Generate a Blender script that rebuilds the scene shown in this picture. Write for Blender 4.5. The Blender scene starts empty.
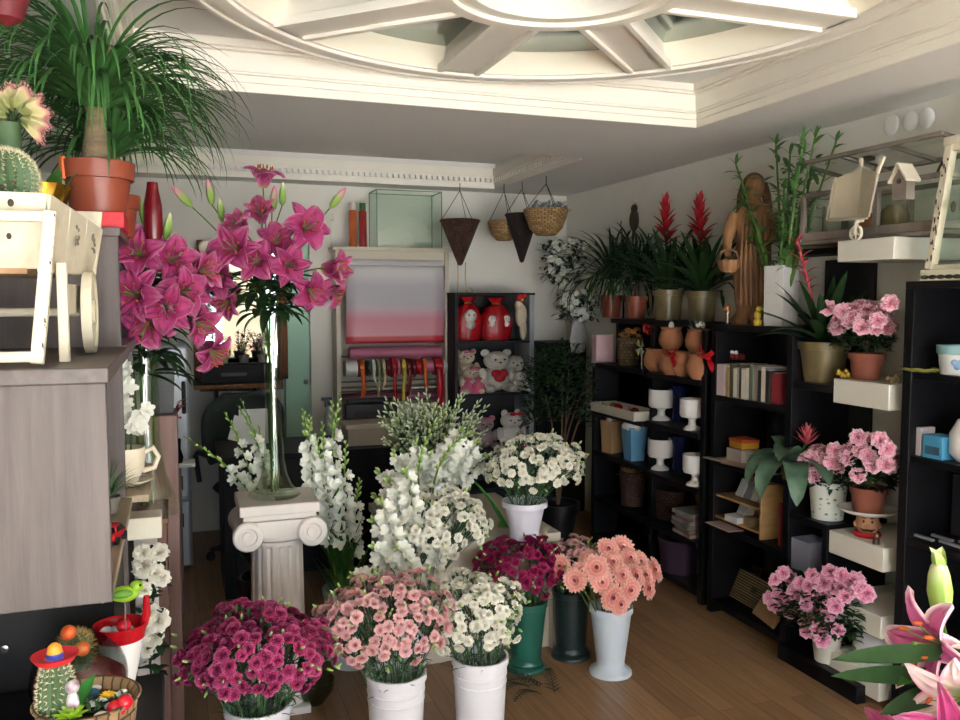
import bpy, math, random
from mathutils import Vector, Matrix
V = Vector
rnd = random.Random(11)
U = rnd.uniform
pi = math.pi
sc = bpy.context.scene
COL = sc.collection
# ---------------------------------------------------------------- camera frame (eye at 1.6 m, looking into the shop)
YAW, PITCH, FPX = math.radians(19.75), math.radians(4.1), 850.0
EYE = V((0, 0, 1.6))
FW = V((math.sin(YAW)*math.cos(PITCH), math.cos(YAW)*math.cos(PITCH), -math.sin(PITCH)))
RT = V((math.cos(YAW), -math.sin(YAW), 0))
UP = RT.cross(FW)
def at(px, py, X=None, Y=None, Z=None):
    d = RT*((px-480)/FPX) - UP*((py-360)/FPX) + FW
    if X is not None: t = X/d.x
    elif Y is not None: t = Y/d.y
    else: t = (Z-1.6)/d.z
    return EYE + d*t
def mpp(p):                       # metres one pixel covers at point p
    return (V(p)-EYE).dot(FW)/FPX
# ---------------------------------------------------------------- materials
def lin(h):
    if isinstance(h, str):
        c = [int(h[i:i+2], 16)/255 for i in (0, 2, 4)]
    else: c = h
    return tuple(x/12.92 if x <= .04045 else ((x+.055)/1.055)**2.4 for x in c) + (1,)
MC = {}
def newmat(name):
    m = bpy.data.materials.new(name); m.use_nodes = True
    return m, m.node_tree.nodes, m.node_tree.links, m.node_tree.nodes['Principled BSDF']
def coords(n, l, kind='Object', scale=(1, 1, 1)):
    tc = n.new('ShaderNodeTexCoord'); mp = n.new('ShaderNodeMapping')
    l.new(tc.outputs[kind], mp.inputs[0]); mp.inputs['Scale'].default_value = scale
    return mp.outputs[0]
def mat(name, c, rough=.5, var=.0, scale=8, c2=None, bump=0, bscale=None, metal=0, spec=None, stretch=(1, 1, 1), trans=0, ior=1.45, sheen=0, sss=0, lo=.3, hi=.7):
    if name in MC: return MC[name]
    m, n, l, b = newmat(name)
    b.inputs['Roughness'].default_value = rough; b.inputs['Metallic'].default_value = metal
    if spec is not None: b.inputs['Specular IOR Level'].default_value = spec
    if trans: b.inputs['Transmission Weight'].default_value = trans; b.inputs['IOR'].default_value = ior
    if sss:
        b.inputs['Subsurface Weight'].default_value = sss; b.inputs['Subsurface Radius'].default_value = (.01, .006, .004); b.inputs['Subsurface Scale'].default_value = .5
    c = lin(c)
    b.inputs['Base Color'].default_value = c
    if c2 or var:
        d = lin(c2) if c2 else tuple(max(0, x*(1-var)) for x in c[:3])+(1,)
        nz = n.new('ShaderNodeTexNoise'); nz.inputs['Scale'].default_value = scale; nz.inputs['Detail'].default_value = 4
        l.new(coords(n, l, 'Object', stretch), nz.inputs['Vector'])
        r = n.new('ShaderNodeValToRGB'); l.new(nz.outputs[0], r.inputs[0])
        r.color_ramp.elements[0].position = lo; r.color_ramp.elements[1].position = hi
        r.color_ramp.elements[0].color = d; r.color_ramp.elements[1].color = c
        l.new(r.outputs[0], b.inputs['Base Color'])
    if bump:
        nz = n.new('ShaderNodeTexNoise'); nz.inputs['Scale'].default_value = bscale or scale*3; nz.inputs['Detail'].default_value = 3
        l.new(coords(n, l, 'Object', stretch), nz.inputs['Vector'])
        bp = n.new('ShaderNodeBump'); bp.inputs['Strength'].default_value = bump; bp.inputs['Distance'].default_value = .01
        l.new(nz.outputs[0], bp.inputs['Height']); l.new(bp.outputs[0], b.inputs['Normal'])
    MC[name] = m; return m
def petalmat(name, stops, edge=None, ew=.75, rough=.55, tr=.25, spots=None):
    """petal colour along its length (UV v) with an optional rim colour (UV u)"""
    if name in MC: return MC[name]
    m, n, l, b = newmat(name)
    uv = n.new('ShaderNodeUVMap'); sp = n.new('ShaderNodeSeparateXYZ'); l.new(uv.outputs[0], sp.inputs[0])
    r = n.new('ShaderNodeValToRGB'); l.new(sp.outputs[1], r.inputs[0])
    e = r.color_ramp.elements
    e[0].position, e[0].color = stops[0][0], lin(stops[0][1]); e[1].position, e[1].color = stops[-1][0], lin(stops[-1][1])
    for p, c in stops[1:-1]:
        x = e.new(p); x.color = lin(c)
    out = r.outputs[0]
    if edge:
        a = n.new('ShaderNodeMath'); a.operation = 'MULTIPLY_ADD'; l.new(sp.outputs[0], a.inputs[0]); a.inputs[1].default_value = 2; a.inputs[2].default_value = -1
        ab = n.new('ShaderNodeMath'); ab.operation = 'ABSOLUTE'; l.new(a.outputs[0], ab.inputs[0])
        mr = n.new('ShaderNodeMapRange'); l.new(ab.outputs[0], mr.inputs[0]); mr.inputs[1].default_value = ew; mr.inputs[2].default_value = 1.0
        mx = n.new('ShaderNodeMix'); mx.data_type = 'RGBA'; l.new(mr.outputs[0], mx.inputs[0]); l.new(out, mx.inputs[6]); mx.inputs[7].default_value = lin(edge)
        out = mx.outputs[2]
    if spots:
        vo = n.new('ShaderNodeTexVoronoi'); vo.inputs['Scale'].default_value = 14; l.new(uv.outputs[0], vo.inputs[0])
        lt = n.new('ShaderNodeMath'); lt.operation = 'LESS_THAN'; l.new(vo.outputs[0], lt.inputs[0]); lt.inputs[1].default_value = .22
        ml = n.new('ShaderNodeMapRange'); l.new(sp.outputs[1], ml.inputs[0]); ml.inputs[1].default_value = .55; ml.inputs[2].default_value = .35
        mu = n.new('ShaderNodeMath'); mu.operation = 'MULTIPLY'; l.new(lt.outputs[0], mu.inputs[0]); l.new(ml.outputs[0], mu.inputs[1])
        mx = n.new('ShaderNodeMix'); mx.data_type = 'RGBA'; l.new(mu.outputs[0], mx.inputs[0]); l.new(out, mx.inputs[6]); mx.inputs[7].default_value = lin(spots)
        out = mx.outputs[2]
    l.new(out, b.inputs['Base Color']); b.inputs['Roughness'].default_value = rough; b.inputs['Specular IOR Level'].default_value = .25
    if tr:
        t = n.new('ShaderNodeBsdfTranslucent'); l.new(out, t.inputs[0])
        mx = n.new('ShaderNodeMixShader'); mx.inputs[0].default_value = tr
        o = n['Material Output']; l.new(b.outputs[0], mx.inputs[1]); l.new(t.outputs[0], mx.inputs[2]); l.new(mx.outputs[0], o.inputs[0])
    MC[name] = m; return m
def glassmat(name, tint, clear=.85, rough=.02):
    """thin clear glass: mostly transparent with a glossy coat"""
    if name in MC: return MC[name]
    m, n, l, b = newmat(name)
    n.remove(b)
    t = n.new('ShaderNodeBsdfTransparent'); t.inputs[0].default_value = lin(tint)
    g = n.new('ShaderNodeBsdfGlossy'); g.inputs['Roughness'].default_value = rough
    lw = n.new('ShaderNodeLayerWeight'); lw.inputs[0].default_value = .5
    po = n.new('ShaderNodeMath'); po.operation = 'POWER'; l.new(lw.outputs['Facing'], po.inputs[0]); po.inputs[1].default_value = 4
    ad = n.new('ShaderNodeMath'); ad.operation = 'MULTIPLY_ADD'; ad.use_clamp = True; l.new(po.outputs[0], ad.inputs[0]); ad.inputs[1].default_value = .5; ad.inputs[2].default_value = max(0, .9-clear)
    mx = n.new('ShaderNodeMixShader'); l.new(ad.outputs[0], mx.inputs[0]); l.new(t.outputs[0], mx.inputs[1]); l.new(g.outputs[0], mx.inputs[2])
    l.new(mx.outputs[0], n['Material Output'].inputs[0])
    MC[name] = m; return m
def wickermat(name, c1, c2, sx=14, sz=40):
    if name in MC: return MC[name]
    m, n, l, b = newmat(name)
    br = n.new('ShaderNodeTexBrick'); l.new(coords(n, l, 'UV', (sx, sz, 1)), br.inputs['Vector'])
    br.inputs['Scale'].default_value = 1; br.inputs['Brick Width'].default_value = 1.0; br.inputs['Row Height'].default_value = 1.0
    br.inputs['Mortar Size'].default_value = .12; br.inputs['Mortar Smooth'].default_value = 1
    br.inputs['Color1'].default_value = lin(c1); br.inputs['Color2'].default_value = lin(c2)
    br.inputs['Mortar'].default_value = tuple(x*.25 for x in lin(c2)[:3])+(1,)
    l.new(br.outputs[0], b.inputs['Base Color']); b.inputs['Roughness'].default_value = .7
    bp = n.new('ShaderNodeBump'); bp.inputs['Strength'].default_value = .8; bp.inputs['Distance'].default_value = .01; bp.invert = True
    l.new(br.outputs['Fac'], bp.inputs['Height']); l.new(bp.outputs[0], b.inputs['Normal'])
    MC[name] = m; return m
# ---------------------------------------------------------------- mesh builder
class MB:
    def __init__(s): s.v = []; s.f = []; s.uv = []
    def add(s, vs, fs, uv=None, M=None):
        k = len(s.v)
        s.v += [tuple(M @ V(p)) for p in vs] if M is not None else [tuple(p) for p in vs]
        s.uv += uv if uv else [(0, 0)]*len(vs)
        s.f += [tuple(i+k for i in f) for f in fs]
        return s
    def box(s, c, d, rz=0, M=None, taper=None):
        x, y, z = (a/2 for a in d); t = taper or 1
        p = [(-x*t, -y*t, -z), (x*t, -y*t, -z), (x*t, y*t, -z), (-x*t, y*t, -z), (-x, -y, z), (x, -y, z), (x, y, z), (-x, y, z)]
        m = Matrix.Translation(c) @ Matrix.Rotation(rz, 4, 'Z')
        if M is not None: m = M @ m
        return s.add(p, [(3, 2, 1, 0), (4, 5, 6, 7), (0, 1, 5, 4), (1, 2, 6, 5), (2, 3, 7, 6), (3, 0, 4, 7)], [(0, 0), (1, 0), (1, 0), (0, 0), (0, 1), (1, 1), (1, 1), (0, 1)], m)
    def span(s, a, b):
        return s.box([(p+q)/2 for p, q in zip(a, b)], [abs(q-p) for p, q in zip(a, b)])
    def lathe(s, prof, n=24, c=(0, 0, 0), M=None, wob=None, arc=2*pi):
        vs, fs, uv = [], [], []
        full = abs(arc-2*pi) < 1e-6; nn = n if full else n+1
        zs = [p[1] for p in prof]; z0, z1 = min(zs), max(zs)+1e-9
        for r, z in prof:
            for i in range(nn):
                a = arc*i/n; rr = r*(wob(a, z) if wob else 1)
                vs.append((c[0]+rr*math.cos(a), c[1]+rr*math.sin(a), c[2]+z)); uv.append((i/n, (z-z0)/(z1-z0)))
        for j in range(len(prof)-1):
            for i in range(n):
                k = (i+1) % nn
                fs.append((j*nn+i, j*nn+k, (j+1)*nn+k, (j+1)*nn+i))
        if full and (abs(prof[0][0]-prof[-1][0])+abs(prof[0][1]-prof[-1][1]) > 1e-6):
            if prof[0][0] > 1e-5: fs.append(tuple(reversed(range(nn))))
            if prof[-1][0] > 1e-5: fs.append(tuple(range((len(prof)-1)*nn, len(prof)*nn)))
        return s.add(vs, fs, uv, M)
    def tube(s, pts, r, n=6, M=None, closed=False):
        pts = [V(p) for p in pts]; rs = r if isinstance(r, (list, tuple)) else [r]*len(pts)
        vs, fs, uv = [], [], []
        side = None; N = len(pts)
        for i, p in enumerate(pts):
            a = pts[(i-1) % N] if (closed or i > 0) else p; b = pts[(i+1) % N] if (closed or i < N-1) else p
            d = (b-a).normalized() if (b-a).length > 1e-9 else V((0, 0, 1))
            if side is None: side = d.orthogonal().normalized()
            else:
                side = side - d*side.dot(d)
                side = side.normalized() if side.length > 1e-6 else d.orthogonal().normalized()
            o = d.cross(side)
            for k in range(n):
                t = 2*pi*k/n; vs.append(p+(side*math.cos(t)+o*math.sin(t))*rs[i]); uv.append((k/n, i/max(1, N-1)))
        for i in range(N if closed else N-1):
            j = (i+1) % N
            for k in range(n):
                k2 = (k+1) % n; fs.append((i*n+k, i*n+k2, j*n+k2, j*n+k))
        if not closed: fs += [tuple(reversed(range(n))), tuple(range((N-1)*n, N*n))]
        return s.add(vs, fs, uv, M)
    def ball(s, c, r, n=12, m=8, M=None, wob=None):
        r = r if isinstance(r, (list, tuple)) else (r, r, r)
        vs, fs, uv = [(0, 0, -1)], [], [(0, 0)]
        for j in range(1, m):
            t = -pi/2+pi*j/m
            for i in range(n):
                a = 2*pi*i/n; vs.append((math.cos(t)*math.cos(a), math.cos(t)*math.sin(a), math.sin(t))); uv.append((i/n, j/m))
        vs.append((0, 0, 1)); uv.append((0, 1))
        if wob: vs = [tuple(V(p)*wob(V(p))) for p in vs]
        for i in range(n): fs.append((0, 1+(i+1) % n, 1+i))
        for j in range(m-2):
            for i in range(n):
                a, b = 1+j*n+i, 1+j*n+(i+1) % n; fs.append((a, b, b+n, a+n))
        k = len(vs)-1
        for i in range(n): fs.append((k, k-n+i, k-n+(i+1) % n))
        mm = Matrix.Translation(c) @ Matrix.Diagonal((*r, 1))
        if M is not None: mm = M @ mm
        return s.add(vs, fs, uv, mm)
    def leaf(s, b, az, el, L, w, droop=.8, n=6, nc=2, fold=.2, prof=None, ruf=0, rk=3, M=None, bend=0, pw=1.2, saw=0):
        """strap leaf or petal starting at b; el = start elevation, droop = how far it bends down by its tip"""
        prof = prof or (lambda t: math.sin(pi*min(1, .08+.92*t))**.7 if t < 1 else .02)
        p = V(b); vs, fs, uv = [], [], []; ph = U(0, 6)
        for i in range(n+1):
            t = i/n; e = el-droop*t**pw; a = az+bend*t
            d = V((math.cos(a)*math.cos(e), math.sin(a)*math.cos(e), math.sin(e)))
            sd = V((-math.sin(a), math.cos(a), 0)); nm = d.cross(sd)*-1
            nm = V((-math.cos(a)*math.sin(e), -math.sin(a)*math.sin(e), math.cos(e)))
            ww = w*prof(t)/2
            for j in range(nc+1):
                q = 2*j/nc-1
                o = p+sd*(ww*q)+nm*(fold*ww*abs(q)**1.4+ruf*t*math.sin(rk*q*2+ph+t*3))
                if saw and i == n: o = o+d*saw*(1 if j % 2 else -1)
                vs.append(o); uv.append((j/nc, t))
            p = p+d*(L/n)
        c = nc+1
        for i in range(n):
            for j in range(nc): fs.append((i*c+j, i*c+j+1, (i+1)*c+j+1, (i+1)*c+j))
        return s.add(vs, fs, uv, M)
    def mesh(s, name, m, smooth=40):
        me = bpy.data.meshes.new(name); me.from_pydata(s.v, [], s.f)
        ul = me.uv_layers.new(name='UVMap')
        vi = [0]*len(me.loops); me.loops.foreach_get('vertex_index', vi)
        fl = [c for i in vi for c in s.uv[i]]; ul.data.foreach_set('uv', fl)
        me.materials.append(m)
        if smooth:
            me.polygons.foreach_set('use_smooth', [True]*len(me.polygons))
            me.set_sharp_from_angle(angle=math.radians(smooth))
        me.update(); return me
    def build(s, name, m, parent=None, bev=0, smooth=40, loc=None, rz=0):
        me = s.mesh(name, m, smooth)
        return inst(name, me, parent, loc or (0, 0, 0), rz, bev=bev)
def inst(name, me, parent=None, loc=(0, 0, 0), rz=0, rot=None, scale=None, bev=0):
    o = bpy.data.objects.new(name, me); COL.objects.link(o)
    if parent: o.parent = parent
    o.location = loc
    if rot is not None:
        o.rotation_mode = 'QUATERNION'; o.rotation_quaternion = rot
    else: o.rotation_euler = (0, 0, rz)
    if scale: o.scale = (scale,)*3 if not isinstance(scale, (tuple, list)) else scale
    if bev:
        b = o.modifiers.new('bevel', 'BEVEL'); b.width = bev; b.segments = 2; b.limit_method = 'ANGLE'
    return o
def tag(o, label, cat, group=None):
    o['label'] = label; o['category'] = cat
    if group: o['group'] = group
    return o
def thing(name, label, cat, loc=(0, 0, 0), rz=0, group=None, rot=None):
    o = bpy.data.objects.new(name, None); COL.objects.link(o); o.empty_display_size = .05
    o.location = loc
    if rot: o.rotation_euler = rot
    else: o.rotation_euler = (0, 0, rz)
    return tag(o, label, cat, group)
def struct(name, mb, m, bev=0, smooth=40, parent=None):
    o = mb.build(name, m, parent, bev, smooth)
    if parent is None: o['kind'] = 'structure'
    return o
def keep(o, xmax=None, zmax=None):
    """leaves rest against the wall or ceiling instead of passing through it"""
    par = o.parent.location if o.parent else V((0, 0, 0))
    for v in o.data.vertices:
        if xmax is not None and v.co.x+par.x > xmax: v.co.x = xmax-par.x-.012*random.Random(v.index).random()
        if zmax is not None and v.co.z+par.z > zmax: v.co.z = zmax-par.z-.012*random.Random(v.index).random()
    return o
def kids(o): return [c for c in o.children]
def copy_tree(o, parent=None):
    c = o.copy(); COL.objects.link(c); c.parent = parent
    for k in list(o.children): copy_tree(k, c)
    return c
def face(d, spin=0):
    q = V((0, 0, 1)).rotation_difference(V(d).normalized())
    return q @ Matrix.Rotation(spin, 3, 'Z').to_quaternion()
def bez(a, b, c, n=8, d=None):
    a, b, c = V(a), V(b), V(c); o = []
    for i in range(n+1):
        t = i/n
        if d is None: o.append(a*(1-t)**2+b*2*t*(1-t)+c*t*t)
        else: o.append(a*(1-t)**3+b*3*t*(1-t)**2+c*3*t*t*(1-t)+V(d)*t**3)
    return o
# ---------------------------------------------------------------- shared materials
G_DK = mat('leaf_dark', '2b4a26', .5, .35, 30, spec=.3)
G_MD = mat('leaf_mid', '3d6a2c', .5, .35, 30, spec=.3)
G_LT = mat('leaf_light', '7ba045', .5, .3, 30, spec=.3)
G_GR = mat('leaf_greygreen', '51704a', .55, .3, 30, spec=.3)
G_ST = mat('stem_green', '55752f', .5, .3, 20, spec=.3)
BLACK = mat('black_wood_veneer', '0d0c10', .5, .35, 4, stretch=(1, 1, 12), spec=.3)
WHITE_PL = mat('white_plastic', 'e4e4ea', .35)
WHITE_LAQ = mat('white_lacquer', 'e2dfd2', .4, .04, 5)
TERRA = mat('terracotta', '935441', .75, .25, 9, bump=.1)
SOIL = mat('potting_soil', '2a1d14', .95, .5, 60, bump=.6)
CREAM = mat('cream_paint', 'e9e3cf', .5, .06, 5)
PLASTER = mat('white_plaster', 'e3dcd5', .7, .08, 10, bump=.1)
MIDMETAL = mat('steel', '9a9a98', .3, metal=1)
GOLDPOT = mat('ochre_ceramic', '857650', .35, c2='5c5438', scale=14, stretch=(1, 1, .3))
# ================================================================ the room
H = 2.4
XL, XR, YB, YF = -.78, 2.9, 6.08, -2.6
def planks():
    m, n, l, b = newmat('laminate_planks')
    br = n.new('ShaderNodeTexBrick'); l.new(coords(n, l, 'Object', (1, 1, 1)), br.inputs['Vector'])
    mp = br.inputs['Vector'].links[0].from_node; mp.inputs['Rotation'].default_value = (0, 0, pi/2)
    br.inputs['Scale'].default_value = 1; br.inputs['Brick Width'].default_value = .9; br.inputs['Row Height'].default_value = .085
    br.inputs['Mortar Size'].default_value = .0012; br.inputs['Color1'].default_value = lin('ab8762'); br.inputs['Color2'].default_value = lin('937150'); br.inputs['Mortar'].default_value = lin('63452f')
    nz = n.new('ShaderNodeTexNoise'); l.new(coords(n, l, 'Object', (30, 2, 1)), nz.inputs['Vector']); nz.inputs['Scale'].default_value = 1.5; nz.inputs['Detail'].default_value = 6
    mx = n.new('ShaderNodeMix'); mx.data_type = 'RGBA'; mx.blend_type = 'MULTIPLY'; mx.inputs[0].default_value = .55
    r = n.new('ShaderNodeValToRGB'); l.new(nz.outputs[0], r.inputs[0]); r.color_ramp.elements[0].position = .3; r.color_ramp.elements[0].color = (.45, .42, .38, 1); r.color_ramp.elements[1].position = .7
    l.new(br.outputs[0], mx.inputs[6]); l.new(r.outputs[0], mx.inputs[7]); l.new(mx.outputs[2], b.inputs['Base Color'])
    b.inputs['Roughness'].default_value = .38
    return m
WALL = mat('wall_paint', 'e2dfd5', .85, .04, 3, bump=.05, bscale=40)
CEIL = mat('ceiling_paint', 'e6e4df', .9, .03, 2)
TRIM = mat('trim_paint', 'f1ecdf', .55, .03, 6)
struct('floor', MB().span((XL, YF-.05, -.08), (XR, YB, 0)), planks())
struct('wall_right', MB().span((XR, YF, 0), (XR+.1, YB+.1, H+.3)), WALL)
struct('wall_left', MB().span((XL-.1, YF, 0), (XL, YB+.1, H+.3)), WALL)
struct('wall_back', MB().span((XL, YB, 0), (XR, YB+.1, H+.3)), WALL)
# ceiling: a lowered slab with two rectangular recesses
A = (-.18, 1.06, 2.30, 3.43); Bk = (-.5, 4.42, 2.2, 5.8)
def slab(z0, z1):
    m = MB()
    m.span((XL, YF, z0), (XR, A[1], z1)); m.span((XL, A[1], z0), (A[0], A[3], z1)); m.span((A[2], A[1], z0), (XR, A[3], z1))
    m.span((XL, A[3], z0), (XR, Bk[1], z1)); m.span((XL, Bk[1], z0), (Bk[0], Bk[3], z1)); m.span((Bk[2], Bk[1], z0), (XR, Bk[3], z1)); m.span((XL, Bk[3], z0), (XR, YB, z1))
    m.span((XL, YF, z1), (XR, YB, z1+.1))
    return m
struct('ceiling', slab(H, 2.57), CEIL)
def cornice(rect, steps, inward=True):
    """stepped moulding round a recess: steps = (projection, z0, z1)"""
    m = MB(); x0, y0, x1, y1 = rect
    for p, z0, z1 in steps:
        m.span((x0, y0, z0), (x1, y0+p, z1)); m.span((x0, y1-p, z0), (x1, y1, z1))
        m.span((x0, y0+p, z0), (x0+p, y1-p, z1)); m.span((x1-p, y0+p, z0), (x1, y1-p, z1))
    return m
struct('trim_1', cornice(A, [(.012, H-.012, H+.022), (.022, H+.022, H+.034), (.015, H+.034, H+.05), (.03, H+.05, H+.058), (.035, H+.058, H+.13), (.055, H+.13, H+.14), (.07, H+.14, H+.17)]), TRIM, bev=.002)
dm = cornice(Bk, [(.02, H+.02, H+.032), (.018, H+.06, H+.075), (.03, H+.075, H+.13)])
dm.span((Bk[0], Bk[3]-.012, H-.01), (Bk[2], Bk[3], H+.02)); dm.span((Bk[2]-.012, Bk[1], H-.01), (Bk[2], Bk[3]-.012, H+.02))
x = Bk[0]+.02
while x < Bk[2]-.03:
    dm.span((x, Bk[3]-.032, H+.034), (x+.022, Bk[3], H+.06)); x += .04
y = Bk[1]+.02
while y < Bk[3]-.03:
    dm.span((Bk[2]-.032, y, H+.034), (Bk[2], y+.022, H+.06)); dm.span((Bk[0], y, H+.034), (Bk[0]+.032, y+.022, H+.06)); y += .04
struct('trim_2', dm, TRIM)
# round skylight-like rosette in the big recess: rings, spokes, recessed grey mirror panels
cx, cy = 1.06, 2.245
ZR0, ZR1 = 2.485, 2.57
def ring(m, r0, r1, z0, z1, n=96):
    m.lathe([(r0, z1), (r0, z0), (r1, z0), (r1, z1), (r0, z1)], n, (cx, cy, 0))
rs = MB()
ring(rs, .97, 1.10, ZR0, ZR1); ring(rs, .985, 1.035, ZR0-.012, ZR0); ring(rs, 1.07, 1.085, ZR0-.008, ZR0)
ring(rs, .29, .385, ZR0, ZR1); ring(rs, .33, .375, ZR0-.014, ZR0); ring(rs, .27, .30, ZR0-.006, ZR0+.02)
a1 = at(457, 70, Z=ZR0); a2 = at(652, 68, Z=ZR0)
t1 = math.atan2(a1.y-cy, a1.x-cx); t2 = math.atan2(a2.y-cy, a2.x-cx)
step = abs(t1-t2); NSP = max(6, round(2*pi/step)); step = 2*pi/NSP
t0 = (t1+t2)/2 + step/2
for i in range(NSP):
    a = t0+i*step; mm = Matrix.Translation((cx, cy, 0)) @ Matrix.Rotation(a, 4, 'Z')
    rs.box((.68, 0, (ZR0+ZR1)/2), (.62, .13, ZR1-ZR0), M=mm)
    rs.box((.66, .075, ZR0+.002), (.60, .022, .03), M=mm); rs.box((.66, -.075, ZR0+.002), (.60, .022, .03), M=mm)
struct('trim_3', rs, TRIM, bev=.002)
fr = MB()
for i in range(NSP):                       # pale reveal strip inside each outer panel edge
    pass
fr.lathe([(.915, 2.563), (.97, ZR0+.004), (.972, 2.569), (.915, 2.569), (.915, 2.563)], 96, (cx, cy, 0))
fr.lathe([(.385, ZR0+.01), (.41, 2.563), (.41, 2.569), (.384, 2.569), (.385, ZR0+.01)], 96, (cx, cy, 0))
struct('trim_4', fr, mat('reveal_paint', 'f6f1dc', .5))
gp = MB(); gp.lathe([(.40, 2.566), (.40, 2.560), (.93, 2.560), (.93, 2.566), (.40, 2.566)], 96, (cx, cy, 0)); gp.lathe([(.0, 2.55), (.29, 2.55), (.29, 2.566), (0, 2.566)], 48, (cx, cy, 0))
o = struct('window_1', gp, mat('grey_mirror_glass', '8d9a94', .12, metal=.75))
# street front behind the viewpoint: posts, lintel, pavement
fw = MB(); fw.span((XL-.1, YF-.12, 0), (XL+.12, YF, H+.3)); fw.span((XR-.12, YF-.12, 0), (XR+.1, YF, H+.3)); fw.span((XL, YF-.12, H-.05), (XR, YF, H+.3)); fw.span((.72, YF-.1, 0), (1.45, YF, H-.05))  # last span is an unseen pier added to dim the mirror's reflection
struct('wall_front', fw, WALL)
pv = MB(); pv.span((-14, -26, -.2), (16, YF-.05, -.09)); struct('floor_outside', pv, mat('pavement', 'b8b6b2', .9, .2, 2))
# back-left: mint door panel, pilaster, mirror
p = at(285, 400, Y=6.06); q = at(308, 400, Y=6.06)
dd = struct('door_1', MB().span((p.x, 6.02, 0), (q.x+.02, YB, 2.1)), mat('mint_paint', '9ec9ad', .5, .06, 4), bev=.003)
struct('door_knob', MB().ball((q.x-.02, 6.0, 1.02), .018), MIDMETAL, parent=dd)
p = at(308, 400, Y=6.0); q = at(333, 400, Y=6.0)
struct('trim_5', MB().span((p.x+.02, 5.98, 0), (q.x, YB, 2.15)).span((p.x+.0, 5.97, 2.15), (q.x+.02, YB, 2.2)), mat('pilaster_paint', 'd8d2c6', .6, .03, 4), bev=.003)
# ================================================================ flower and plant makers
def ruffled(r, layers, seed, saw=.0, tall=.8, ruf=.12):
    """double ruffled bloom (carnation, azalea); faces +Z, base at origin"""
    rnd.seed(seed); m = MB()
    for el, L, n in layers:
        o = U(0, 6)
        for i in range(n):
            m.leaf((0, 0, U(0, .06)*r), o+2*pi*i/n+U(-.15, .15), el+U(-.12, .12), r*L, r*L*1.15, .25+.5*(1-el/1.5), n=3, nc=4, fold=.25,
                   prof=lambda t: .12+.88*t**.8, ruf=r*ruf, rk=2.6, saw=r*saw)
    return m
CARN = [(.25, 1.0, 6), (.55, .95, 6), (.85, .88, 5), (1.15, .8, 5), (1.42, .72, 4)]
AZA = [(.15, 1.0, 6), (.5, .85, 6), (.95, .62, 5), (1.35, .45, 3)]
def bloomset(name, m, layers, r, saw, k=3, seed=1, ruf=.12):
    return [ruffled(r, layers, seed+i*7, saw, ruf=ruf).mesh(name, m, 60) for i in range(k)]
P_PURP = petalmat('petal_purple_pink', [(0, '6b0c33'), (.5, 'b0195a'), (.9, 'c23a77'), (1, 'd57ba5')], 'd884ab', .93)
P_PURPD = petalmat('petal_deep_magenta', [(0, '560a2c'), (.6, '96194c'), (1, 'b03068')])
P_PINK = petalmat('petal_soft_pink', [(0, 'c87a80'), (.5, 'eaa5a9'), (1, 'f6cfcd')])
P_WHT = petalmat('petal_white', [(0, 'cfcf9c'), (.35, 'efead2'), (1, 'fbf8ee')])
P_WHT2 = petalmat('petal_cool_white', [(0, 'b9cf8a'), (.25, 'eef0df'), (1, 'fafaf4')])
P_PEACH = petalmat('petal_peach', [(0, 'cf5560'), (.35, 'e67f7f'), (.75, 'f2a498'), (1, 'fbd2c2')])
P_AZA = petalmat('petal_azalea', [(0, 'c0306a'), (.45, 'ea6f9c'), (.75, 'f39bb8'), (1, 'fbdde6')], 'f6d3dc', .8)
P_AZB = petalmat('petal_azalea_rose', [(0, 'b82a66'), (.45, 'e0669a'), (.8, 'ee93b8'), (1, 'f8cfdf')], 'f0bfd2', .8)
P_LILY = petalmat('petal_lily', [(0, 'bdb668'), (.14, 'c4688f'), (.45, 'aa2f6b'), (.8, 'b84c80'), (1, 'cf8aa9')], 'd594b2', .9, spots='7d0f42')
P_LILYP = petalmat('petal_pale_lily', [(0, 'c5cf7c'), (.2, 'd4a3b0'), (.5, 'bc4f86'), (.85, 'c8709c'), (1, 'edd3d8')], 'f4dfe4', .72, spots='a8305f')
P_LILYW = petalmat('petal_blush_lily', [(0, 'b9c65c'), (.3, 'dfe0b8'), (.6, 'f2d5d3'), (1, 'fbeeee')], 'e58fb0', .8)
P_BUD = petalmat('lily_bud', [(0, '7fa045'), (.45, '9db863'), (.8, 'd99aa5'), (1, 'd9708f')], tr=.1)
P_GBUD = petalmat('green_bud', [(0, '6f9a3c'), (.6, '9dbd62'), (1, 'dfe6bb')], tr=.1)
P_RED = petalmat('bract_red', [(0, '6e0f18'), (.5, 'a51c28'), (1, 'c43a3e')], tr=.1)
P_CORAL = petalmat('bract_coral', [(0, '8e3040'), (.5, 'c5505c'), (1, 'e07a7e')], tr=.1)
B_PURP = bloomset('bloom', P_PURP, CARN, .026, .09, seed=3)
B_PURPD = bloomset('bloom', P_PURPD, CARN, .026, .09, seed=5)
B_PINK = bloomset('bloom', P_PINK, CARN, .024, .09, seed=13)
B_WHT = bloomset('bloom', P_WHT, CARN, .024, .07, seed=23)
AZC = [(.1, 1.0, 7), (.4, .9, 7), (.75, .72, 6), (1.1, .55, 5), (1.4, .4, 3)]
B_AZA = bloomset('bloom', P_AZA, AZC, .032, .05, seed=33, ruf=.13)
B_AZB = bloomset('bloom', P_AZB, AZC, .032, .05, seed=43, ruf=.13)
B_ROSE = bloomset('bloom', P_WHT2, [(.05, 1, 6), (.5, .9, 6), (.9, .75, 5), (1.3, .6, 4)], .038, 0, seed=53, ruf=.05)
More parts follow.
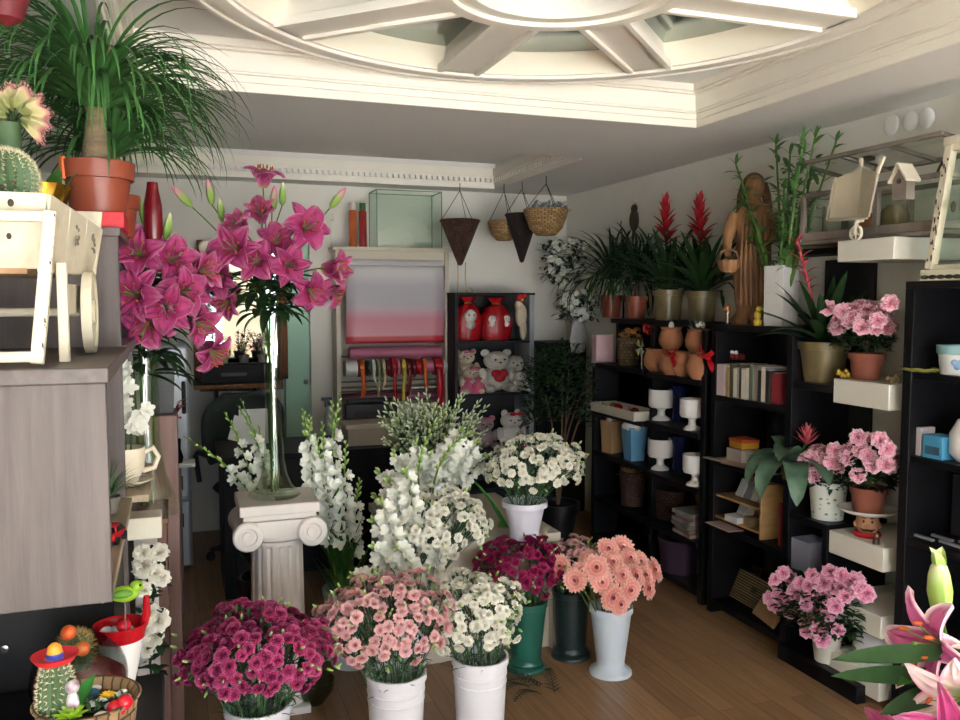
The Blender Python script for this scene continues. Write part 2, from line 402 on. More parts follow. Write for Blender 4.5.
def splitbud(name, m, L, r):
    b = MB(); b.lathe([(r*.25, 0), (r*.8, L*.15), (r, L*.4), (r*.85, L*.65), (r*.62, L*.8), (r*.3, L*.86), (0, L*.84)], 12, wob=lambda a, z: 1+.08*math.cos(a*3))
    for a in (0.3, pi+.3, 1.8):
        b.leaf((r*.42*math.cos(a), r*.42*math.sin(a), L*.70), a, 1.5, L*.36, r*1.2, .45, n=5, nc=2, fold=.7, pw=2.5)
    return b.mesh(name, m)
def budmesh(name, m, L, r, tip=.15, ang=6):
    return MB().lathe([(r*.25, 0), (r*.8, L*.15), (r, L*.4), (r*.85, L*.65), (r*.5, L*.88), (r*tip, L)], ang*2, wob=lambda a, z: 1+.08*math.cos(a*3)).mesh(name, m)
B_CBUD = budmesh('bud', P_GBUD, .022, .005)
def gerbera(r, seed):
    rnd.seed(seed); m = MB()
    for el, L, n in ((.12, 1, 22), (.3, .85, 20), (.55, .6, 16), (.9, .35, 12)):
        for i in range(n):
            m.leaf((0, 0, 0), 2*pi*i/n+U(-.08, .08)+el, el+U(-.1, .1), r*L, r*.32, .25, n=4, nc=2, fold=.12, prof=lambda t: (.35+.65*math.sin(pi*min(1, t*.62+.12))) if t < 1 else .3)
    return m
P_GERC = mat('gerbera_centre', 'a34a55', .8, .4, 120, bump=.6)
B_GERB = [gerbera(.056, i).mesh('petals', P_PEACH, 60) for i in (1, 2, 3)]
B_GERC = MB().ball((0, 0, .006), (.011, .011, .007), 12, 6).mesh('flower_centre', P_GERC)
def lilybloom(L, w, m, seed, droop=1.9, el=1.25):
    rnd.seed(seed); b = MB()
    for i in range(6):
        inner = i % 2
        b.leaf((0, 0, 0), i*pi/3+U(-.08, .08), el+U(-.08, .08), L*U(.94, 1.05), w*(1.15 if inner else .85), droop+U(-.45, .45), n=11, nc=8, fold=.2, bend=U(-.35, .35),
               prof=lambda t: (math.sin(pi*min(1, .1+t*.9))**.75 if t < 1 else .03), ruf=L*.05, rk=4.5, pw=1.7)
    return b.mesh('petals', m, 70)
def stamens(L, seed):
    rnd.seed(seed); b = MB()
    for i in range(6):
        a = i*pi/3+.4; e = V((math.cos(a)*.30, math.sin(a)*.30, .85))*L
        b.tube(bez((0, 0, 0), (0, 0, L*.5), e, 5), L*.012, 5)
    b.tube([(0, 0, 0), (L*.03, 0, L*.6), (L*.1, 0, L*.98)], [L*.015, L*.015, L*.03], 6)
    return b.mesh('filament', G_LT)
def anthers(L):
    b = MB()
    for i in range(6):
        a = i*pi/3+.4; e = V((math.cos(a)*.30, math.sin(a)*.30, .86))*L
        b.ball(e, (L*.035, L*.035, L*.10), 8, 5, M=None)
    return b.mesh('anther', mat('pollen_rust', 'b5531f', .9))
LB = [lilybloom(L, w, P_LILY, i, dr, el) for i, (L, w, dr, el) in enumerate(((.13, .066, 2.3, 1.3), (.125, .07, 2.6, 1.3), (.12, .062, 1.5, 1.3), (.135, .068, 2.9, 1.35), (.115, .06, 1.1, 1.4)))]
LBH = [lilybloom(.12, .04, P_LILY, i, .5, 1.4) for i in (7, 8)]
LST, LAN = stamens(.1, 1), anthers(.1)
LBUD = budmesh('bud', P_BUD, .10, .016); LBUDG = budmesh('bud', P_GBUD, .09, .014); LBUDS = splitbud('bud', petalmat('opening_bud', [(0, '7fa045'), (.6, '9dbd62'), (.9, 'c9d29a'), (1, 'ecd3cf')], tr=.1), .105, .018)
def lily_stem(label, base, path_pts, heads, group, leaves=14, pm=None, buds=(), leafL=.13, scale=1, leaf_from=.35, lm=G_DK):
    """one cut lily stem as a thing: stem, foliage, blooms (petals, filaments, anthers), buds; points in world space"""
    base = V(base)
    t = thing('lily_stem', label, 'flower', base, 0, group)
    pts = [V(p)-base for p in path_pts]; m = MB(); m.tube(pts, .004*scale, 6)
    def along(f):
        f = f*(len(pts)-1); i = min(int(f), len(pts)-2); return pts[i].lerp(pts[i+1], f-i)
    for h, d, k, s in heads:
        a = along(.82); h2 = V(h)-base; m.tube(bez(a, a.lerp(h2, .6)+V((0, 0, .02)), h2, 5), .0028*scale, 5)
    for h, d, k in buds:
        a = along(.88); h2 = V(h)-base; m.tube(bez(a, a.lerp(h2, .6)+V((0, 0, .02)), h2, 5), .0024*scale, 5)
    m.build('stem', G_ST, t)
    lf = MB()
    for i in range(leaves):
        f = leaf_from+(.97-leaf_from)*i/max(1, leaves); lf.leaf(along(f), i*2.4+U(-.4, .4), U(-.1, .7), leafL*U(.75, 1.2), .036*scale*U(.8, 1.2), U(.7, 1.6), n=7, nc=2, fold=.3)
    keep(lf.build('foliage', lm, t), zmax=2.39)
    for h, d, k, s in heads:
        me = (pm or LB)[k % len(pm or LB)]
        b = inst('bloom', me, t, V(h)-base, rot=face(d, U(0, 6)), scale=s)
        inst('filaments', LST, b); inst('anther', LAN, b)
    for h, d, k in buds: inst('bud', (LBUD, LBUDG, LBUDS)[k], t, V(h)-base, rot=face(d), scale=scale)
    return t
def lathe_bucket(rt, rb, h, flare=0, foot=0, ribs=(), th=.004):
    """open flower bucket: outside profile up, rim, inside down to a floor"""
    p = []
    if foot: p += [(0, 0), (foot, 0), (foot, .008), (foot*.96, .014), (foot*.80, .022), (rb*1.12, h*.10), (rb*1.0, h*.15), (rb, h*.17)]
    else: p += [(0, 0), (rb*.95, 0), (rb, .004)]
    z0 = h*.17 if foot else .004
    for i in range(1, 13):
        t = i/12; z = z0+(h-z0)*t; r = rb+(rt-rb)*(t if not flare else t*(1-flare)+flare*t**4)
        p.append((r, z))
        if i in ribs: p += [(r+.0022, z+.002), (r+.0022, z+.006), (r, z+.008)]
    r = p[-1][0]
    p += [(r+.001, h-.022), (r+.004, h-.020), (r+.004, h), (r+.004, h+.004), (r-th, h+.004), (rb-th, z0+.01 if foot else .012), (0, z0+.01 if foot else .012)]
    return MB().lathe(p, 40)
def bucket(name, label, loc, rt, rb, h, m, flare=0, foot=0, ribs=(), group=None):
    mb = lathe_bucket(rt, rb, h, flare, foot, ribs)
    return tag(mb.build(name, m, None, loc=loc), label, 'bucket', group)
def spray(name, label, group, base, rim, target, nrm, blooms, nh, spread, up=.02, leafn=10, budn=2, lm=G_GR, bs=1.0, cat='flower', drop=0):
    """a multi-headed cut stem: stem with branchlets, narrow foliage, several blooms and green buds"""
    base, rim, target, nrm = V(base), V(rim), V(target), V(nrm).normalized()
    t = thing(name, label, cat, base, 0, group)
    fork = rim.lerp(target, .6)
    path = bez(base, rim, target-nrm*.03, 8)
    m = MB(); m.tube([p-base for p in path], .0017, 5)
    hs = []
    for i in range(nh):
        a = i*2.4+U(-.5, .5); o = nrm.orthogonal().normalized(); o2 = nrm.cross(o)
        rr = 0 if i == 0 else spread*U(.6, 1.15)
        h = target+(o*math.cos(a)+o2*math.sin(a))*rr+nrm*U(-.025, .02)+V((0, 0, -drop*rr))
        d = (nrm*1.0+(h-target)*U(8, 16)+V((U(-.3, .3), U(-.3, .3), U(0, .4)))).normalized()
        f = path[5].lerp(path[7], U(0, 1))
        m.tube([p-base for p in bez(f, f.lerp(h, .5)+d*-.01, h-d*.014, 4)], .0012, 4)
        m.tube([h-d*.018-base, h-d*.012-base, h+d*.002-base], [.0025, .0045, .006], 6)
        hs.append((h, d))
    m.build('stem', G_ST if lm != G_GR else G_GR, t)
    lf = MB()
    for i in range(leafn):
        f = .45+.5*i/leafn; k = min(7, int(f*8)); p = path[k].lerp(path[k+1], f*8-k)
        lf.leaf(p-base, U(0, 6.28), U(.2, 1.1), U(.04, .075), .006, U(.4, 1.1), n=4, nc=2, fold=.3)
    lf.build('foliage', lm, t)
    for h, d in hs: inst('bloom', rnd.choice(blooms), t, h-base, rot=face(d, U(0, 6)), scale=bs*U(.85, 1.12))
    for i in range(budn):
        o = nrm.orthogonal().normalized(); o.rotate(Matrix.Rotation(U(0, 6.28), 3, nrm)); h = target+o*spread*U(.7, 1.4)+nrm*U(-.03, .03)
        inst('bud', B_CBUD, t, h-base, rot=face(nrm+o*.5))
    return t
def bunch(name, label, group, bk, rim_r, h, C, Rx, Ry, Rz, n, blooms, nh=5, spread=.035, zmin=-.25, cat='flower', bud=2, seed=1, bs=1, lm=G_GR, leafn=10, inner=.0):
    """fill a bucket (base point bk, rim radius, height) with sprays whose heads cover an ellipsoid dome"""
    rnd.seed(seed); bk = V(bk); C = V(C)
    for i in range(n):
        z = 1-(1-zmin)*(i+.5)/n; a = i*2.39996+U(-.2, .2); r = math.sqrt(max(0, 1-z*z))
        nn = V((r*math.cos(a), r*math.sin(a), z)); s = 1-inner*U(0, 1)
        tg = C+V((Rx*nn.x, Ry*nn.y, Rz*nn.z))*s*U(.93, 1.04)
        nr = V((nn.x/Rx, nn.y/Ry, nn.z/Rz)).normalized()
        rr = rim_r*.8*min(1, r+.15); rim = V((bk.x+rr*math.cos(a), bk.y+rr*math.sin(a), bk.z+h+.02))
        b0 = V((bk.x+rim_r*.3*math.cos(a+.8)*U(.2, 1), bk.y+rim_r*.3*math.sin(a+.8)*U(.2, 1), bk.z+.05))
        spray(name, label, group, b0, rim, tg, nr, blooms, nh, spread, leafn=leafn, budn=bud, bs=bs, lm=lm)
# gladiolus: a tall spike, open florets below, green buds above
def floret(r, seed, m):
    rnd.seed(seed); b = MB()
    for i in range(6):
        b.leaf((0, 0, 0), i*pi/3+U(-.1, .1), 1.15, r*U(.9, 1.1), r*.62, 1.0, n=5, nc=4, fold=.15, prof=lambda t: math.sin(pi*min(1, .12+t*.8))**.7, ruf=r*.04, rk=4)
    return b.mesh('floret', m, 70)
FLOR = [floret(.05, i, P_WHT2) for i in (1, 2, 3)]
GBUD = budmesh('bud', P_GBUD, .035, .007)
def gladiolus(label, group, base, mid, tip, face_dir, nf=9, nb=7, f0=.42, f1=.78, leafn=3, s=1):
    base = V(base); t = thing('gladiolus_stem', label, 'flower', base, 0, group)
    path = [p-base for p in bez(base, mid, tip, 24)]
    MB().tube(path, [.006-.004*i/24 for i in range(25)], 6).build('stem', G_LT, t)
    fd = V(face_dir).normalized()
    def pt(f):
        f = f*24; i = min(23, int(f)); return path[i].lerp(path[i+1], f-i), (path[i+1]-path[i]).normalized()
    for i in range(nf):
        p, d = pt(f0+(f1-f0)*i/nf); sd = d.cross(fd).normalized()
        q = (fd*U(.5, .9)+sd*(.75 if i % 2 else -.75)*U(.7, 1.2)+d*.35).normalized()
        inst('floret', rnd.choice(FLOR), t, p+q*.004, rot=face(q, U(0, 6)), scale=s*U(.9, 1.15)*(1.1-.35*i/nf))
    for i in range(nb):
        p, d = pt(f1+(1-f1)*i/nb); sd = d.cross(fd).normalized()
        q = (d*1.0+fd*.35+sd*(.45 if i % 2 else -.45)).normalized()
        inst('bud', GBUD, t, p, rot=face(q), scale=s*(1.1-.55*i/nb))
    lf = MB(); az = math.atan2((V(tip)-base).y, (V(tip)-base).x)
    for i in range(leafn): lf.leaf(pt(.06+.05*i)[0], az+U(-1.5, 1.5), 1.35, U(.28, .4), .028, U(.2, .6), n=6, nc=2, fold=.35, bend=U(-.2, .2))
    if leafn: lf.build('foliage', G_MD, t)
    return t
# strap-leaved plants
def strap_plant(t, z, n, L, w, el=(.3, 1.4), droop=(.8, 1.8), m=G_DK, name='foliage', r0=.01, seg=8, pw=1.3, nc=2, fold=.3, prof=None):
    b = MB()
    for i in range(n):
        a = i*2.39996+U(-.2, .2); f = i/max(1, n-1)
        b.leaf((r0*math.cos(a), r0*math.sin(a), z+U(0, .01)), a, el[0]+(el[1]-el[0])*f+U(-.12, .12), L*U(.8, 1.12), w*U(.85, 1.1), droop[0]+(droop[1]-droop[0])*(1-f)*U(.7, 1.2), n=seg, nc=nc, fold=fold, pw=pw, prof=prof)
    return keep(b.build(name, m, t), 2.885, 2.385)
def potprof(rt, rb, h, rim=.25, over=.06):
    return [(0, 0), (rb, 0), (rb+(rt-rb)*(1-rim)*.95, h*(1-rim)), (rt*(1+over*.4), h*(1-rim)+.001), (rt*(1+over), h-.003), (rt*(1+over), h), (rt*.92, h), (rt*.9, h*.88), (0, h*.88)]
def potted(name, label, cat, loc, rt, rb, h, m, rim=.25, group=None, rz=0, n=32):
    t = thing(name, label, cat, loc, rz, group)
    MB().lathe(potprof(rt, rb, h, rim), n).build('pot', m, t)
    MB().lathe([(0, h*.88), (rt*.89, h*.88), (rt*.6, h*.93), (0, h*.94)], 20).build('soil', SOIL, t)
    return t
def leafmass(t, C, Rv, n, L, w, m, name='foliage', zmin=-.6, out=.6):
    """a bushy crown of small leaves spread through an ellipsoid, with twigs from its foot"""
    b = MB()
    for i in range(n):
        z = U(zmin, 1); a = U(0, 6.283); r = math.sqrt(max(0, 1-z*z)); s = U(.35, 1)**.5
        p = V(C)+V((Rv[0]*r*math.cos(a), Rv[1]*r*math.sin(a), Rv[2]*z))*s
        b.leaf(p, a+U(-out, out), U(-.3, .9), L*U(.7, 1.2), w, U(.2, .9), n=3, nc=2, fold=.25)
    return b.build(name, m, t)
def azalea(label, loc, pot, C, Rv, heads, blooms, potm=TERRA, s=1, nl=420, extra=None, group=None, cat='potted plant', rim=.25):
    t = potted('potted_azalea', label, cat, loc, *pot, potm, rim, group)
    h = pot[2]
    tw = MB()
    for i in range(9):
        a = i*.7; tw.tube(bez((0, 0, h*.8), (0, 0, h+.03), V(C)+V((Rv[0]*.6*math.cos(a), Rv[1]*.6*math.sin(a), Rv[2]*.3)), 5), .003, 5)
    tw.build('branches', mat('twig_brown', '5a4330', .8), t)
    leafmass(t, V(C)-V((0, 0, .03)), (Rv[0]*1.05, Rv[1]*1.1, Rv[2]*1.1), nl, .04*s, .017*s, G_DK)
    for p, d, k in heads: inst('bloom', rnd.choice(blooms), t, V(p)-V(loc), rot=face(d, U(0, 6)), scale=k)
    return t
def spherish(C, R, n, zmin=-.2, toward=(0, -1, .4), bias=.6, seed=1, s=(.9, 1.15)):
    """world-space bloom seats over the viewer-facing and top side of a crown"""
    rnd.seed(seed); o = []; C = V(C); tw = V(toward).normalized(); k = 0
    while len(o) < n and k < 4000:
        k += 1
        d = V((rnd.gauss(0, 1), rnd.gauss(0, 1), rnd.gauss(0, 1))).normalized()
        if d.z < zmin or d.dot(tw) < -bias: continue
        p = C+V((d.x*R[0], d.y*R[1], d.z*R[2]))
        if any((p-q[0]).length < .042 for q in o) and k < 2500: continue
        o.append((p, (d+V((0, 0, .25))).normalized(), U(*s)))
    return o
# ================================================================ left: shelf unit and what stands on it
WOOD_G = mat('greyed_oak', '655b58', .5, c2='4e4643', scale=3, stretch=(14, 14, 1.2), bump=.06)
WOOD_GH = mat('greyed_oak_boards', '655b58', .45, c2='4e4643', scale=3, stretch=(14, 1.2, 14), bump=.06)
WOOD_P = mat('pale_oak', 'b8a78c', .5, c2='9c8a6f', scale=3, stretch=(14, 1.2, 14))
DISTR = mat('distressed_white', 'd9d1b9', .65, c2='b9ae93', scale=9, lo=.2, hi=.5, bump=.15, bscale=60)
CHIP = mat('chipped_dark', '3b342b', .8)
su = thing('shelf_unit', 'grey-brown wood shelf unit along the left wall, low section and taller section', 'shelf', (0, 0, 0))
MB().span((XL+.01, 1.60, 1.066), (-.115, 1.625, 1.455)).build('end_panel', WOOD_G, su, bev=.002)
MB().span((XL+.01, 1.595, 1.455), (-.11, 2.30, 1.482)).span((XL+.01, 2.38, 1.455), (-.115, 2.87, 1.482)).build('top_board', WOOD_GH, su, bev=.002)
MB().span((XL+.01, 1.625, 1.066), (-.115, 2.36, 1.085)).span((XL+.01, 2.38, 1.066), (-.075, 2.84, 1.085)).build('bottom_board', WOOD_P, su, bev=.002)
MB().span((XL+.01, 1.625, 1.085), (XL+.03, 2.36, 1.455)).build('back_board', WOOD_G, su)
MB().span((XL+.01, 2.36, 0), (-.13, 2.38, 1.76)).build('side_panel', WOOD_G, su, bev=.002)
MB().span((XL+.01, 2.84, 0), (-.125, 2.86, 1.76)).build('side_panel', WOOD_G, su, bev=.002)
MB().span((XL+.01, 2.355, 1.76), (-.125, 2.87, 1.782)).build('top_board', WOOD_GH, su, bev=.002)
bc = thing('base_cabinet', 'black panelled base cabinet under the grey shelf unit', 'cabinet', (0, 0, 0))
MB().span((XL+.01, 1.98, 0), (-.14, 2.35, 1.06)).build('carcass', BLACK, bc, bev=.003)
p = at(5, 648, Y=1.978)
MB().lathe([(0, 0), (.009, 0), (.007, .004), (0, .005)], 16, M=Matrix.Translation(p) @ Matrix.Rotation(pi/2, 4, 'X')).build('bolt', MIDMETAL, bc)
# ---- white distressed garden cart
Z0 = 1.482
cart = thing('planter_cart', 'distressed white wooden planter cart with slatted crate and wheels on the grey shelf', 'cart', (-.40, 1.9, Z0))
L0 = V((-.40, 1.9, Z0))
def lc(x, y, z): return V((x, y, z))-L0
def quadbox(m, a, b, c, d, off):
    """a slab on four corners, thickened along off"""
    q = [V(k) for k in (a, b, c, d)]; o = V(off)
    m.add(q+[k+o for k in q], [(0, 1, 2, 3), (7, 6, 5, 4), (0, 4, 5, 1), (1, 5, 6, 2), (2, 6, 7, 3), (3, 7, 4, 0)])
fr = MB()                                   # crate: tapered boards
xa, xb = -.66, -.215
quadbox(fr, lc(xa, 1.74, 1.655), lc(xb-.01, 1.74, 1.655), lc(xb+.005, 1.715, 1.79), lc(xa, 1.715, 1.79), (0, .012, 0))
fr.build('front_board', DISTR, cart, bev=.0015)
bk = MB(); quadbox(bk, lc(xa, 2.12, 1.655), lc(xb+.05, 2.12, 1.655), lc(xb+.065, 2.16, 1.80), lc(xa, 2.16, 1.80), (0, -.012, 0)); bk.build('back_board', DISTR, cart, bev=.0015)
for i in range(3):                          # side boards
    y0, y1 = 1.742+i*.135, 1.742+i*.135+.128; m = MB()
    x0 = xb-.008+.055*i/3; x1 = xb-.008+.055*(i+1)/3
    quadbox(m, lc(x0, y0, 1.65+.002*i), lc(x1, y1, 1.65), lc(x1+.018, y1+.01, 1.780-.01*i), lc(x0+.018, y0-.01, 1.790-.01*i), (-.012, 0, 0))
    m.build('side_board', DISTR, cart, bev=.0015)
MB().box(lc(-.45, 1.93, 1.652), (.40, .38, .012)).build('crate_floor', mat('raw_pine', 'b08a66', .7, .25, 6, stretch=(2, 14, 2)), cart)
fl = MB(); 
for (pa, pb) in (((-.66, 1.69, 1.745), (-.205, 1.69, 1.745)), ((-.66, 1.655, 1.50), (-.228, 1.655, 1.50))):
    fl.tube([lc(*pa), lc(*pb)], .013, 4)
fl.tube([lc(-.202, 1.69, 1.755), lc(-.228, 1.655, 1.487)], .015, 4)
fl.build('front_rail', DISTR, cart, bev=.002)
MB().box(lc(-.196, 1.765, 1.575), (.018, .02, .185)).build('leg', DISTR, cart, bev=.002)
MB().box(lc(-.58, 1.765, 1.575), (.018, .02, .185)).build('leg', DISTR, cart, bev=.002)
MB().box(lc(-.198, 1.90, 1.60), (.012, .26, .06)).build('side_rail', DISTR, cart, bev=.002)
MB().tube([lc(-.62, 2.02, 1.572), lc(-.172, 2.02, 1.572)], .009, 8).build('axle', DISTR, cart)
def wheel(name, c, r, w, m, par, axis='X', spokes=0, hub=.3):
    """spoked or plain cart wheel, turning axis along X or Y"""
    b = MB(); t = r*.16
    M = Matrix.Translation(c) @ (Matrix.Rotation(pi/2, 4, 'Y') if axis == 'X' else Matrix.Rotation(pi/2, 4, 'X'))
    b.lathe([(r-t, -w/2), (r, -w/2), (r, w/2), (r-t, w/2), (r-t, -w/2)], 32, M=M)
    b.lathe([(0, -w*.6), (r*hub, -w*.6), (r*hub, w*.6), (0, w*.6)], 16, M=M)
    for i in range(spokes or 0):
        b.box((r*.55, 0, 0), (r*.8, r*.14, w*.6), M=M @ Matrix.Rotation(2*pi*i/spokes, 4, 'Z'))
    if not spokes: b.lathe([(0, -w*.3), (r*.86, -w*.3), (r*.86, w*.3), (0, w*.3)], 24, M=M)
    return b.build(name, m, par)
wheel('wheel', lc(-.172, 2.02, 1.572), .088, .02, DISTR, cart)
wheel('wheel', lc(-.63, 2.02, 1.572), .088, .02, DISTR, cart)
ch = MB(); rnd.seed(4)
for i in range(26):
    if i < 14: ch.ball(lc(U(-.42, -.25), 1.700-.003+.0, U(1.70, 1.82))+V((0, (1.76-1.70)*0, 0)), (U(.002, .006), .003, U(.002, .008)), 6, 4)
    else:
        f = U(0, 1); ch.ball(lc(-.202-.026*f+.008, 1.69-.035*f-.008, 1.755-.268*f), (.003, .003, U(.004, .012)), 6, 4)
ch.build('paint_wear', CHIP, cart)['kind'] = 'stuff'
st = MB()
for i in (1, 2):
    y = 1.742+i*.135+.06; x = xb-.008+.055*(i+.5)/3+.013
    for k in range(9): st.ball(lc(x+U(-.001, .001), y+U(-.02, .02), 1.74+U(-.018, .018)-.01*i), (.0025, U(.003, .009), U(.003, .008)), 6, 4)
    st.ball(lc(x-.006, y, 1.715), (.0025, .006, .008), 6, 4)
st.build('stencil_mark', mat('stencil_grey', '7d7468', .8), cart)
# ---- cacti in the cart
CACT = mat('cactus_green', '4f6b45', .6, .3, 12)
SPINE = mat('cactus_spine', 'd8cfae', .7)
SPINEB = mat('cactus_spine_tan', 'a98b58', .7)
def cactus(t, c, r, hz, ribs, m, spn, sm, L, nm='body', nr=14):
    def wob(a, z): return 1+.09*math.cos(a*ribs)
    prof = [(r*math.cos(x)**.75*1.0, hz*math.sin(x)) for x in [(-.5+i/16)*pi for i in range(17)]]
    prof[0] = (0, prof[0][1]); prof[-1] = (0, prof[-1][1])
    MB().lathe([(max(0, a), b) for a, b in prof], ribs*4, c, wob=wob).build(nm, m, t)
    s = MB()
    for k in range(ribs):
        a = 2*pi*k/ribs
        for j in range(nr):
            x = (-.42+.9*j/nr)*pi; R = r*math.cos(x)**.75*1.09; p = V(c)+V((R*math.cos(a), R*math.sin(a), hz*math.sin(x)))
            d = V((math.cos(a)*math.cos(x), math.sin(a)*math.cos(x), math.sin(x)))
            for q in range(spn):
                e = (d+V((U(-1, 1), U(-1, 1), U(-1, 1)))*.8).normalized(); u = e.orthogonal()*.0006
                s.add([p-u, p+u, p+e*L], [(0, 1, 2)])
    s.build('spines', sm, t, smooth=0)
c0 = at(13, 165, Y=1.85)
t = thing('ball_cactus', 'round green ball cactus with pale spines in the white cart', 'cactus', (c0.x-.01, c0.y, 1.658)); 
MB().lathe(potprof(.058, .045, .11), 24).build('pot', TERRA, t); MB().lathe([(0, .1), (.052, .1), (.03, .106), (0, .108)], 16).build('soil', SOIL, t)
cactus(t, (-.012, 0, .165), .060, .060, 24, mat('cactus_blue_green', '5f7d58', .6, .3, 14), 6, SPINE, .010, nr=20)
c1 = at(20, 115, Y=2.03)
t = thing('crested_cactus', 'cream and pink crested cactus fan behind the ball cactus', 'cactus', (c1.x-.02, 2.03, 1.695))
MB().lathe(potprof(.05, .042, .11), 24).build('pot', TERRA, t); MB().lathe([(0, .1), (.045, .1), (0, .108)], 16).build('soil', SOIL, t)
MB().tube([(0, 0, .1), (.0, 0, .2), (-.005, 0, .27)], [.02, .022, .026], 12).build('stalk', CACT, t)
cr = MB(); N = 60; vs = []; uv = []
for i in range(N+1):                        # wavy fan crest
    a = -.9+i/N*4.3
    for j, (rr, dz) in enumerate(((.014, -.004), (.034, -.014), (.056, -.006), (.062, 0), (.056, .006), (.034, .014), (.014, .004))):
        R = rr*(1+.10*math.sin(i*.9)); vs.append((R*math.cos(a)+.01, dz*2.2+.012*math.sin(i*.55), R*math.sin(a)+.285)); uv.append((j/6, rr/.062))
cr.add(vs, [(i*7+j, i*7+j+1, i*7+j+8, i*7+j+7) for i in range(N) for j in range(6)], uv)
cr.build('crest', petalmat('crest_cream', [(0, '7d8c4e'), (.5, 'a5a772'), (.85, 'd7c79c'), (1, 'c77b80')], tr=0), t)
sp = MB()
for i in range(N):
    a = -.9+i/N*4.3
    for q in range(6):
        R = .063*(1+.1*math.sin(i*.9)); p = V((R*math.cos(a)+.01, U(-.012, .012)+.012*math.sin(i*.55), R*math.sin(a)+.285)); e = (V((math.cos(a), U(-.8, .8), math.sin(a)))+V((U(-.4, .4), 0, U(-.4, .4)))).normalized(); u = e.orthogonal()*.0007
        sp.add([p-u, p+u, p+e*.009], [(0, 1, 2)])
sp.build('spines', mat('spine_pink', 'c98b90', .7), t, smooth=0)
c2 = at(52, 192, Y=2.2)
t = thing('foil_pot_plant', 'small pot wrapped in crinkled gold foil with one green leaf behind the cart', 'potted plant', (c2.x-.01, 2.06, 1.66))
rnd.seed(9)
MB().lathe([(0, 0), (.035, 0), (.04, .08), (.045, .13), (.062, .185), (.05, .18), (.04, .15), (0, .14)], 28, wob=lambda a, z: 1+.12*math.sin(a*7+z*40)+.06*math.sin(a*11)).build('foil_wrap', mat('gold_foil', 'b98a2c', .25, metal=.85, var=.4, scale=30), t)
b = MB(); b.leaf((.035, 0, .12), .3, 1.3, .11, .035, .4, n=6, fold=.3); b.leaf((.02, .02, .14), 1.2, 1.3, .1, .04, .5, n=6); b.build('foliage', G_MD, t)
# ---- red box and ponytail palms on the taller section
p = at(75, 222, Y=2.42); q = at(127, 222, Y=2.42)
rb = MB().span((p.x, 2.385, 1.782), (q.x-.005, 2.62, 1.823)).build('red_box', mat('bright_red_card', 'd3202f', .5), None, bev=.002)
tag(rb, 'flat bright red box under the ponytail palm pot', 'box')
def ponytail(label, loc, rt, rb_, h, trunk, n, L, m=TERRA, tilt=0, zmax=None, seed=5):
    rnd.seed(seed)
    t = potted('ponytail_palm', label, 'potted plant', loc, rt, rb_, h, m, rim=.34)
    prof = [(.0, 0), (.036, 0), (.042, .012), (.032, trunk*.45), (.022, trunk*.8), (.026, trunk), (0, trunk+.008)]
    MB().lathe(prof, 18, (0, 0, h*.9), wob=lambda a, z: 1+.06*math.sin(a*3+z*30)).build('trunk', mat('palm_bark', '8a775c', .9, .4, 18, bump=.5, stretch=(1, 1, 4)), t)
    b = MB()
    for i in range(n):
        a = U(0, 6.283); f = U(0, 1); e = .35+1.1*f
        b.leaf((.016*math.cos(a), .016*math.sin(a), h*.9+trunk), a, e, L*U(.7, 1.15), .0125*U(.8, 1.3), (2.0+1.0*f)*U(.6, 1.15), n=11, nc=2, fold=.35, bend=U(-.35, .35), pw=1.35,
               prof=lambda t: .9*(1-t**3)+.04)
    fo = b.build('foliage', mat('palm_leaf', '47783d', .5, .45, 9, spec=.3), t); keep(fo, zmax=2.388)
    return t
pp = at(98, 205, Y=2.47)
pt = ponytail('tall ponytail palm with arching strap leaves in a terracotta plastic pot on the red box', (pp.x, 2.49, 1.824), .088, .068, .135, .155, 340, .46, mat('plastic_terracotta', '8f452f', .4))
th = MB(); th.box((-.080, -.045, .112), (.010, .022, .058), rz=.5); th.build('orange_tag', mat('orange_plastic', 'e8743a', .4), pt, bev=.002)
pp2 = at(133, 200, Y=2.72)
ponytail('second ponytail palm half hidden behind the one on the red box', (pp2.x-.06, 2.73, 1.782), .075, .06, .12, .12, 200, .40, mat('plastic_terracotta', '8f452f', .4), seed=8)
pr = at(153, 215, Y=2.8)
# red vase standing on the taller section
v = MB().lathe([(0, 0), (.03, 0), (.036, .03), (.034, .12), (.022, .18), (.02, .2), (.016, .2), (.016, .18), (0, .17)], 24, M=Matrix.Diagonal((.78, .78, .86, 1))).build('red_vase', mat('red_glaze', '6a0e18', .25), None, loc=(pr.x, 2.80, 1.782))
tag(v, 'dark red glazed vase beneath the drooping palm leaves', 'vase')
# hanging dark red ornament, top left
p = at(6, 18, Y=1.95)
t = thing('hanging_ornament', 'dark red teardrop ornament hanging at the top left corner', 'ornament', (p.x, p.y, 2.14))
MB().lathe([(0, 0), (.03, .015), (.045, .06), (.04, .11), (.02, .16), (.006, .185), (0, .19)], 24).build('drop', mat('wine_red_fabric', '6d1620', .6, .3, 40), t)
MB().tube([(0, 0, .185), (0, 0, .26)], .0015, 5).build('cord', CHIP, t)
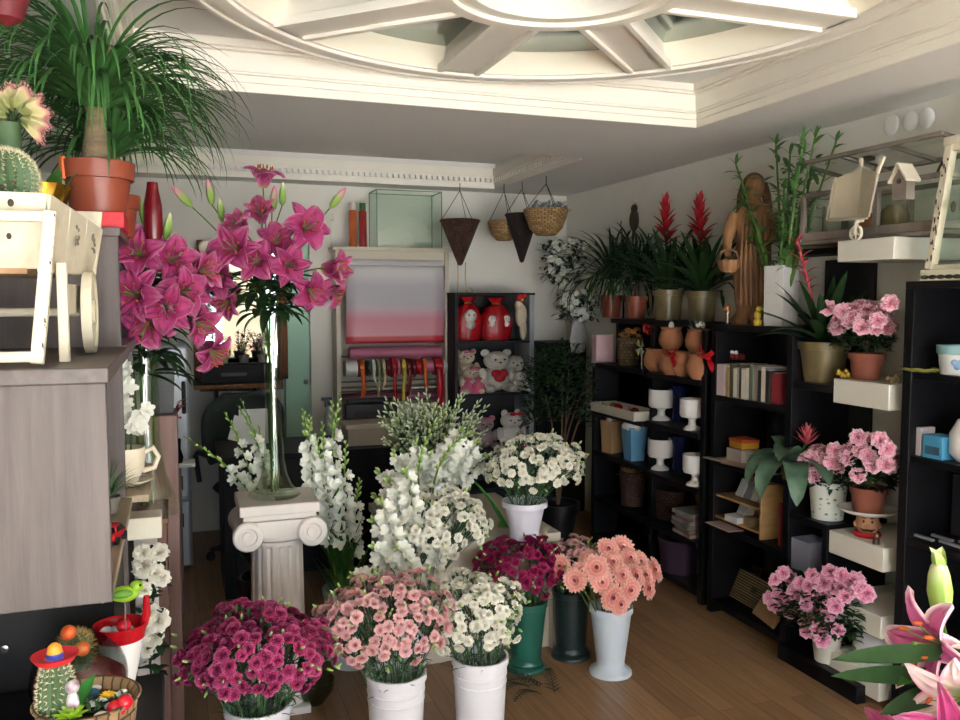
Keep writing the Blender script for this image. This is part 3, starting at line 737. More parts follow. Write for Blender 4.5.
# ---- inside the low section: red toy car, succulent tuft; cup and saucer, orchid on the board end
tc = thing('toy_car', 'tiny red toy car on the pale board of the grey shelf', 'toy', (-.135, 1.93, 1.086), rz=1.3)
MB().box((0, 0, .017), (.075, .034, .018)).box((-.004, 0, .032), (.04, .03, .016), taper=1.25).build('body', mat('toy_red', 'b5121d', .25), tc, bev=.005)
MB().box((-.004, 0, .032), (.042, .026, .010), taper=1.2).box((-.004, 0, .032), (.03, .033, .010), taper=1.2).build('windows', mat('dark_glass', '15181c', .1), tc)
for sx in (-.024, .024):
    for sy in (-.016, .016):
        MB().lathe([(0, -.004), (.009, -.004), (.009, .004), (0, .004)], 14, M=Matrix.Translation((sx, sy, .009)) @ Matrix.Rotation(pi/2, 4, 'X')).build('wheel', mat('toy_tyre', '16161a', .7), tc)
t = thing('grass_tuft', 'small tuft of pale green grass plant inside the grey shelf', 'plant', (-.16, 2.2, 1.086))
MB().lathe(potprof(.026, .02, .04), 18).build('pot', mat('grey_pot', '77726c', .6), t)
rnd.seed(2); strap_plant(t, .035, 40, .10, .005, (.6, 1.5), (.6, 1.6), G_GR)
cs = at(131, 487, Y=2.52)
t = thing('cup_planter', 'cream coffee cup and saucer planter holding white orchid sprays', 'planter', (cs.x-.01, 2.52, 1.086))
CER = mat('cream_ceramic', 'e6dcc4', .3)
MB().lathe([(0, 0), (.035, 0), (.05, .006), (.07, .014), (.07, .017), (.04, .010), (0, .008)], 30).build('saucer', CER, t)
MB().lathe([(0, .01), (.03, .01), (.032, .018), (.045, .04), (.05, .08), (.05, .105), (.046, .105), (.045, .08), (.04, .045), (0, .03)], 30).build('cup', CER, t)
MB().tube([(.046, -.0, .09), (.07, -.0, .10), (.083, 0, .075), (.072, 0, .045), (.042, 0, .038)], .0075, 8).build('handle', CER, t)
rnd.seed(12)
for k in range(3): 
    tt = thing('orchid_spray', 'white artificial orchid spray rising from the cream cup', 'flower', (cs.x-.01+.008*k, 2.51, 1.14), 0, 'white orchid sprays in the cup')
    e = [(0.01, -.0, .28), (.05, -.02, .16), (-.03, -.0, .22)][k]
    pa = bez((0, 0, 0), (e[0]*.2, e[1], e[2]*.9), e, 12); MB().tube(pa, .002, 5).build('stem', G_MD, tt)
    for i in range(7):
        f = 5+i; d = V((U(-.5, .9), -1, U(-.2, .6))); inst('floret', FLOR[i % 3], tt, pa[f], rot=face(d, U(0, 6)), scale=U(.55, .8))
# ---- glass vase of pink lilies on the brown stand
WOOD_B = mat('brown_board', '7d5a4b', .5, c2='62443a', scale=3, stretch=(12, 12, 1))
pb = at(154, 514, Y=2.98)
zt = pb.z
bs = thing('plant_stand', 'tall brown wooden box stand carrying the left glass vase', 'stand', (pb.x-.13, 3.05, 0))
MB().span((-.16, -.14, 0), (.17, .14, zt-.018)).build('body', WOOD_B, bs, bev=.003)
MB().span((-.165, -.145, zt-.018), (.175, .145, zt)).build('top', mat('brown_board_top', '8d6a56', .45, c2='6f5040', scale=3, stretch=(1, 12, 12)), bs, bev=.003)
pn = thing('wooden_crate', 'upright pinkish wood crate behind the left glass vase', 'crate', (-.13, 3.42, 0))
MB().span((-.12, -.1, 0), (.13, .1, 1.17)).build('body', mat('pinkish_board', '94756a', .55, c2='7a5d54', scale=3, stretch=(12, 12, 1)), pn, bev=.003)
bb = MB().lathe(potprof(.085, .07, .2, .2), 4, M=Matrix.Rotation(pi/4, 4, 'Z')).build('black_planter', mat('black_plastic', '141417', .4), None, loc=(-.062, 3.42, 1.171), smooth=20)
tag(bb, 'square black planter box on top of the pinkish crate', 'planter')
GLASS = glassmat('clear_glass', 'f6faf4', .84)
WATER = glassmat('vase_water', 'd3e2c8', .88)
def tall_vase(label, loc, prof, wl):
    t = thing('glass_vase', label, 'vase', loc)
    MB().lathe(prof, 36).build('glass', GLASS, t)
    return t
lv = V((pb.x-.02, 2.98, zt+.001))
tall_vase('tall clear glass vase of pink lilies on the brown box stand', lv, [(0, .006), (.10, .004), (.105, .01), (.09, .06), (.06, .14), (.048, .25), (.045, .4), (.05, .55), (.047, .55), (.042, .4), (.045, .25), (.057, .14), (.085, .065), (0, .02)], .3)
rnd.seed(31)
def lily_at(px, py, Y): return at(px, py, Y=Y)
LV1 = [((142, 258), 2.86, (-.2, -1, .3)), ((168, 262), 2.9, (.3, -1, .2)), ((190, 272), 2.95, (.8, -.7, .1)), ((140, 296), 2.82, (-.3, -1, .1)), ((165, 306), 2.82, (.1, -1, -.1)),
       ((150, 318), 2.85, (-.2, -1, -.5)), ((188, 318), 2.95, (.7, -.8, -.4)), ((132, 275), 2.9, (-.6, -.8, 0)), ((178, 292), 2.86, (.4, -1, 0)), ((200, 345), 2.98, (.9, -.5, -.6))]
lab = 'pink lily stem in the glass vase on the brown stand'
for k in range(4):
    hs = [(lily_at(*a, Y=y), d, k, 1.0) for (a, y, d) in LV1[k::4]]
    top = V((lv.x+.03*(k-1.5), 2.96, 1.72))
    bd = [[(lily_at(137, 240, 2.95), (-.4, -.3, 1), 1)], [(lily_at(165, 240, 2.95), (.2, -.2, 1), 1)], [], [(lily_at(145, 226, 2.95), (-.1, 0, 1), 1)]][k]
    lily_stem(lab, lv+V((.012*(k-1.5), .01*(k % 2), .03)), bez(lv+V((.012*(k-1.5), .01*(k % 2), .03)), lv+V((.02*(k-1.5), 0, .5)), top, 10), hs, 'pink lily stems in the left vase', 26, buds=bd, leafL=.19, leaf_from=.5)
# ---- white post with a garland of white roses, left of the aisle
gp = at(150, 690, Y=2.66)
ps = thing('display_post', 'narrow white post with pale stepped cap beside the brown stand', 'post', (gp.x, 2.72, 0))
zc = at(150, 540, Y=2.66).z
MB().span((-.035, -.03, 0), (.03, .03, zc)).build('shaft', PLASTER, ps, bev=.003)
MB().span((-.055, -.05, zc), (.045, .05, zc+.065)).build('cap', CREAM, ps, bev=.003)
t = thing('rose_garland', 'garland of white artificial roses wound down the narrow white post', 'garland', (gp.x, 2.66, .35))
rnd.seed(77)
B = V((gp.x, 2.66, .35)); path = [at(x, y, Y=2.655)-B for x, y in ((152, 545), (146, 570), (155, 590), (150, 615), (157, 640), (150, 662), (152, 680))]
MB().tube(path, .004, 6).build('vine', G_DK, t); b = MB()
for i in range(70): q = path[i % 6].lerp(path[i % 6+1], U(0, 1)); b.leaf(q+V((U(-.02, .02), U(-.02, .01), U(-.01, .01))), U(0, 6.3), U(-.4, .5), .045, .024, .5, n=4, fold=.2)
b.build('foliage', G_DK, t)
for x, y, s in ((143, 553, .8), (160, 552, .8), (145, 566, 1.05), (155, 573, .9), (162, 578, .75), (143, 590, .75), (150, 612, .8), (158, 620, 1.1), (144, 630, .8), (154, 637, .95), (146, 650, .7)):
    inst('bloom', rnd.choice(B_WHT), t, at(x, y, Y=2.63)-B, rot=face((U(-.4, .5), -1, U(0, .5)), U(0, 6)), scale=s*1.35)
# ---- low stand at the lower left with the dish garden, the glass bowl and the red boat pot
stand = thing('display_table', 'low dark display table under the cactus dish garden', 'table', (-.40, 1.62, 0))
ZT = .775
MB().span((-.36, -.28, ZT-.03), (.36, .34, ZT)).build('top', BLACK, stand, bev=.003)
for sx in (-.32, .32):
    for sy in (-.24, .30): MB().box((sx, sy, (ZT-.03)/2), (.04, .04, ZT-.03)).build('leg', BLACK, stand)
WICK = wickermat('light_wicker', 'a98d67', '87694a', 26, 7)
dc = at(86, 700, Y=1.48)
dg = thing('dish_garden_basket', 'round wicker basket dish garden of cactus, pebbles and berries at lower left', 'planter', (dc.x, 1.50, ZT))
D0 = V((dc.x, 1.50, ZT))
hz = at(86, 702, Y=1.50).z-ZT
MB().lathe([(0, 0), (.058, 0), (.070, hz*.6), (.078, hz), (.084, hz+.006), (.079, hz+.010), (.072, hz), (.070, hz-.015), (0, hz-.015)], 40).build('basket', WICK, dg)
MB().lathe([(0, hz-.015), (.0695, hz-.015), (.05, hz-.008), (0, hz-.005)], 20).build('soil', SOIL, dg)
def dl(px, py, dy=0): return at(px, py, Y=1.46+dy)-D0
cc = dl(56, 690, .02)
cactus(dg, (cc.x, cc.y, hz+.022), .025, .068, 16, CACT, 6, SPINE, .007, 'cactus_column', 18)
pebm = mat('pebble_white', 'd6dade', .6); rnd.seed(15)
for i in range(34):
    a = U(0, 6.28); r = U(0, 1)**.5*.062; x, y = r*math.cos(a), r*math.sin(a)
    if x < -.02 and y > -.03: continue
    MB().ball((x, y, hz-.008+U(0, .006)), (U(.006, .011), U(.005, .008), .005), 8, 5).build('pebble', pebm, dg, rz=0)
bl = mat('blue_pebble', '2d5a74', .35)
for x, y in ((-.04, -.045), (-.05, -.03), (-.03, -.052), (-.006, .03), (.004, .04), (-.012, .045)): MB().ball((x, y, hz-.004), (.013, .011, .008), 8, 5).build('blue_stone', bl, dg)
bm = mat('berry_red', 'c3182c', .2)
for px, py in ((115, 708), (125, 702), (118, 716)): 
    q = dl(px, py, -.005); MB().ball((q.x, q.y, max(q.z, hz)), .0125, 14, 10).build('berry', bm, dg)
def rosette(name, par, c, r, n, m, el0=.3):
    b = MB()
    for lay, (e, s, k) in enumerate(((el0, 1, n), (el0+.4, .85, n-1), (el0+.8, .6, max(3, n-3)))):
        for i in range(k): b.leaf(c, 2*pi*i/k+lay*.5, e, r*s, r*.42, -.25, n=4, nc=4, fold=.5)
    return b.build(name, m, par)
q = dl(70, 707, -.015); rosette('lime_succulent', dg, (q.x, q.y, hz+.0), .03, 8, mat('lime_leaf', 'a5cf3e', .4))
q = dl(107, 684, .0); rosette('yellow_flower', dg, (q.x, q.y, hz+.02), .015, 9, mat('yellow_petal', 'e6bf2c', .5))
b = MB(); q = dl(108, 695, .03); rnd.seed(3)
for i in range(60): b.leaf((q.x+U(-.03, .03), q.y+U(-.02, .02), hz-.01), U(0, 6.3), U(.3, 1.4), U(.01, .025), .006, .6, n=3)
b.build('moss_plant', G_GR, dg)
q = dl(86, 688, .02); b = MB(); b.leaf((q.x-.01, q.y, hz), .6, 1.1, .055, .03, .2, n=5, nc=4, fold=.3, prof=lambda t: math.sin(pi*min(1, .05+t*.95))**.6*(1+.18*math.sin(t*22))); b.build('green_leaf', mat('felt_green', '3c8a3a', .6), dg)
q = dl(72, 680, .0); g = MB().ball((q.x, q.y, hz+.018), (.010, .010, .022), 10, 8).ball((q.x, q.y, hz+.046), .011, 10, 8).build('figurine', mat('white_red_ceramic', 'd8d4da', .3, c2='7a3050', scale=60), dg)
sh = thing('sombrero', 'tiny red sombrero with yellow top and blue band on the cactus', 'hat', (D0.x+cc.x, D0.y+cc.y, ZT+hz+.084))
MB().lathe([(0, 0), (.028, 0), (.034, .008), (.0355, .011), (.033, .010), (.026, .005), (.013, .005), (.0, .005)], 30).build('brim', mat('hat_red', 'c4242f', .5), sh)
MB().lathe([(.0135, .004), (.013, .014), (.0, .014)], 20).build('hat_band', mat('hat_blue', '4a55c0', .5), sh)
MB().lathe([(.0122, .014), (.010, .024), (.005, .029), (0, .030)], 20).build('crown', mat('hat_yellow', 'e89a2f', .5), sh)
# glass bowl terrarium
bcx = at(77, 652, Y=1.75)
gb = thing('glass_bowl_terrarium', 'round glass bowl terrarium with red gravel and a small cactus', 'terrarium', (bcx.x, 1.77, ZT))
r = .088
pr = [(r*math.sin(x), r-r*math.cos(x)*1.0+.004) for x in [i/16*pi*.80 for i in range(17)]]
MB().lathe(pr+[(a-.003, b) for a, b in reversed(pr)][0:1]+[(a*.965, r+(b-r)*.965) for a, b in reversed(pr)], 40).build('glass', glassmat('smoky_glass', 'dfe3e2', .87), gb)
MB().lathe([(0, .02)]+[(r*.94*math.sin(x), r-r*.94*math.cos(x)) for x in [.45+i*.15 for i in range(9)]]+[(.06, .112), (0, .112)], 32).build('red_gravel', mat('red_gravel', 'a81c24', .6, .5, 60, bump=.6), gb)
cactus(gb, (-.005, .0, .142), .030, .042, 12, CACT, 6, SPINEB, .012, 'cactus')
for px, py, c in ((68, 634, 'd9722f'), (82, 650, 'b9762f')):
    q = at(px, py, Y=1.70)-V((bcx.x, 1.77, ZT)); MB().ball((q.x, q.y*.9, q.z), .014, 12, 8).build('orange_bead', mat('bead_'+c, c, .4, c2='d2432c', scale=40), gb)
# red and white boat-shaped pot with a green bird
bo = at(123, 650, Y=1.88)
zr = at(124, 632, Y=1.86).z-ZT
t = thing('boat_planter', 'red rimmed white boat shaped ceramic planter on the low table', 'planter', (bo.x-.005, 1.90, ZT))
MB().lathe([(0, 0), (.03, 0), (.045, zr*.35), (.062, zr*.8), (.062, zr*.82), (.05, zr*.8), (0, zr*.7)], 32, M=Matrix.Diagonal((.75, .7, 1, 1))).build('hull', mat('white_ceramic', 'e9e7e4', .25), t)
MB().lathe([(.062, zr*.8), (.071, zr*1.0), (.072, zr*1.04), (.066, zr*1.02), (.056, zr*.8)], 32, M=Matrix.Diagonal((.75, .7, 1, 1)), wob=lambda a, z: 1).build('rim', mat('red_ceramic', 'b4121f', .2), t)
MB().lathe([(0, zr*.8), (.058, zr*.86), (.03, zr*.95), (0, zr*.98)], 20, M=Matrix.Diagonal((.72, .68, 1, 1))).build('moss', G_GR, t)
for x in (-.025, -.008, .014): MB().ball((x, -.02, zr*.98), (.014, .012, .011), 10, 6).build('pebble', mat('grey_pebble', 'a6abad', .6), t)
MB().tube([(.046, 0, zr*.98), (.052, 0, zr*1.15), (.053, 0, zr*1.42)], [.009, .009, .006], 8).build('prow', MC['red_ceramic'], t)
MB().ball((.008, -.025, zr*1.06), .015, 12, 8).build('berry', bm, t)
bd = at(124, 597, Y=1.84)
bi = thing('toy_bird', 'small lime green ornament bird perched over the red boat planter', 'ornament', (bd.x, 1.86, ZT+zr*.98))
hb = bd.z-(ZT+zr*.98)
MB().ball((0, 0, hb), (.028, .018, .017), 16, 10).ball((.024, 0, hb+.014), (.014, .012, .012), 14, 8).tube([(-.025, 0, hb), (-.045, 0, hb-.010)], [.012, .006], 8).build('body', mat('lime_paint', '8fb832', .5), bi)
MB().tube([(.034, 0, hb+.014), (.047, 0, hb+.012)], [.005, .0008], 6).build('beak', mat('beak_grey', 'cfc8b8', .5), bi)
MB().ball((.031, -.010, hb+.018), .0028, 8, 6).build('eye', CHIP, bi)
MB().ball((-.002, -.011, hb+.003), (.021, .009, .010), 12, 8).build('wing', mat('green_paint', '5d8f2b', .5), bi)
MB().tube([(0, 0, 0), (0, 0, hb)], .0015, 5).build('wire', MIDMETAL, bi)
# ================================================================ plaster column, trumpet vase, lilies, gladioli
cp = at(280, 504, Y=3.2)
CX, CY, CZ = cp.x-.0, 3.33, cp.z
col = thing('fluted_pedestal', 'white fluted plaster column pedestal with scroll capital', 'pedestal', (CX, CY, 0))
def flutes(a, z): return 1-.075*max(0, math.cos(a*16))**2
MB().lathe([(.108, .09), (.106, .12), (.098, CZ-.18), (.105, CZ-.17), (.105, CZ-.155), (.10, CZ-.15), (.10, CZ-.1)], 128, wob=lambda a, z: flutes(a, z) if .13 > 0 and z < CZ-.175 and z > .1 else 1).build('shaft', PLASTER, col)
MB().lathe([(0, .03), (.108, .03), (.112, .045), (.109, .07), (.108, .09)], 48).span((-.108, -.108, 0), (.108, .108, .03)).build('base', PLASTER, col, bev=.004)
MB().box((0, 0, CZ-.02), (.295, .28, .04)).box((0, 0, CZ-.05), (.27, .25, .025)).build('abacus', PLASTER, col, bev=.005)
for sx in (-1, 1):
    m = MB(); M = Matrix.Translation((sx*.118, 0, CZ-.112)) @ Matrix.Rotation(pi/2, 4, 'X')
    m.lathe([(0, -.15), (.02, -.152), (.022, -.146), (.03, -.146), (.033, -.152), (.05, -.152), (.056, -.145), (.05, -.06), (.043, 0), (.05, .06), (.056, .145), (.05, .152), (.033, .152), (.03, .146), (.022, .146), (.02, .152), (0, .15)], 32, M=M)
    m.build('volute', PLASTER, col)
m = MB(); m.add([(-.125, -.13, CZ-.065), (.125, -.13, CZ-.065), (.09, -.12, CZ-.13), (-.09, -.12, CZ-.13), (-.125, .13, CZ-.065), (.125, .13, CZ-.065), (.09, .12, CZ-.13), (-.09, .12, CZ-.13)],
   [(0, 3, 2, 1), (4, 5, 6, 7), (0, 1, 5, 4), (1, 2, 6, 5), (2, 3, 7, 6), (3, 0, 4, 7)]); m.lathe([(.105, CZ-.155), (.118, CZ-.145), (.118, CZ-.13), (.1, CZ-.12)], 40); m.build('echinus', PLASTER, col)
vb = V((CX-.005, CY, CZ+.001))
ztop = at(276, 318, Y=3.33).z-CZ
tall_vase('tall trumpet-footed clear glass vase of pink lilies on the white column', vb, [(0, .004), (.092, .002), (.10, .008), (.094, .018), (.066, .045), (.05, .085), (.04, .14), (.033, .24), (.030, .34), (.032, ztop*.75), (.042, ztop), (.039, ztop), (.029, ztop*.75), (.027, .34), (.030, .24), (.037, .14), (.046, .09), (.06, .052), (.08, .024), (0, .016)], .3)
LV2 = [((240, 252), 3.22, (-.5, -1, .2), 0, 1.12), ((228, 276), 3.25, (-.7, -.9, -.1), 0, 1), ((262, 222), 3.3, (-.2, -.7, .6), 1, .95), ((301, 232), 3.22, (.25, -1, .25), 1, 1.1), ((322, 268), 3.22, (.8, -.8, -.1), 1, 1.1),
       ((286, 264), 3.2, (.1, -1, -.1), 2, .95), ((258, 262), 3.2, (-.2, -1, 0), 2, 1), ((234, 296), 3.28, (-.6, -.7, -.6), 2, .9), ((304, 286), 3.24, (.4, -.9, -.4), 3, 1), ((245, 232), 3.3, (-.5, -.7, .5), 3, .9), ((325, 288), 3.27, (.9, -.6, -.5), 3, .85), ((275, 245), 3.25, (0, -1, .4), 4, .9)]
BD2 = [((192, 207), 3.35, (-.9, -.2, .9), 4, 0), ((212, 205), 3.38, (-.15, 0, 1), 4, 0), ((222, 222), 3.38, (-.1, 0, 1), 0, 1), ((330, 208), 3.32, (.6, -.2, .8), 3, 0), ((272, 212), 3.32, (.1, -.2, 1), 2, 0), ((282, 206), 3.34, (.05, 0, 1), 1, 1)]
rnd.seed(19)
for k in range(5):
    hs = [(at(*a, Y=y), d, i, s) for i, (a, y, d, q, s) in enumerate(LV2) if q == k]
    if k == 2: hs.append((at(263, 188, Y=3.32), (.1, -.3, 1), 0, .9))
    bd = [(at(*a, Y=y), d, g) for (a, y, d, q, g) in BD2 if q == k]
    o = V((.012*math.cos(k*1.26), .012*math.sin(k*1.26), .02))
    top = vb+V((.05*(k-2) if k < 4 else -.06, .0, ztop+.22))
    lily_stem('pink lily stem in the tall glass vase on the white column', vb+o, bez(vb+o, vb+V((o.x*1.2, o.y*1.2, ztop*.95)), top, 12), hs, 'pink lily stems in the column vase', 18, buds=bd, leafL=.18, leaf_from=.66)
# ---- gladioli behind the column, in two buckets on the floor
gl = bucket('flower_bucket', 'pale grey bucket of white gladioli behind the column and the purple carnations', (.70, 3.62, 0), .12, .09, .34, mat('grey_plastic', 'b9bfc6', .4), ribs=(10,))
rnd.seed(41)
GR = 'white gladiolus stems right of the column'
gb0 = V((.70, 3.62, .06))
for (tip, bend) in (((340, 392), (318, 520)), ((303, 408), (312, 500)), ((322, 420), (325, 520)), ((332, 400), (330, 500)), ((316, 432), (332, 540)), ((360, 478), (345, 560)), ((310, 415), (300, 480)), ((346, 440), (340, 540))):
    tp = at(*tip, Y=3.5+U(-.1, .1)); md = at(*bend, Y=3.55)
    gladiolus('white gladiolus spike in the grey bucket right of the column', GR, gb0+V((U(-.04, .04), U(-.04, .04), 0)), md, tp, (U(-.3, .3), -1, .0), nf=10, nb=7, f0=.52, f1=.86, s=.95, leafn=7)
fg = at(235, 490, Y=3.9)
bucket('flower_bucket', 'dark bucket of white gladioli hidden behind the white column', (.36, 3.72, 0), .12, .09, .4, mat('black_plastic', '141417', .4))
GL = 'white gladiolus stems left of the column'
g1 = V((.36, 3.72, .08))
for (tip, bend) in (((183, 436), (300, 500)), ((224, 412), (265, 470)), ((237, 405), (285, 470)), ((240, 398), (290, 500)), ((205, 450), (290, 500)), ((258, 425), (275, 490))):
    tp = at(*tip, Y=3.62+U(-.1, .15)); md = at(*bend, Y=3.7)
    gladiolus('white gladiolus spike leaning out left of the column', GL, g1+V((U(-.04, .04), U(-.04, .04), 0)), md, tp, (-.2, -1, .2), nf=10, nb=6, f0=.46, f1=.80, s=.85)
# ================================================================ back of the shop
BKY = 5.8
dk = thing('counter', 'black counter behind the white column', 'counter', (.22, 4.62, 0))
MB().span((0, 0, .0), (.06, .5, .74)).build('side_panel', BLACK, dk, bev=.003)
MB().span((1.15, 0, .0), (1.21, .5, .74)).build('side_panel', BLACK, dk, bev=.003)
MB().span((.06, .03, .1), (1.15, .06, .74)).build('front_panel', BLACK, dk, bev=.003)
MB().span((-.02, -.03, .74), (1.23, .52, .775)).build('top', BLACK, dk, bev=.003)
bx = at(352, 496, Y=4.64)
sb = thing('counter_box', 'pale beige box with a lid standing on the black counter', 'box', (at(372, 497, Y=4.75).x, 4.78, .776))
w = mpp(at(372, 480, Y=4.75))
MB().box((0, 0, 17*w/2), (52*w, .2, 17*w)).build('body', mat('beige_card', 'a99d8b', .7, .08, 6), sb, bev=.003)
MB().box((0, 0, 17*w+.012), (56*w, .22, .024)).build('lid', mat('beige_card_lid', 'b7ab99', .7, .08, 6), sb, bev=.003)
mn = thing('label_printer', 'black machine behind the beige box on the counter', 'machine', (at(372, 460, Y=5.0).x, 5.05, .776))
MB().box((0, 0, .10), (.32, .1, .2)).box((0, .02, .21), (.28, .06, .03)).build('body', mat('black_plastic', '141417', .4), mn, bev=.01)
MB().box((0, -.055, .13), (.2, .006, .04)).build('slot', mat('dark_slot', '050506', .5), mn)
# fridge
fp = at(172, 566, Z=0); fq = at(193, 566, Z=0)
fz = at(185, 346, Y=5.1).z
fg = thing('refrigerator', 'white refrigerator with a dark handle at the back left', 'refrigerator', (fp.x-.25, 5.2, 0))
wR = fq.x-fp.x+.25
MB().span((0, 0, .03), (wR, .6, fz)).build('cabinet', mat('fridge_grey', 'a9acb2', .35), fg, bev=.01)
MB().span((.01, -.05, .45), (wR-.01, -.005, fz-.01)).build('door', mat('fridge_white', 'd4d9e2', .22), fg, bev=.012)
MB().span((.01, -.05, .05), (wR-.01, -.005, .43)).build('door', MC['fridge_white'], fg, bev=.012)
MB().tube([(wR-.03, -.05, .95), (wR-.03, -.085, .97), (wR-.03, -.085, 1.10), (wR-.03, -.05, 1.12)], .012, 8).build('handle', mat('black_plastic', '141417', .4), fg)
MB().span((wR-.06, -.056, .28), (wR-.045, -.05, .36)).span((wR-.06, -.056, .5), (wR-.045, -.05, .58)).build('grip', MC['black_plastic'], fg)
# red flower in a small vase on a stand by the fridge
rf = at(178, 460, Y=4.4)
t = thing('bracket_shelf', 'small pale bracket shelf holding the red flower vase beside the fridge', 'shelf', (rf.x, 4.45, rf.z-.02))
zb = rf.z-.02
MB().box((0, 0, -.008), (.16, .14, .016)).build('board', WHITE_LAQ, t)
MB().box((0, .05, -zb/2-.008), (.03, .03, zb-.016)).build('post', mat('grey_pot', '77726c', .6), t)
v = MB().lathe([(0, 0), (.022, 0), (.026, .03), (.014, .07), (.016, .12), (.013, .12), (.011, .07), (.02, .03), (0, .01)], 20).build('bud_vase', mat('dark_glass', '15181c', .1), None, loc=(rf.x, 4.43, zb+.001)); tag(v, 'small dark bud vase with the red flower beside the fridge', 'vase')
t = thing('red_flower', 'dark red spider flower in the small dark vase beside the fridge', 'flower', (rf.x, 4.43, zb+.08))
MB().tube([(0, 0, 0), (0, 0, .14)], .003, 6).build('stem', G_DK, t); rnd.seed(6)
b = MB()
for i in range(18): b.leaf((0, 0, .14+U(0, .08)), i*2.4, U(-.2, 1.2), .07, .018, U(.6, 2), n=6, nc=2)
b.build('bloom', P_RED, t)
# office chair
oc = thing('office_chair', 'dark green-grey office chair with curved back behind the counter', 'chair', (at(243, 450, Y=5.35).x, 5.42, 0), rz=.3)
CHF = mat('chair_fabric', '3a423b', .9, .2, 80, bump=.2)
zt_, zb_ = at(243, 396, Y=5.35).z, at(243, 470, Y=5.35).z
hh = (zt_-.62)
b = MB(); N = 14; vs = []; uv = []
for j in range(N+1):
    t_ = j/N; z = .62+hh*t_; wd = .24*(1-max(0, (t_-.6)/.4)**3*.45)*(.85+.15*min(1, t_*4))
    for i in range(11):
        q = i/5-1; vs.append((wd*q, -.10*(q*q)+.03*math.sin(t_*3), z-(abs(q)**4)*.04*t_)); uv.append((i/10, t_))
b.add(vs, [(j*11+i, j*11+i+1, j*11+i+12, j*11+i+11) for j in range(N) for i in range(10)], uv)
o = b.build('backrest', CHF, oc); sm = o.modifiers.new('solid', 'SOLIDIFY'); sm.thickness = .05; o.modifiers.new('bv', 'BEVEL').width = .01
MB().ball((0, -.2, .48), (.25, .24, .05), 20, 8).build('seat', CHF, oc)
for s in (-1, 1): MB().tube([(s*.27, .0, .5), (s*.29, -.0, .66), (s*.29, -.05, .69), (s*.29, -.28, .69)], .016, 8).build('armrest', MC['black_plastic'], oc)
MB().tube([(0, -.15, .12), (0, -.15, .45)], .025, 12).build('pedestal', MC['black_plastic'], oc)
for i in range(5):
    a = 2*pi*i/5; MB().tube([(0, -.15, .12), (.26*math.cos(a), -.15+.26*math.sin(a), .07)], [.022, .014], 8).ball((.26*math.cos(a), -.15+.26*math.sin(a), .03), .03, 10, 6).build('leg', MC['black_plastic'], oc)
pp_ = thing('paper_stack', 'sheet of white paper leaning on the chair behind the counter', 'paper', (at(255, 440, Y=4.9).x, 4.95, .776))
MB().box((0, 0, .1), (.16, .006, .2), M=Matrix.Rotation(-.2, 4, 'X')).build('sheet', mat('white_paper', 'd9d9d4', .8), pp_)
MB().box((-.1, -.06, .055), (.10, .006, .14), M=Matrix.Rotation(-.25, 4, 'X') @ Matrix.Rotation(.3, 4, 'Y')).build('card', mat('white_paper', 'd9d9d4', .8), pp_)
# black box (screen seen edge on) with plants in front of the mirror, on a wicker-edged ledge
mx0, mx1 = at(200, 385, Y=5.98).x, at(284, 385, Y=5.98).x
mz0 = at(240, 391, Y=5.98).z
WKO = wickermat('orange_wicker', '9a6238', '6f4424', 30, 2)
mr = thing('framed_mirror', 'large wall mirror in a woven orange-brown frame on the back wall', 'mirror', ((mx0+mx1)/2, 6.06, mz0))
wm = mx1-mx0; hm = .95
MB().span((-wm/2, -.05, 0), (wm/2, 0, .07)).build('frame_rail', WKO, mr, bev=.008)
MB().span((-wm/2, -.05, hm), (wm/2, 0, hm+.07)).build('frame_rail', WKO, mr, bev=.008)
for s in (-1, 1): MB().span((s*wm/2-.035, -.05, .07), (s*wm/2+.035, 0, hm)).build('frame_stile', WKO, mr, bev=.008)
MB().span((-wm/2+.03, -.025, .06), (wm/2-.03, -.015, hm+.01)).build('mirror_glass', mat('mirror', 'd8dcd8', .03, metal=1), mr)
lx0, lx1 = at(200, 380, Y=5.8).x, at(272, 380, Y=5.8).x
lz = at(236, 382, Y=5.8).z
t = thing('ledge_shelf', 'narrow ledge under the mirror carrying the black box', 'shelf', (0, 0, 0))
MB().span((lx0-.04, 5.66, lz-.03), (lx1+.02, 5.99, lz)).build('board', WKO, t, bev=.003)
for x in (lx0+.1, lx1-.1): MB().span((x-.01, 5.72, lz-.16), (x+.01, 5.99, lz-.03)).build('bracket', BLACK, t)
bo_ = thing('black_box', 'long low black box on the ledge in front of the mirror', 'box', ((lx0+lx1)/2, 5.78, lz))
hb_ = at(236, 364, Y=5.7).z-lz
MB().box((0, 0, hb_/2), (lx1-lx0, .14, hb_)).build('body', mat('black_matt', '0a0a0c', .6, spec=.2), bo_, bev=.006)
MB().box((-.02, -.073, hb_*.45), (.16, .004, .02)).build('slot', mat('dark_slot', '050506', .5), bo_)
rnd.seed(61)
for i, x in enumerate((-.2, -.08, .05, .17)):
    t = thing('small_plant', 'small leafy green plant on the black box before the mirror', 'potted plant', ((lx0+lx1)/2+x, 5.80, lz+hb_+.001), 0, 'plants on the black box')
    MB().lathe(potprof(.035, .028, .05), 18).build('pot', mat('grey_pot', '77726c', .6), t)
    b = MB()
    for k in range(7):
        e = V((U(-.07, .07), U(-.04, .04), U(.1, .22))); b.tube(bez((0, 0, .04), (e.x*.2, e.y*.2, e.z*.7), e, 4), .002, 4)
        for q in range(9): f = q/9; b.leaf(V((0, 0, .04)).lerp(e, f), U(0, 6.3), U(-.2, .8), .035, .014, .5, n=3)
    b.build('foliage', G_DK, t)
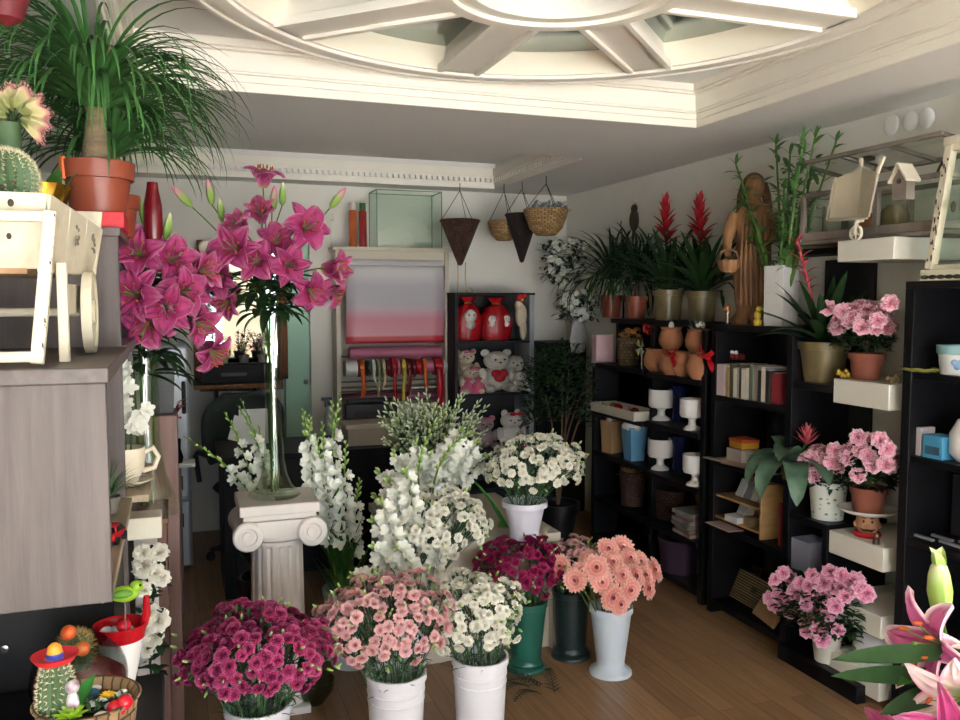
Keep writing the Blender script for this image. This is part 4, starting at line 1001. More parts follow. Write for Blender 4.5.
# pale oval plaque above the mirror
ov = at(211, 246, Y=5.9)
o = MB().lathe([(0, 0), (.07, 0), (.075, .008), (.06, .016), (.05, .012), (0, .014)], 32, M=Matrix.Diagonal((1.05, 1, 1, 1)) ).build('oval_plaque', mat('cream_ceramic', 'e6dcc4', .3), None, loc=(ov.x, 6.02, ov.z)); o.rotation_euler = (pi/2, 0, 0); o.scale = (1, .72, 1); tag(o, 'pale oval plaque above the mirror at the back left', 'plaque')
# spray bottle by the rack
sp_ = at(330, 428, Y=5.6)
t = thing('spray_bottle', 'clear spray bottle with a dark blue trigger left of the ribbon rack', 'bottle', (sp_.x, 5.6, sp_.z-.06))
zb = sp_.z-.06
MB().lathe([(0, 0), (.035, 0), (.038, .02), (.038, .14), (.015, .19), (.013, .21), (0, .21)], 20).build('body', mat('cloudy_plastic', 'b8c0c4', .2), t)
MB().box((.0, 0, .235), (.03, .025, .05)).box((-.02, 0, .255), (.07, .02, .02)).tube([(-.03, 0, .245), (-.028, 0, .2)], .005, 6).build('trigger', mat('navy_plastic', '202c55', .4), t)
st_ = thing('stool', 'plain white stool supporting the spray bottle', 'stool', (sp_.x-.02, 5.62, 0))
MB().box((0, 0, zb-.012), (.22, .24, .024)).build('seat', WHITE_LAQ, st_)
for sx in (-.09, .09):
    for sy in (-.1, .1): MB().box((sx, sy, (zb-.024)/2), (.025, .025, zb-.024)).build('leg', WHITE_LAQ, st_)
# ---- wrapping paper and ribbon rack
r0, r1 = at(336, 300, Y=BKY).x, at(449, 300, Y=BKY).x
rt_ = at(390, 251, Y=BKY).z
def rz_(py): return at(390, py, Y=BKY).z
RACK = mat('rack_cream', 'c9c0ab', .55, .05, 5)
rk = thing('paper_rack', 'tall cream rack holding wrapping paper and ribbon rolls at the back wall', 'rack', (r0, BKY, 0)); W = r1-r0
for x in (0, W-.03): MB().span((x, 0, 0), (x+.03, .26, rt_)).build('side_post', RACK, rk, bev=.003)
MB().span((-.02, -.01, rt_), (W+.02, .27, rt_+.025)).build('top_board', RACK, rk, bev=.003)
MB().span((.03, .02, rz_(265)), (W-.03, .035, rt_)).build('header', RACK, rk)
MB().span((.03, .24, .1), (W-.03, .255, rt_)).build('back_board', RACK, rk)
for py in (357, 382, 392, 405, 425, 440): MB().tube([(.03, .10 if py > 370 else .12, rz_(py)), (W-.03, .10 if py > 370 else .12, rz_(py))], .006, 8).build('rod', MIDMETAL, rk)
for py in (388,): MB().span((.03, .03, rz_(py)-.012), (W-.03, .2, rz_(py))).build('shelf_board', RACK, rk)
for py in (262, 285, 310, 335): MB().tube([(W-.1, .04, rz_(py)), (W-.02, .04, rz_(py))], .005, 6).build('peg', MIDMETAL, rk)
def roll(label, py, x0, x1, r, m, yy=.12, core=True, cat='paper roll'):
    t = thing('paper_roll', label, cat, (r0+x0, BKY+yy, rz_(py)))
    M = Matrix.Rotation(pi/2, 4, 'Y')
    MB().lathe([(.012, 0), (r, 0), (r, x1-x0), (.012, x1-x0)], 24, M=M).build('paper', m, t)
    MB().lathe([(.008, -.004), (.013, -.004), (.013, x1-x0+.004), (.008, x1-x0+.004), (.008, -.004)], 14, M=M).build('core', mat('kraft', 'a3825c', .8), t)
    return t
# wide sheets hanging: one unrolled sheet with printed bands grey to pink to red
m, n, l, b_ = newmat('ombre_paper')
s_ = n.new('ShaderNodeSeparateXYZ'); l.new(coords(n, l, 'UV'), s_.inputs[0]); r_ = n.new('ShaderNodeValToRGB'); l.new(s_.outputs[1], r_.inputs[0])
e = r_.color_ramp.elements; e[0].position, e[0].color = 0, lin('a81c2c'); e[1].position, e[1].color = 1, lin('cfccca')
for q, c in ((.075, 'b42434'), (.10, 'c98b92'), (.3, 'c47e8a'), (.42, 'b99fa6'), (.5, 'a9a3a9'), (.72, 'b0acb0'), (.85, 'c6c3c3')):
    x_ = e.new(q); x_.color = lin(c)
l.new(r_.outputs[0], b_.inputs['Base Color']); b_.inputs['Roughness'].default_value = .45
xs0, xs1 = at(345, 300, Y=BKY).x-r0, at(443, 300, Y=BKY).x-r0
t = thing('wrapping_sheet', 'wide ombre wrapping paper sheet, grey to pink with a red lower edge', 'wrapping paper', (r0+xs0, BKY-.02, rz_(343)))
hS = rz_(264)-rz_(343); b = MB(); vs = []; uv = []
for j in range(25):
    f = j/24; y = .008*math.sin(f*9)-.02*math.sin(f*pi)
    for i in range(9): vs.append(((xs1-xs0)*i/8, y+.003*math.sin(i*2+f*4)+(.0 if f < .95 else .03*(f-.95)*20), hS*f)); uv.append((i/8, f))
b.add(vs, [(j*9+i, j*9+i+1, j*9+i+10, j*9+i+9) for j in range(24) for i in range(8)], uv)
o = b.build('sheet', m, t); o.modifiers.new('s', 'SOLIDIFY').thickness = .002
MB().lathe([(0, 0), (.03, 0), (.03, xs1-xs0), (0, xs1-xs0)], 24, M=Matrix.Translation((0, .05, hS+.005)) @ Matrix.Rotation(pi/2, 4, 'Y')).build('roll', mat('grey_paper', 'b8b5b5', .5), t)
roll('pink wrapping paper roll under the ombre sheet', 353, at(352, 352, Y=BKY).x-r0, W-.035, .042, mat('pink_paper', 'b4677f', .5), .10)
roll('yellow wrapping paper roll low on the rack', 416, .035, at(385, 416, Y=BKY).x-r0, .038, mat('yellow_paper', 'b89a2a', .5), .06)
roll('mauve wrapping paper roll behind the ribbons', 400, .035, W-.04, .036, mat('mauve_paper', '8d5566', .5), .19)
roll('kraft grey paper roll at the foot of the rack', 436, .035, W-.04, .034, mat('kraft_paper', '8c7a66', .6), .17)
RC = {'orange': 'd2602a', 'red': 'b3131f', 'yellow': 'c9b33a', 'sage green': '8f9a63', 'cream': 'd5c49a', 'pink': 'd0718f', 'dark red': '7c1019', 'white': 'd8d6d2', 'dark green': '30402a', 'burgundy': '5e1220'}
ribs = [(352, 12, 'white', 8, 0), (362, 5, 'orange', 9, 46), (369, 3, 'dark green', 8, 6), (374, 3, 'white', 9, 14), (379, 3, 'sage green', 9, 30), (384, 3, 'cream', 9, 22), (389, 3, 'dark red', 8, 8), (394, 4, 'red', 10, 34), (399, 3, 'pink', 8, 8), (404, 4, 'yellow', 9, 34), (409, 4, 'dark red', 9, 28), (414, 3, 'burgundy', 8, 10), (419, 5, 'red', 8, 7), (425, 4, 'orange', 9, 21), (431, 7, 'pink', 6, 0), (439, 8, 'red', 9, 40), (446, 5, 'white', 8, 0)]
dup_names = {}
for px, w_, c, rr, hang in ribs:
    k_ = mpp(at(px, 360, Y=BKY)); x = at(px, 368, Y=BKY).x; ww = w_*k_
    pos = {'352': 'at the left end of the rod', '374': 'second from the left', '446': 'at the far right end', '362': 'with a long tail at the left', '425': 'towards the right', '394': 'with a long tail in the middle', '419': 'short, right of the burgundy spool', '439': 'wide with a long tail at the right', '399': 'narrow in the middle', '431': 'wide towards the right', '389': 'left of the middle', '409': 'with a tail right of the yellow one'}.get(str(px), 'on the ribbon rod')
    t = thing('ribbon_spool', f'{c} ribbon spool {pos}' + (' of the cream rack' if 'rod' not in pos else ' of the rack'), 'ribbon', (x, BKY+.05, rz_(368)))
    mm = mat('ribbon_'+c.replace(' ', '_'), RC[c], .35)
    R = rr*k_*1.0; M = Matrix.Rotation(pi/2, 4, 'Y')
    MB().lathe([(.012, -ww/2), (R, -ww/2), (R, ww/2), (.012, ww/2)], 20, M=M).build('ribbon_coil', mm, t)
    if hang:
        L = hang*k_; b = MB(); vs = []
        for j in range(9):
            f = j/8; yy = -R*1.02-.008*math.sin(f*5); xx = .01*math.sin(f*4+px)*f*(3 if px == 362 else 1)*(-1 if px == 362 else 1)
            vs += [(-ww*.42+xx, yy, -L*f), (ww*.42+xx, yy, -L*f)]
        b.add(vs, [(2*j, 2*j+1, 2*j+3, 2*j+2) for j in range(8)]); o = b.build('ribbon_tail', mm, t); o.modifiers.new('s', 'SOLIDIFY').thickness = .001
# spray cans and the glass tank on the rack
for px, c1, c2, lb in ((353, 'c9622f', 'd8d3c8', 'orange and white aerosol can on top of the cream rack'), (363, '9c2a24', '2f6a3a', 'red aerosol can with a green cap on top of the cream rack')):
    z = rt_+.026; x = at(px, 248, Y=BKY+.1).x; k_ = mpp(V((x, BKY+.1, z))); hh = 44*k_; rr = 3.9*k_
    t = thing('aerosol_can', lb, 'spray can', (x, BKY+.1, z))
    MB().lathe([(0, 0), (rr, 0), (rr, hh*.8), (rr*.75, hh*.84), (0, hh*.84)], 24).build('body', mat('can_'+c1, c1, .3, var=.3, scale=14), t)
    MB().lathe([(rr*.8, hh*.84), (rr*.8, hh), (0, hh)], 24).build('cap', mat('cap_'+c2, c2, .4), t)
tx0, tx1 = at(374, 248, Y=BKY).x, at(444, 248, Y=BKY).x; tz = rt_+.026; th_ = at(410, 191, Y=BKY).z-tz
t = thing('glass_tank', 'empty clear glass tank standing on top of the cream rack', 'tank', ((tx0+tx1)/2, BKY+.11, tz))
W2 = (tx1-tx0)/2-.02; TG = glassmat('tank_glass', 'fbfefc', .86)
for nm, a, b in (('pane', (-W2, -.12, 0), (W2, -.115, th_)), ('pane', (-W2, .115, 0), (W2, .12, th_)), ('pane', (-W2, -.115, 0), (-W2+.005, .115, th_)), ('pane', (W2-.005, -.115, 0), (W2, .115, th_)), ('floor_pane', (-W2, -.115, 0), (W2, .115, .006))):
    MB().span(a, b).build(nm, TG, t)
ed = MB()
for sx in (-1, 1):
    for sy in (-1, 1): ed.box((sx*W2, sy*.12, th_/2), (.006, .006, th_))
    ed.box((sx*W2, 0, th_), (.006, .24, .006))
for sy in (-1, 1): ed.box((0, sy*.12, th_), (2*W2, .006, .006))
ed.build('edge', mat('green_glass_edge', '6f9a83', .2), t)
# ================================================================ hanging baskets
WKD = wickermat('dark_wicker', '5a3a28', '3c241a', 28, 18)
WKL = wickermat('golden_wicker', 'b99565', '8a6840', 20, 14)
WKX = wickermat('nearly_black_wicker', '32231f', '241815', 28, 18)
def hang_basket(label, top_px, rim_px, bot_px, hw, Y, m, cone=True, liner=None):
    rim = at(*rim_px, Y=Y); hook = at(*top_px, Y=Y); k = mpp(rim); bot = at(*bot_px, Y=Y)
    hz_ = min(hook.z, H-.005)
    t = thing('hanging_basket', label, 'basket', (rim.x, Y, bot.z)); r = hw*k; hh = rim.z-bot.z
    if cone: pr = [(0, 0), (r*.12, .01), (r*.55, hh*.5), (r*.96, hh*.96), (r*1.04, hh), (r*.98, hh+.008), (r*.9, hh*.93), (r*.45, hh*.48), (0, hh*.1)]
    else: pr = [(0, 0), (r*.45, .004), (r*.75, hh*.3), (r*.95, hh*.75), (r*1.03, hh), (r*1.0, hh+.012), (r*.92, hh), (r*.88, hh*.75), (r*.6, hh*.3), (0, hh*.12)]
    MB().lathe(pr, 36).build('basket', m, t)
    c = MB()
    for i in range(3):
        a = 2*pi*i/3+.5; e = V((r*math.cos(a), r*math.sin(a), hh)); hp = V((0, 0, hz_-bot.z-.05))
        c.tube([e, hp], .0022, 5)
    c.tube([(0, 0, hz_-bot.z-.06), (0, 0, hz_-bot.z)], .0028, 6)
    c.build('chain', mat('dark_wire', '3a3733', .5, metal=.6), t)
    return t
hang_basket('dark brown cone wicker basket hanging at left over the rack edge', (459, 170), (460, 221), (461, 266), 20, 5.62, WKD)
hang_basket('small golden bowl basket hanging between the two dark cone baskets', (508, 178), (504, 223), (504, 241), 16, 5.55, WKL, False)
hang_basket('near-black cone wicker basket hanging in front of the golden bowls', (514, 173), (522, 215), (525, 263), 17, 5.4, WKX)
hang_basket('large golden bowl basket hanging at the right of the group', (545, 163), (546, 211), (546, 236), 22, 5.1, WKL, False)
bp = at(548, 209, Y=5.1)
t = thing('silver_foliage', 'frosted silver artificial foliage lying in the large golden hanging basket', 'foliage', (bp.x, 5.1, bp.z-.02)); rnd.seed(8)
b = MB()
for i in range(70): b.leaf((U(-.09, .12), U(-.07, .07), U(0, .04)), U(0, 6.3), U(0, .9), .07, .02, U(.2, .9), n=4)
b.build('leaves', mat('frosted_leaf', '8d949a', .6, .3, 30), t)
# scroll wire stand between rack and toy shelf
sw = at(462, 294, Y=5.75)
t = thing('scroll_stand', 'thin curled gold wire stand on top of the black toy shelf', 'stand', (sw.x, 5.75, sw.z+.004)); b = MB()
for s in (-.035, .03): b.tube([(s, 0, 0), (s*.8, 0, .12), (s*.9, 0, .22)], .004, 6)
b.tube([(.03, 0, .02)]+[(.055+.022*math.cos(a*.6+3), 0, .02+.022*math.sin(a*.6+3)) for a in range(9)], .0035, 6); b.tube([(-.035, 0, .004), (.06, 0, .004)], .004, 6)
b.build('wire', mat('gold_cord', 'b08d3a', .4), t)
# ================================================================ toy shelf at the back wall
TY = 5.62
x0, x1 = at(455, 300, Y=TY).x, at(533, 300, Y=TY).x; zt_ = at(495, 295, Y=TY).z
def tz_(py, Y=TY): return at(495, py, Y=Y).z
ts = thing('toy_shelf', 'black open shelf of plush toys with a grey side board at the back', 'shelf', (x0, TY, 0)); W = x1-x0
MB().span((0, 0, 0), (.022, .3, zt_)).build('side_panel', BLACK, ts)
MB().span((W-.025, 0, 0), (W+.01, .3, zt_)).build('side_panel', mat('grey_laminate', '8b8e92', .5), ts)
MB().span((-.003, -.004, zt_), (W+.014, .3, zt_+.016)).build('top_board', BLACK, ts)
MB().span((.022, .285, .05), (W-.025, .3, zt_)).build('back_board', mat('black_back', '1a191c', .7), ts)
shelf_z = [tz_(341), tz_(393), tz_(450)]
for z in shelf_z+[.25]: MB().span((.022, 0, z-.016), (W-.025, .285, z)).build('shelf_board', BLACK, ts)
k_ = mpp(V((x0, TY, 1.4)))
RFUR = mat('red_glossy_bag', 'a8121c', .3, .35, 40, bump=.3); PLW = mat('white_plush', 'd9d2c8', .95, .15, 60, bump=.8, bscale=150); PLC = mat('cream_plush', 'cfc0a6', .95, .15, 60, bump=.8, bscale=150); PLP = mat('pink_plush', 'c9607f', .8, .2, 60, bump=.5, bscale=120)
def plush(name, label, cat, loc, s, body, acc=None, ears='round', heart=False, rz=0, group=None, bow=None, muz=None, arm=True):
    """a sitting stuffed animal: body, head, limbs and ears as one soft mesh, with face and extras as parts"""
    t = thing(name, label, cat, loc, rz, group); t.scale = (1.28, 1.15, 1)
    b = MB(); b.ball((0, 0, s*.34), (s*.30, s*.24, s*.34), 18, 12).ball((0, -s*.03, s*.80), (s*.28, s*.25, s*.25), 18, 12)
    for sx in (-1, 1):
        if arm: b.ball((sx*s*.32, -s*.10, s*.42), (s*.10, s*.12, s*.2), 12, 8)
        b.ball((sx*s*.24, -s*.28, s*.10), (s*.13, s*.22, s*.12), 12, 8)
        if ears == 'round': b.ball((sx*s*.24, 0, s*1.0), (s*.10, s*.05, s*.10), 12, 8)
        else: b.ball((sx*s*.17, 0, s*1.03), (s*.09, s*.05, s*.12), 12, 8)
    b.build('body', body, t)
    f = MB()
    for sx in (-1, 1): f.ball((sx*s*.10, -s*.27, s*.84), s*.025, 8, 6)
    f.ball((0, -s*.30, s*.77), (s*.03, s*.02, s*.022), 8, 6); f.build('face', CHIP, t)
    if muz: MB().ball((0, -s*.22, s*.75), (s*.12, s*.09, s*.09), 12, 8).build('muzzle', muz, t)
    if heart: MB().ball((-s*.08, -s*.26, s*.48), (s*.11, s*.06, s*.11), 14, 8).ball((s*.08, -s*.26, s*.48), (s*.11, s*.06, s*.11), 14, 8).ball((0, -s*.25, s*.38), (s*.13, s*.06, s*.13), 14, 8).build('heart', mat('heart_red', 'b5121f', .6), t)
    if bow: 
        q = MB()
        for sx in (-1, 1): q.ball((sx*s*.09+s*.08, -s*.2, s*1.02), (s*.09, s*.04, s*.06), 10, 6)
        q.ball((s*.08, -s*.22, s*1.02), s*.035, 8, 6); q.build('bow', bow, t)
    return t
def gift_bag(label, px, w, h, faces):
    z = shelf_z[0]+.001; x = at(px, 320, Y=TY+.1).x
    t = thing('gift_bag', label, 'gift', (x, TY+.12, z)); w *= k_; h *= k_
    rnd.seed(int(px))
    MB().lathe([(0, 0), (w*.42, 0), (w*.5, h*.12), (w*.5, h*.5), (w*.36, h*.75), (w*.12, h*.85), (w*.3, h), (w*.2, h*.97), (.0, h*.86)], 32, wob=lambda a, zz: 1+.06*math.sin(a*7+zz*30)+.03*math.sin(a*13), M=Matrix.Diagonal((1, .6, 1, 1))).build('bag', RFUR, t)
    q = MB()
    for (fx, fz, r) in faces: q.ball((fx*w, -w*.25, fz*h), (r*w, r*w*.6, r*w), 14, 10).ball((fx*w, -w*.25, fz*h-r*w*1.2), (r*w*.8, r*w*.6, r*w*.8), 12, 8)
    q.build('plush_face', PLW, t)
    e = MB()
    for (fx, fz, r) in faces:
        for s in (-1, 1): e.ball((fx*w+s*r*w*.35, -w*.25-r*w*.55, fz*h+r*w*.15), r*w*.13, 6, 4)
    e.build('eye', CHIP, t)
    MB().lathe([(w*.13, h*.83), (w*.15, h*.85), (w*.13, h*.87)], 20, M=Matrix.Diagonal((1, .7, 1, 1))).build('tie', mat('gold_cord', 'b08d3a', .4), t)
gift_bag('glossy red gift bag with a white plush face at left on the toy shelf', 469, 29, 45, [(-.0, .56, .24)])
gift_bag('glossy red gift bag with two small white plush faces, right of the other', 497, 34, 44, [(-.22, .5, .12), (.25, .5, .12)])
hp = at(521, 318, Y=TY-.05)
t = thing('hanging_plush', 'long white plush animal hanging at the right of the red gift bags', 'toy', (hp.x, TY-.05, hp.z-.13))
MB().ball((0, 0, .15), (.045, .035, .085), 14, 10).ball((0.012, -.01, .05), (.028, .025, .075), 12, 8).ball((-.02, 0, .22), (.03, .03, .035), 12, 8).build('body', PLC, t)
MB().ball((-.01, -.005, .27), (.028, .022, .03), 12, 8).ball((.02, -.01, .285), .018, 10, 6).build('bow', mat('heart_red', 'b5121f', .6), t)
MB().ball((0.0, -.02, .255), .013, 8, 6).build('bell', mat('gold_cord', 'b08d3a', .4), t)
MB().tube([(0, 0, .28), (.0, .02, zt_-hp.z+.13)], .0015, 5).build('cord', CHIP, t)
z1 = shelf_z[1]+.001
def sx_(px, Y=TY+.12): return at(px, 370, Y=Y).x
plush('teddy_bear', 'large white teddy bear holding a red heart on the toy shelf', 'toy', (sx_(497), TY+.14, z1), .275, PLW, heart=True)
plush('teddy_bear', 'cream teddy bear in a pink gift wrap, upper left behind the pink pouch', 'toy', (sx_(468), TY+.19, z1+.085), .20, PLC, bow=PLP)
plush('teddy_bear', 'small pink and cream bear in front at the left of the heart bear', 'toy', (sx_(468), TY+.06, z1), .175, PLC, bow=PLP)
plush('plush_rabbit', 'white plush toy squeezed in right of the heart bear', 'toy', (sx_(516), TY+.17, z1), .24, PLW)
plush('plush_puppy', 'small white plush lying at the right end of the toy shelf', 'toy', (sx_(521, TY+.04), TY+.05, z1), .13, PLW)
for px, yy, lb in ((464, .05, 'pink gift pouch left on the toy shelf beside the small bear'), (473, .03, 'pink gift pouch close to the foot of the heart bear')):
    w = .055; g = MB().lathe([(0, 0), (w, 0), (w*1.1, .03), (w*.6, .075), (w*.3, .085), (w*.6, .11), (0, .095)], 20, M=Matrix.Diagonal((1, .6, 1, 1)), wob=lambda a, z: 1+.06*math.sin(a*6)).build('gift_pouch', PLP, None, loc=(sx_(px), TY-.0+yy-.02, z1)); tag(g, lb, 'gift')
z2 = shelf_z[2]+.001
plush('plush_kitten', 'white kitten-like plush with a red bow on the lowest visible toy shelf', 'toy', (sx_(511), TY+.12, z2), .235, PLW, bow=mat('heart_red', 'b5121f', .6), ears='cat')
plush('plush_bear', 'grey-pink plush beside the white kitten on the lowest toy shelf', 'toy', (sx_(484), TY+.13, z2), .21, mat('grey_pink_plush', 'a08a8c', .95, .2, 60, bump=.8), bow=PLP)
t = plush('plush_heart_cushion', 'red cushion under the white kitten plush', 'cushion', (sx_(516), TY+.03, z2-.0), .09, RFUR, ears='cat')
# ================================================================ back right corner: white floral wall sprays, dark cabinet, leafy tree
def flower_wreath(label, px, py, Y, n, R, seed, group=None):
    rnd.seed(seed); c = at(px, py, Y=Y); t = thing('hanging_bouquet', label, 'artificial flowers', c)
    b = MB()
    for i in range(150): b.leaf((U(-R[0], R[0])*.85, U(-.05, .08), U(-R[1], R[1])*.85), U(0, 6.3), U(-.6, .6), .07, .028, U(.2, .9), n=4)
    b.build('foliage', G_DK, t); b = MB()
    for i in range(70): b.leaf((U(-R[0], R[0])*1.0, U(-.08, .05), U(-R[1], R[1])*1.0), U(0, 6.3), U(-.6, .6), .06, .026, U(.2, .9), n=4)
    b.build('silver_leaves', mat('frosted_leaf', '8d949a', .6, .3, 30), t)
    for i in range(n):
        a = U(0, 6.28); r = U(.2, 1)
        inst('bloom', rnd.choice(B_ROSE+FLOR+FLOR), t, (R[0]*r*math.cos(a), -.07+U(-.03, .05), R[1]*r*math.sin(a)), rot=face((math.cos(a)*.7, -1, math.sin(a)*.7), U(0, 6)), scale=U(.55, .85))
    return t
flower_wreath('upper spray of white artificial flowers on the back corner wall', 566, 262, 5.75, 26, (.20, .17), 4)
flower_wreath('lower spray of white artificial flowers on the back corner wall', 580, 305, 5.6, 26, (.17, .12), 5)
nb = at(578, 337, Y=5.6)
t = thing('lace_ribbon', 'pale lace ribbon below the white flower sprays', 'ribbon', (nb.x, 5.6, nb.z-.12))
MB().lathe([(0, 0), (.05, .01), (.065, .1), (.05, .2), (.03, .24), (0, .24)], 24, wob=lambda a, z: 1+.08*math.sin(a*8), M=Matrix.Diagonal((1, .5, 1, 1))).build('bag', mat('lace_white', 'c9c8cc', .8, .2, 40), t)
ck = thing('corner_cabinet', 'dark cabinet standing in the back right corner', 'cabinet', (2.58, 5.70, 0))
MB().span((0, .0, .0), (.31, .36, 1.28)).build('carcass', BLACK, ck, bev=.003)
MB().span((-.012, .01, .05), (-.002, .175, 1.25)).build('door', mat('black_gloss_door', '101013', .25), ck, bev=.002)
MB().span((-.012, .185, .05), (-.002, .35, 1.25)).build('door', mat('black_gloss_door', '101013', .25), ck, bev=.002)
for y in (.165, .195): MB().ball((-.02, y, .7), .008, 8, 6).build('knob', MIDMETAL, ck)
pt_ = at(600, 430, Y=5.15)
t = potted('leafy_tree', 'dark leafy potted tree standing in the back right corner', 'potted plant', (2.36, 5.05, 0), .14, .10, .26, mat('black_plastic', '141417', .4))
rnd.seed(17); b = MB()
for i in range(6): b.tube(bez((0, 0, .22), (U(-.05, .05), U(-.05, .05), .6), (U(-.2, .2), U(-.15, .15), U(.9, 1.15)), 6), [.010-.001*j for j in range(7)], 6)
b.build('trunk', mat('twig_brown', '5a4330', .8), t)
leafmass(t, (0.0, 0, .98), (.25, .24, .36), 900, .06, .022, G_DK)
# ================================================================ right wall: black open shelving
SX0, SX1 = 2.55, 2.87
def upright(nm, par, y0, y1, z1, x0=SX0): MB().span((x0, y0, 0), (SX1, y1, z1)).build(nm, BLACK, par, bev=.002)
def board(par, y0, y1, z, x0=SX0, th=.03, nm='shelf_board', m=None): return MB().span((x0, y0, z-th), (SX1, y1, z)).build(nm, m or BLACK, par, bev=.002)
ua = thing('shelving_unit', 'far black open shelving unit with palm pots on top', 'shelf', (0, 0, 0))
upright('upright', ua, 4.90, 4.94, 1.46, 2.72); upright('upright', ua, 4.27, 4.31, 1.44, 2.60); upright('upright', ua, 3.70, 3.74, 1.44, 2.56)
upright('upright', ua, 4.90, 4.94, 1.16)
for z in (1.19, .885, .62, .32, .07): board(ua, 4.31, 4.90, z)
for z in (1.18, .90, .61, .32, .07): board(ua, 3.74, 4.27, z)
board(ua, 3.70, 4.94, 1.475, 2.68)
MB().span((SX1, 4.12, .04), (SX1+.015, 4.94, 1.475)).build('back_board', mat('black_back', '1a191c', .7), ua)
MB().span((SX1, 3.74, .04), (SX1+.015, 3.88, .6)).build('back_board', mat('black_back', '1a191c', .7), ua)
ub = thing('shelving_unit', 'middle black shelving unit holding the carved figure, books and crate', 'shelf', (0, 0, 0))
upright('upright', ub, 3.60, 3.64, 1.44); upright('upright', ub, 3.04, 3.08, 1.44)
board(ub, 3.04, 3.64, 1.475)
for z in (1.12, .795, .47, .07): board(ub, 3.08, 3.60, z)
MB().span((SX1, 3.32, .04), (SX1+.015, 3.80, 1.475)).build('back_board', mat('black_back', '1a191c', .7), ub)
MB().span((SX1, 3.225, .04), (SX1+.015, 3.32, .80)).build('back_board', mat('black_back', '1a191c', .7), ub)
uc = thing('shelving_unit', 'narrow black shelf step between the books and the white shelves', 'shelf', (0, 0, 0))
upright('upright', uc, 2.80, 2.83, .63)
for z in (1.24, .655, .40, .07): board(uc, 2.80, 3.035, z)
MB().span((SX1+.003, 2.92, .04), (SX1+.02, 3.22, 1.78)).build('back_board', mat('black_back', '1a191c', .7), uc)
MB().span((2.70, 2.83, 1.80), (2.88, 3.34, 1.825)).build('shelf_board', BLACK, uc)
# white floating shelves on the wall
wl = [(1.835, .085, 'topmost white floating shelf, under the glass terrarium'), (1.275, .10, 'white floating shelf under the pink azalea'), (.64, .095, 'white floating shelf under the moustached head planter'), (.37, .09, 'low white floating shelf beside the pink azalea on the floor'), (.13, .10, 'lowest white floating shelf above the floor')]
for z, th, lb in wl:
    o = MB().span((SX0, 2.50, z-th), (XR-.002, 2.79, z)).build('floating_shelf', WHITE_LAQ, None, bev=.003); tag(o, lb, 'shelf')
ue = thing('display_cabinet', 'near black cabinet at the right edge holding gift items', 'cabinet', (0, 0, 0))
MB().span((SX0, 2.40, 0), (XR-.004, 2.44, 1.64)).build('side_panel', BLACK, ue, bev=.002)
MB().span((SX0, 1.45, 0), (XR-.004, 1.49, 1.64)).build('side_panel', BLACK, ue, bev=.002)
MB().span((SX0, 1.45, 1.64), (XR-.004, 2.44, 1.665)).build('top_board', BLACK, ue, bev=.002)
MB().span((XR-.03, 1.49, .02), (XR-.012, 2.40, 1.64)).build('back_board', mat('black_back', '1a191c', .7), ue)
for z in (1.33, 1.02, .71, .36, .06): MB().span((SX0+.01, 1.49, z-.025), (XR-.03, 2.40, z)).build('shelf_board', BLACK, ue, bev=.002)
# ---------------- top row plants
def onto(px, X, Z, Y=None): 
    """floor point of an item: shelf height Z, depth into the shelf X, seen at column px"""
    d = at(px, 300, X=X); return V((X, d.y, Z+.001))
PT = mat('plastic_terracotta', '8f452f', .4)
rnd.seed(51)
for px, lb, s, n in ((611, 'arching dracaena in a terracotta pot, leftmost on the top shelf', 1.0, 60), (636, 'arching dracaena in a terracotta pot, second from left on the top shelf', .9, 55)):
    p = onto(px, 2.80, 1.475); k = mpp(p); t = potted('dracaena', lb, 'potted plant', p, 11*k, 8.5*k, 22*k, PT)
    MB().tube([(0, 0, 20*k), (.006, 0, 38*k)], [.016, .012], 10).build('trunk', mat('twig_brown', '5a4330', .8), t)
    strap_plant(t, 37*k, n+20, .50*s, .019, (.1, 1.45), (1.2, 2.5), G_DK)
def bromeliad(label, p, pot, potm, n, L, w, fh, fm, fn, flL, zoff=0, lm=G_DK, el=(.35, 1.3), droop=(.5, 1.3), dz=1.0, rim=.2):
    t = potted('bromeliad', label, 'potted plant', p, *pot, potm, rim=rim)
    strap_plant(t, pot[2]*.9, n, L, w, el, droop, lm, fold=.35)
    if fn:
        MB().tube([(0, 0, pot[2]*.9), (zoff*.5, 0, fh*.6), (zoff, 0, fh)], .008, 8).build('stem', G_MD, t)
        b = MB()
        for i in range(fn):
            f = i/fn; a = i*2.4
            b.leaf((zoff*(.6+.4*f), 0, fh*(.62+.36*f)), a, .75+.55*f, flL*(1.0-.45*f), .036, -.2+.9*(1-f)*dz, n=6, nc=2, fold=.35)
        b.build('flower_bracts', fm, t)
    return t
rnd.seed(52)
for px, lb in ((668, 'guzmania bromeliad with a red bract spike, left of the two in ochre pots'), (702, 'guzmania bromeliad with a tall red bract spike, right of the two in ochre pots')):
    p = onto(px, 2.78, 1.475); k = mpp(p)
    bromeliad(lb, p, (15*k, 12*k, 30*k), GOLDPOT, 40, .44, .040, (118 if px == 668 else 120)*k, P_RED, 24, .14, zoff=-.03)
# dark bottle shape on the far wall above the palms
bt = onto(621, 2.84, 1.49)
t = thing('hanging_seed_bundle', 'dried seed-head bundle hanging on the right wall above the palms', 'ornament', (2.875, bt.y-.1, 2.12))
MB().ball((0, 0, .0), (.03, .04, .075), 14, 10).ball((0, 0, .075), (.02, .03, .03), 10, 6).tube([(0, 0, -.07), (-.01, 0, -.16)], [.012, .005], 6).build('bundle', mat('dried_brown', '4c4435', .9, .4, 40, bump=.5), t)
MB().ball((.01, 0, .12), .012, 8, 6).build('hook', WHITE_PL, t)
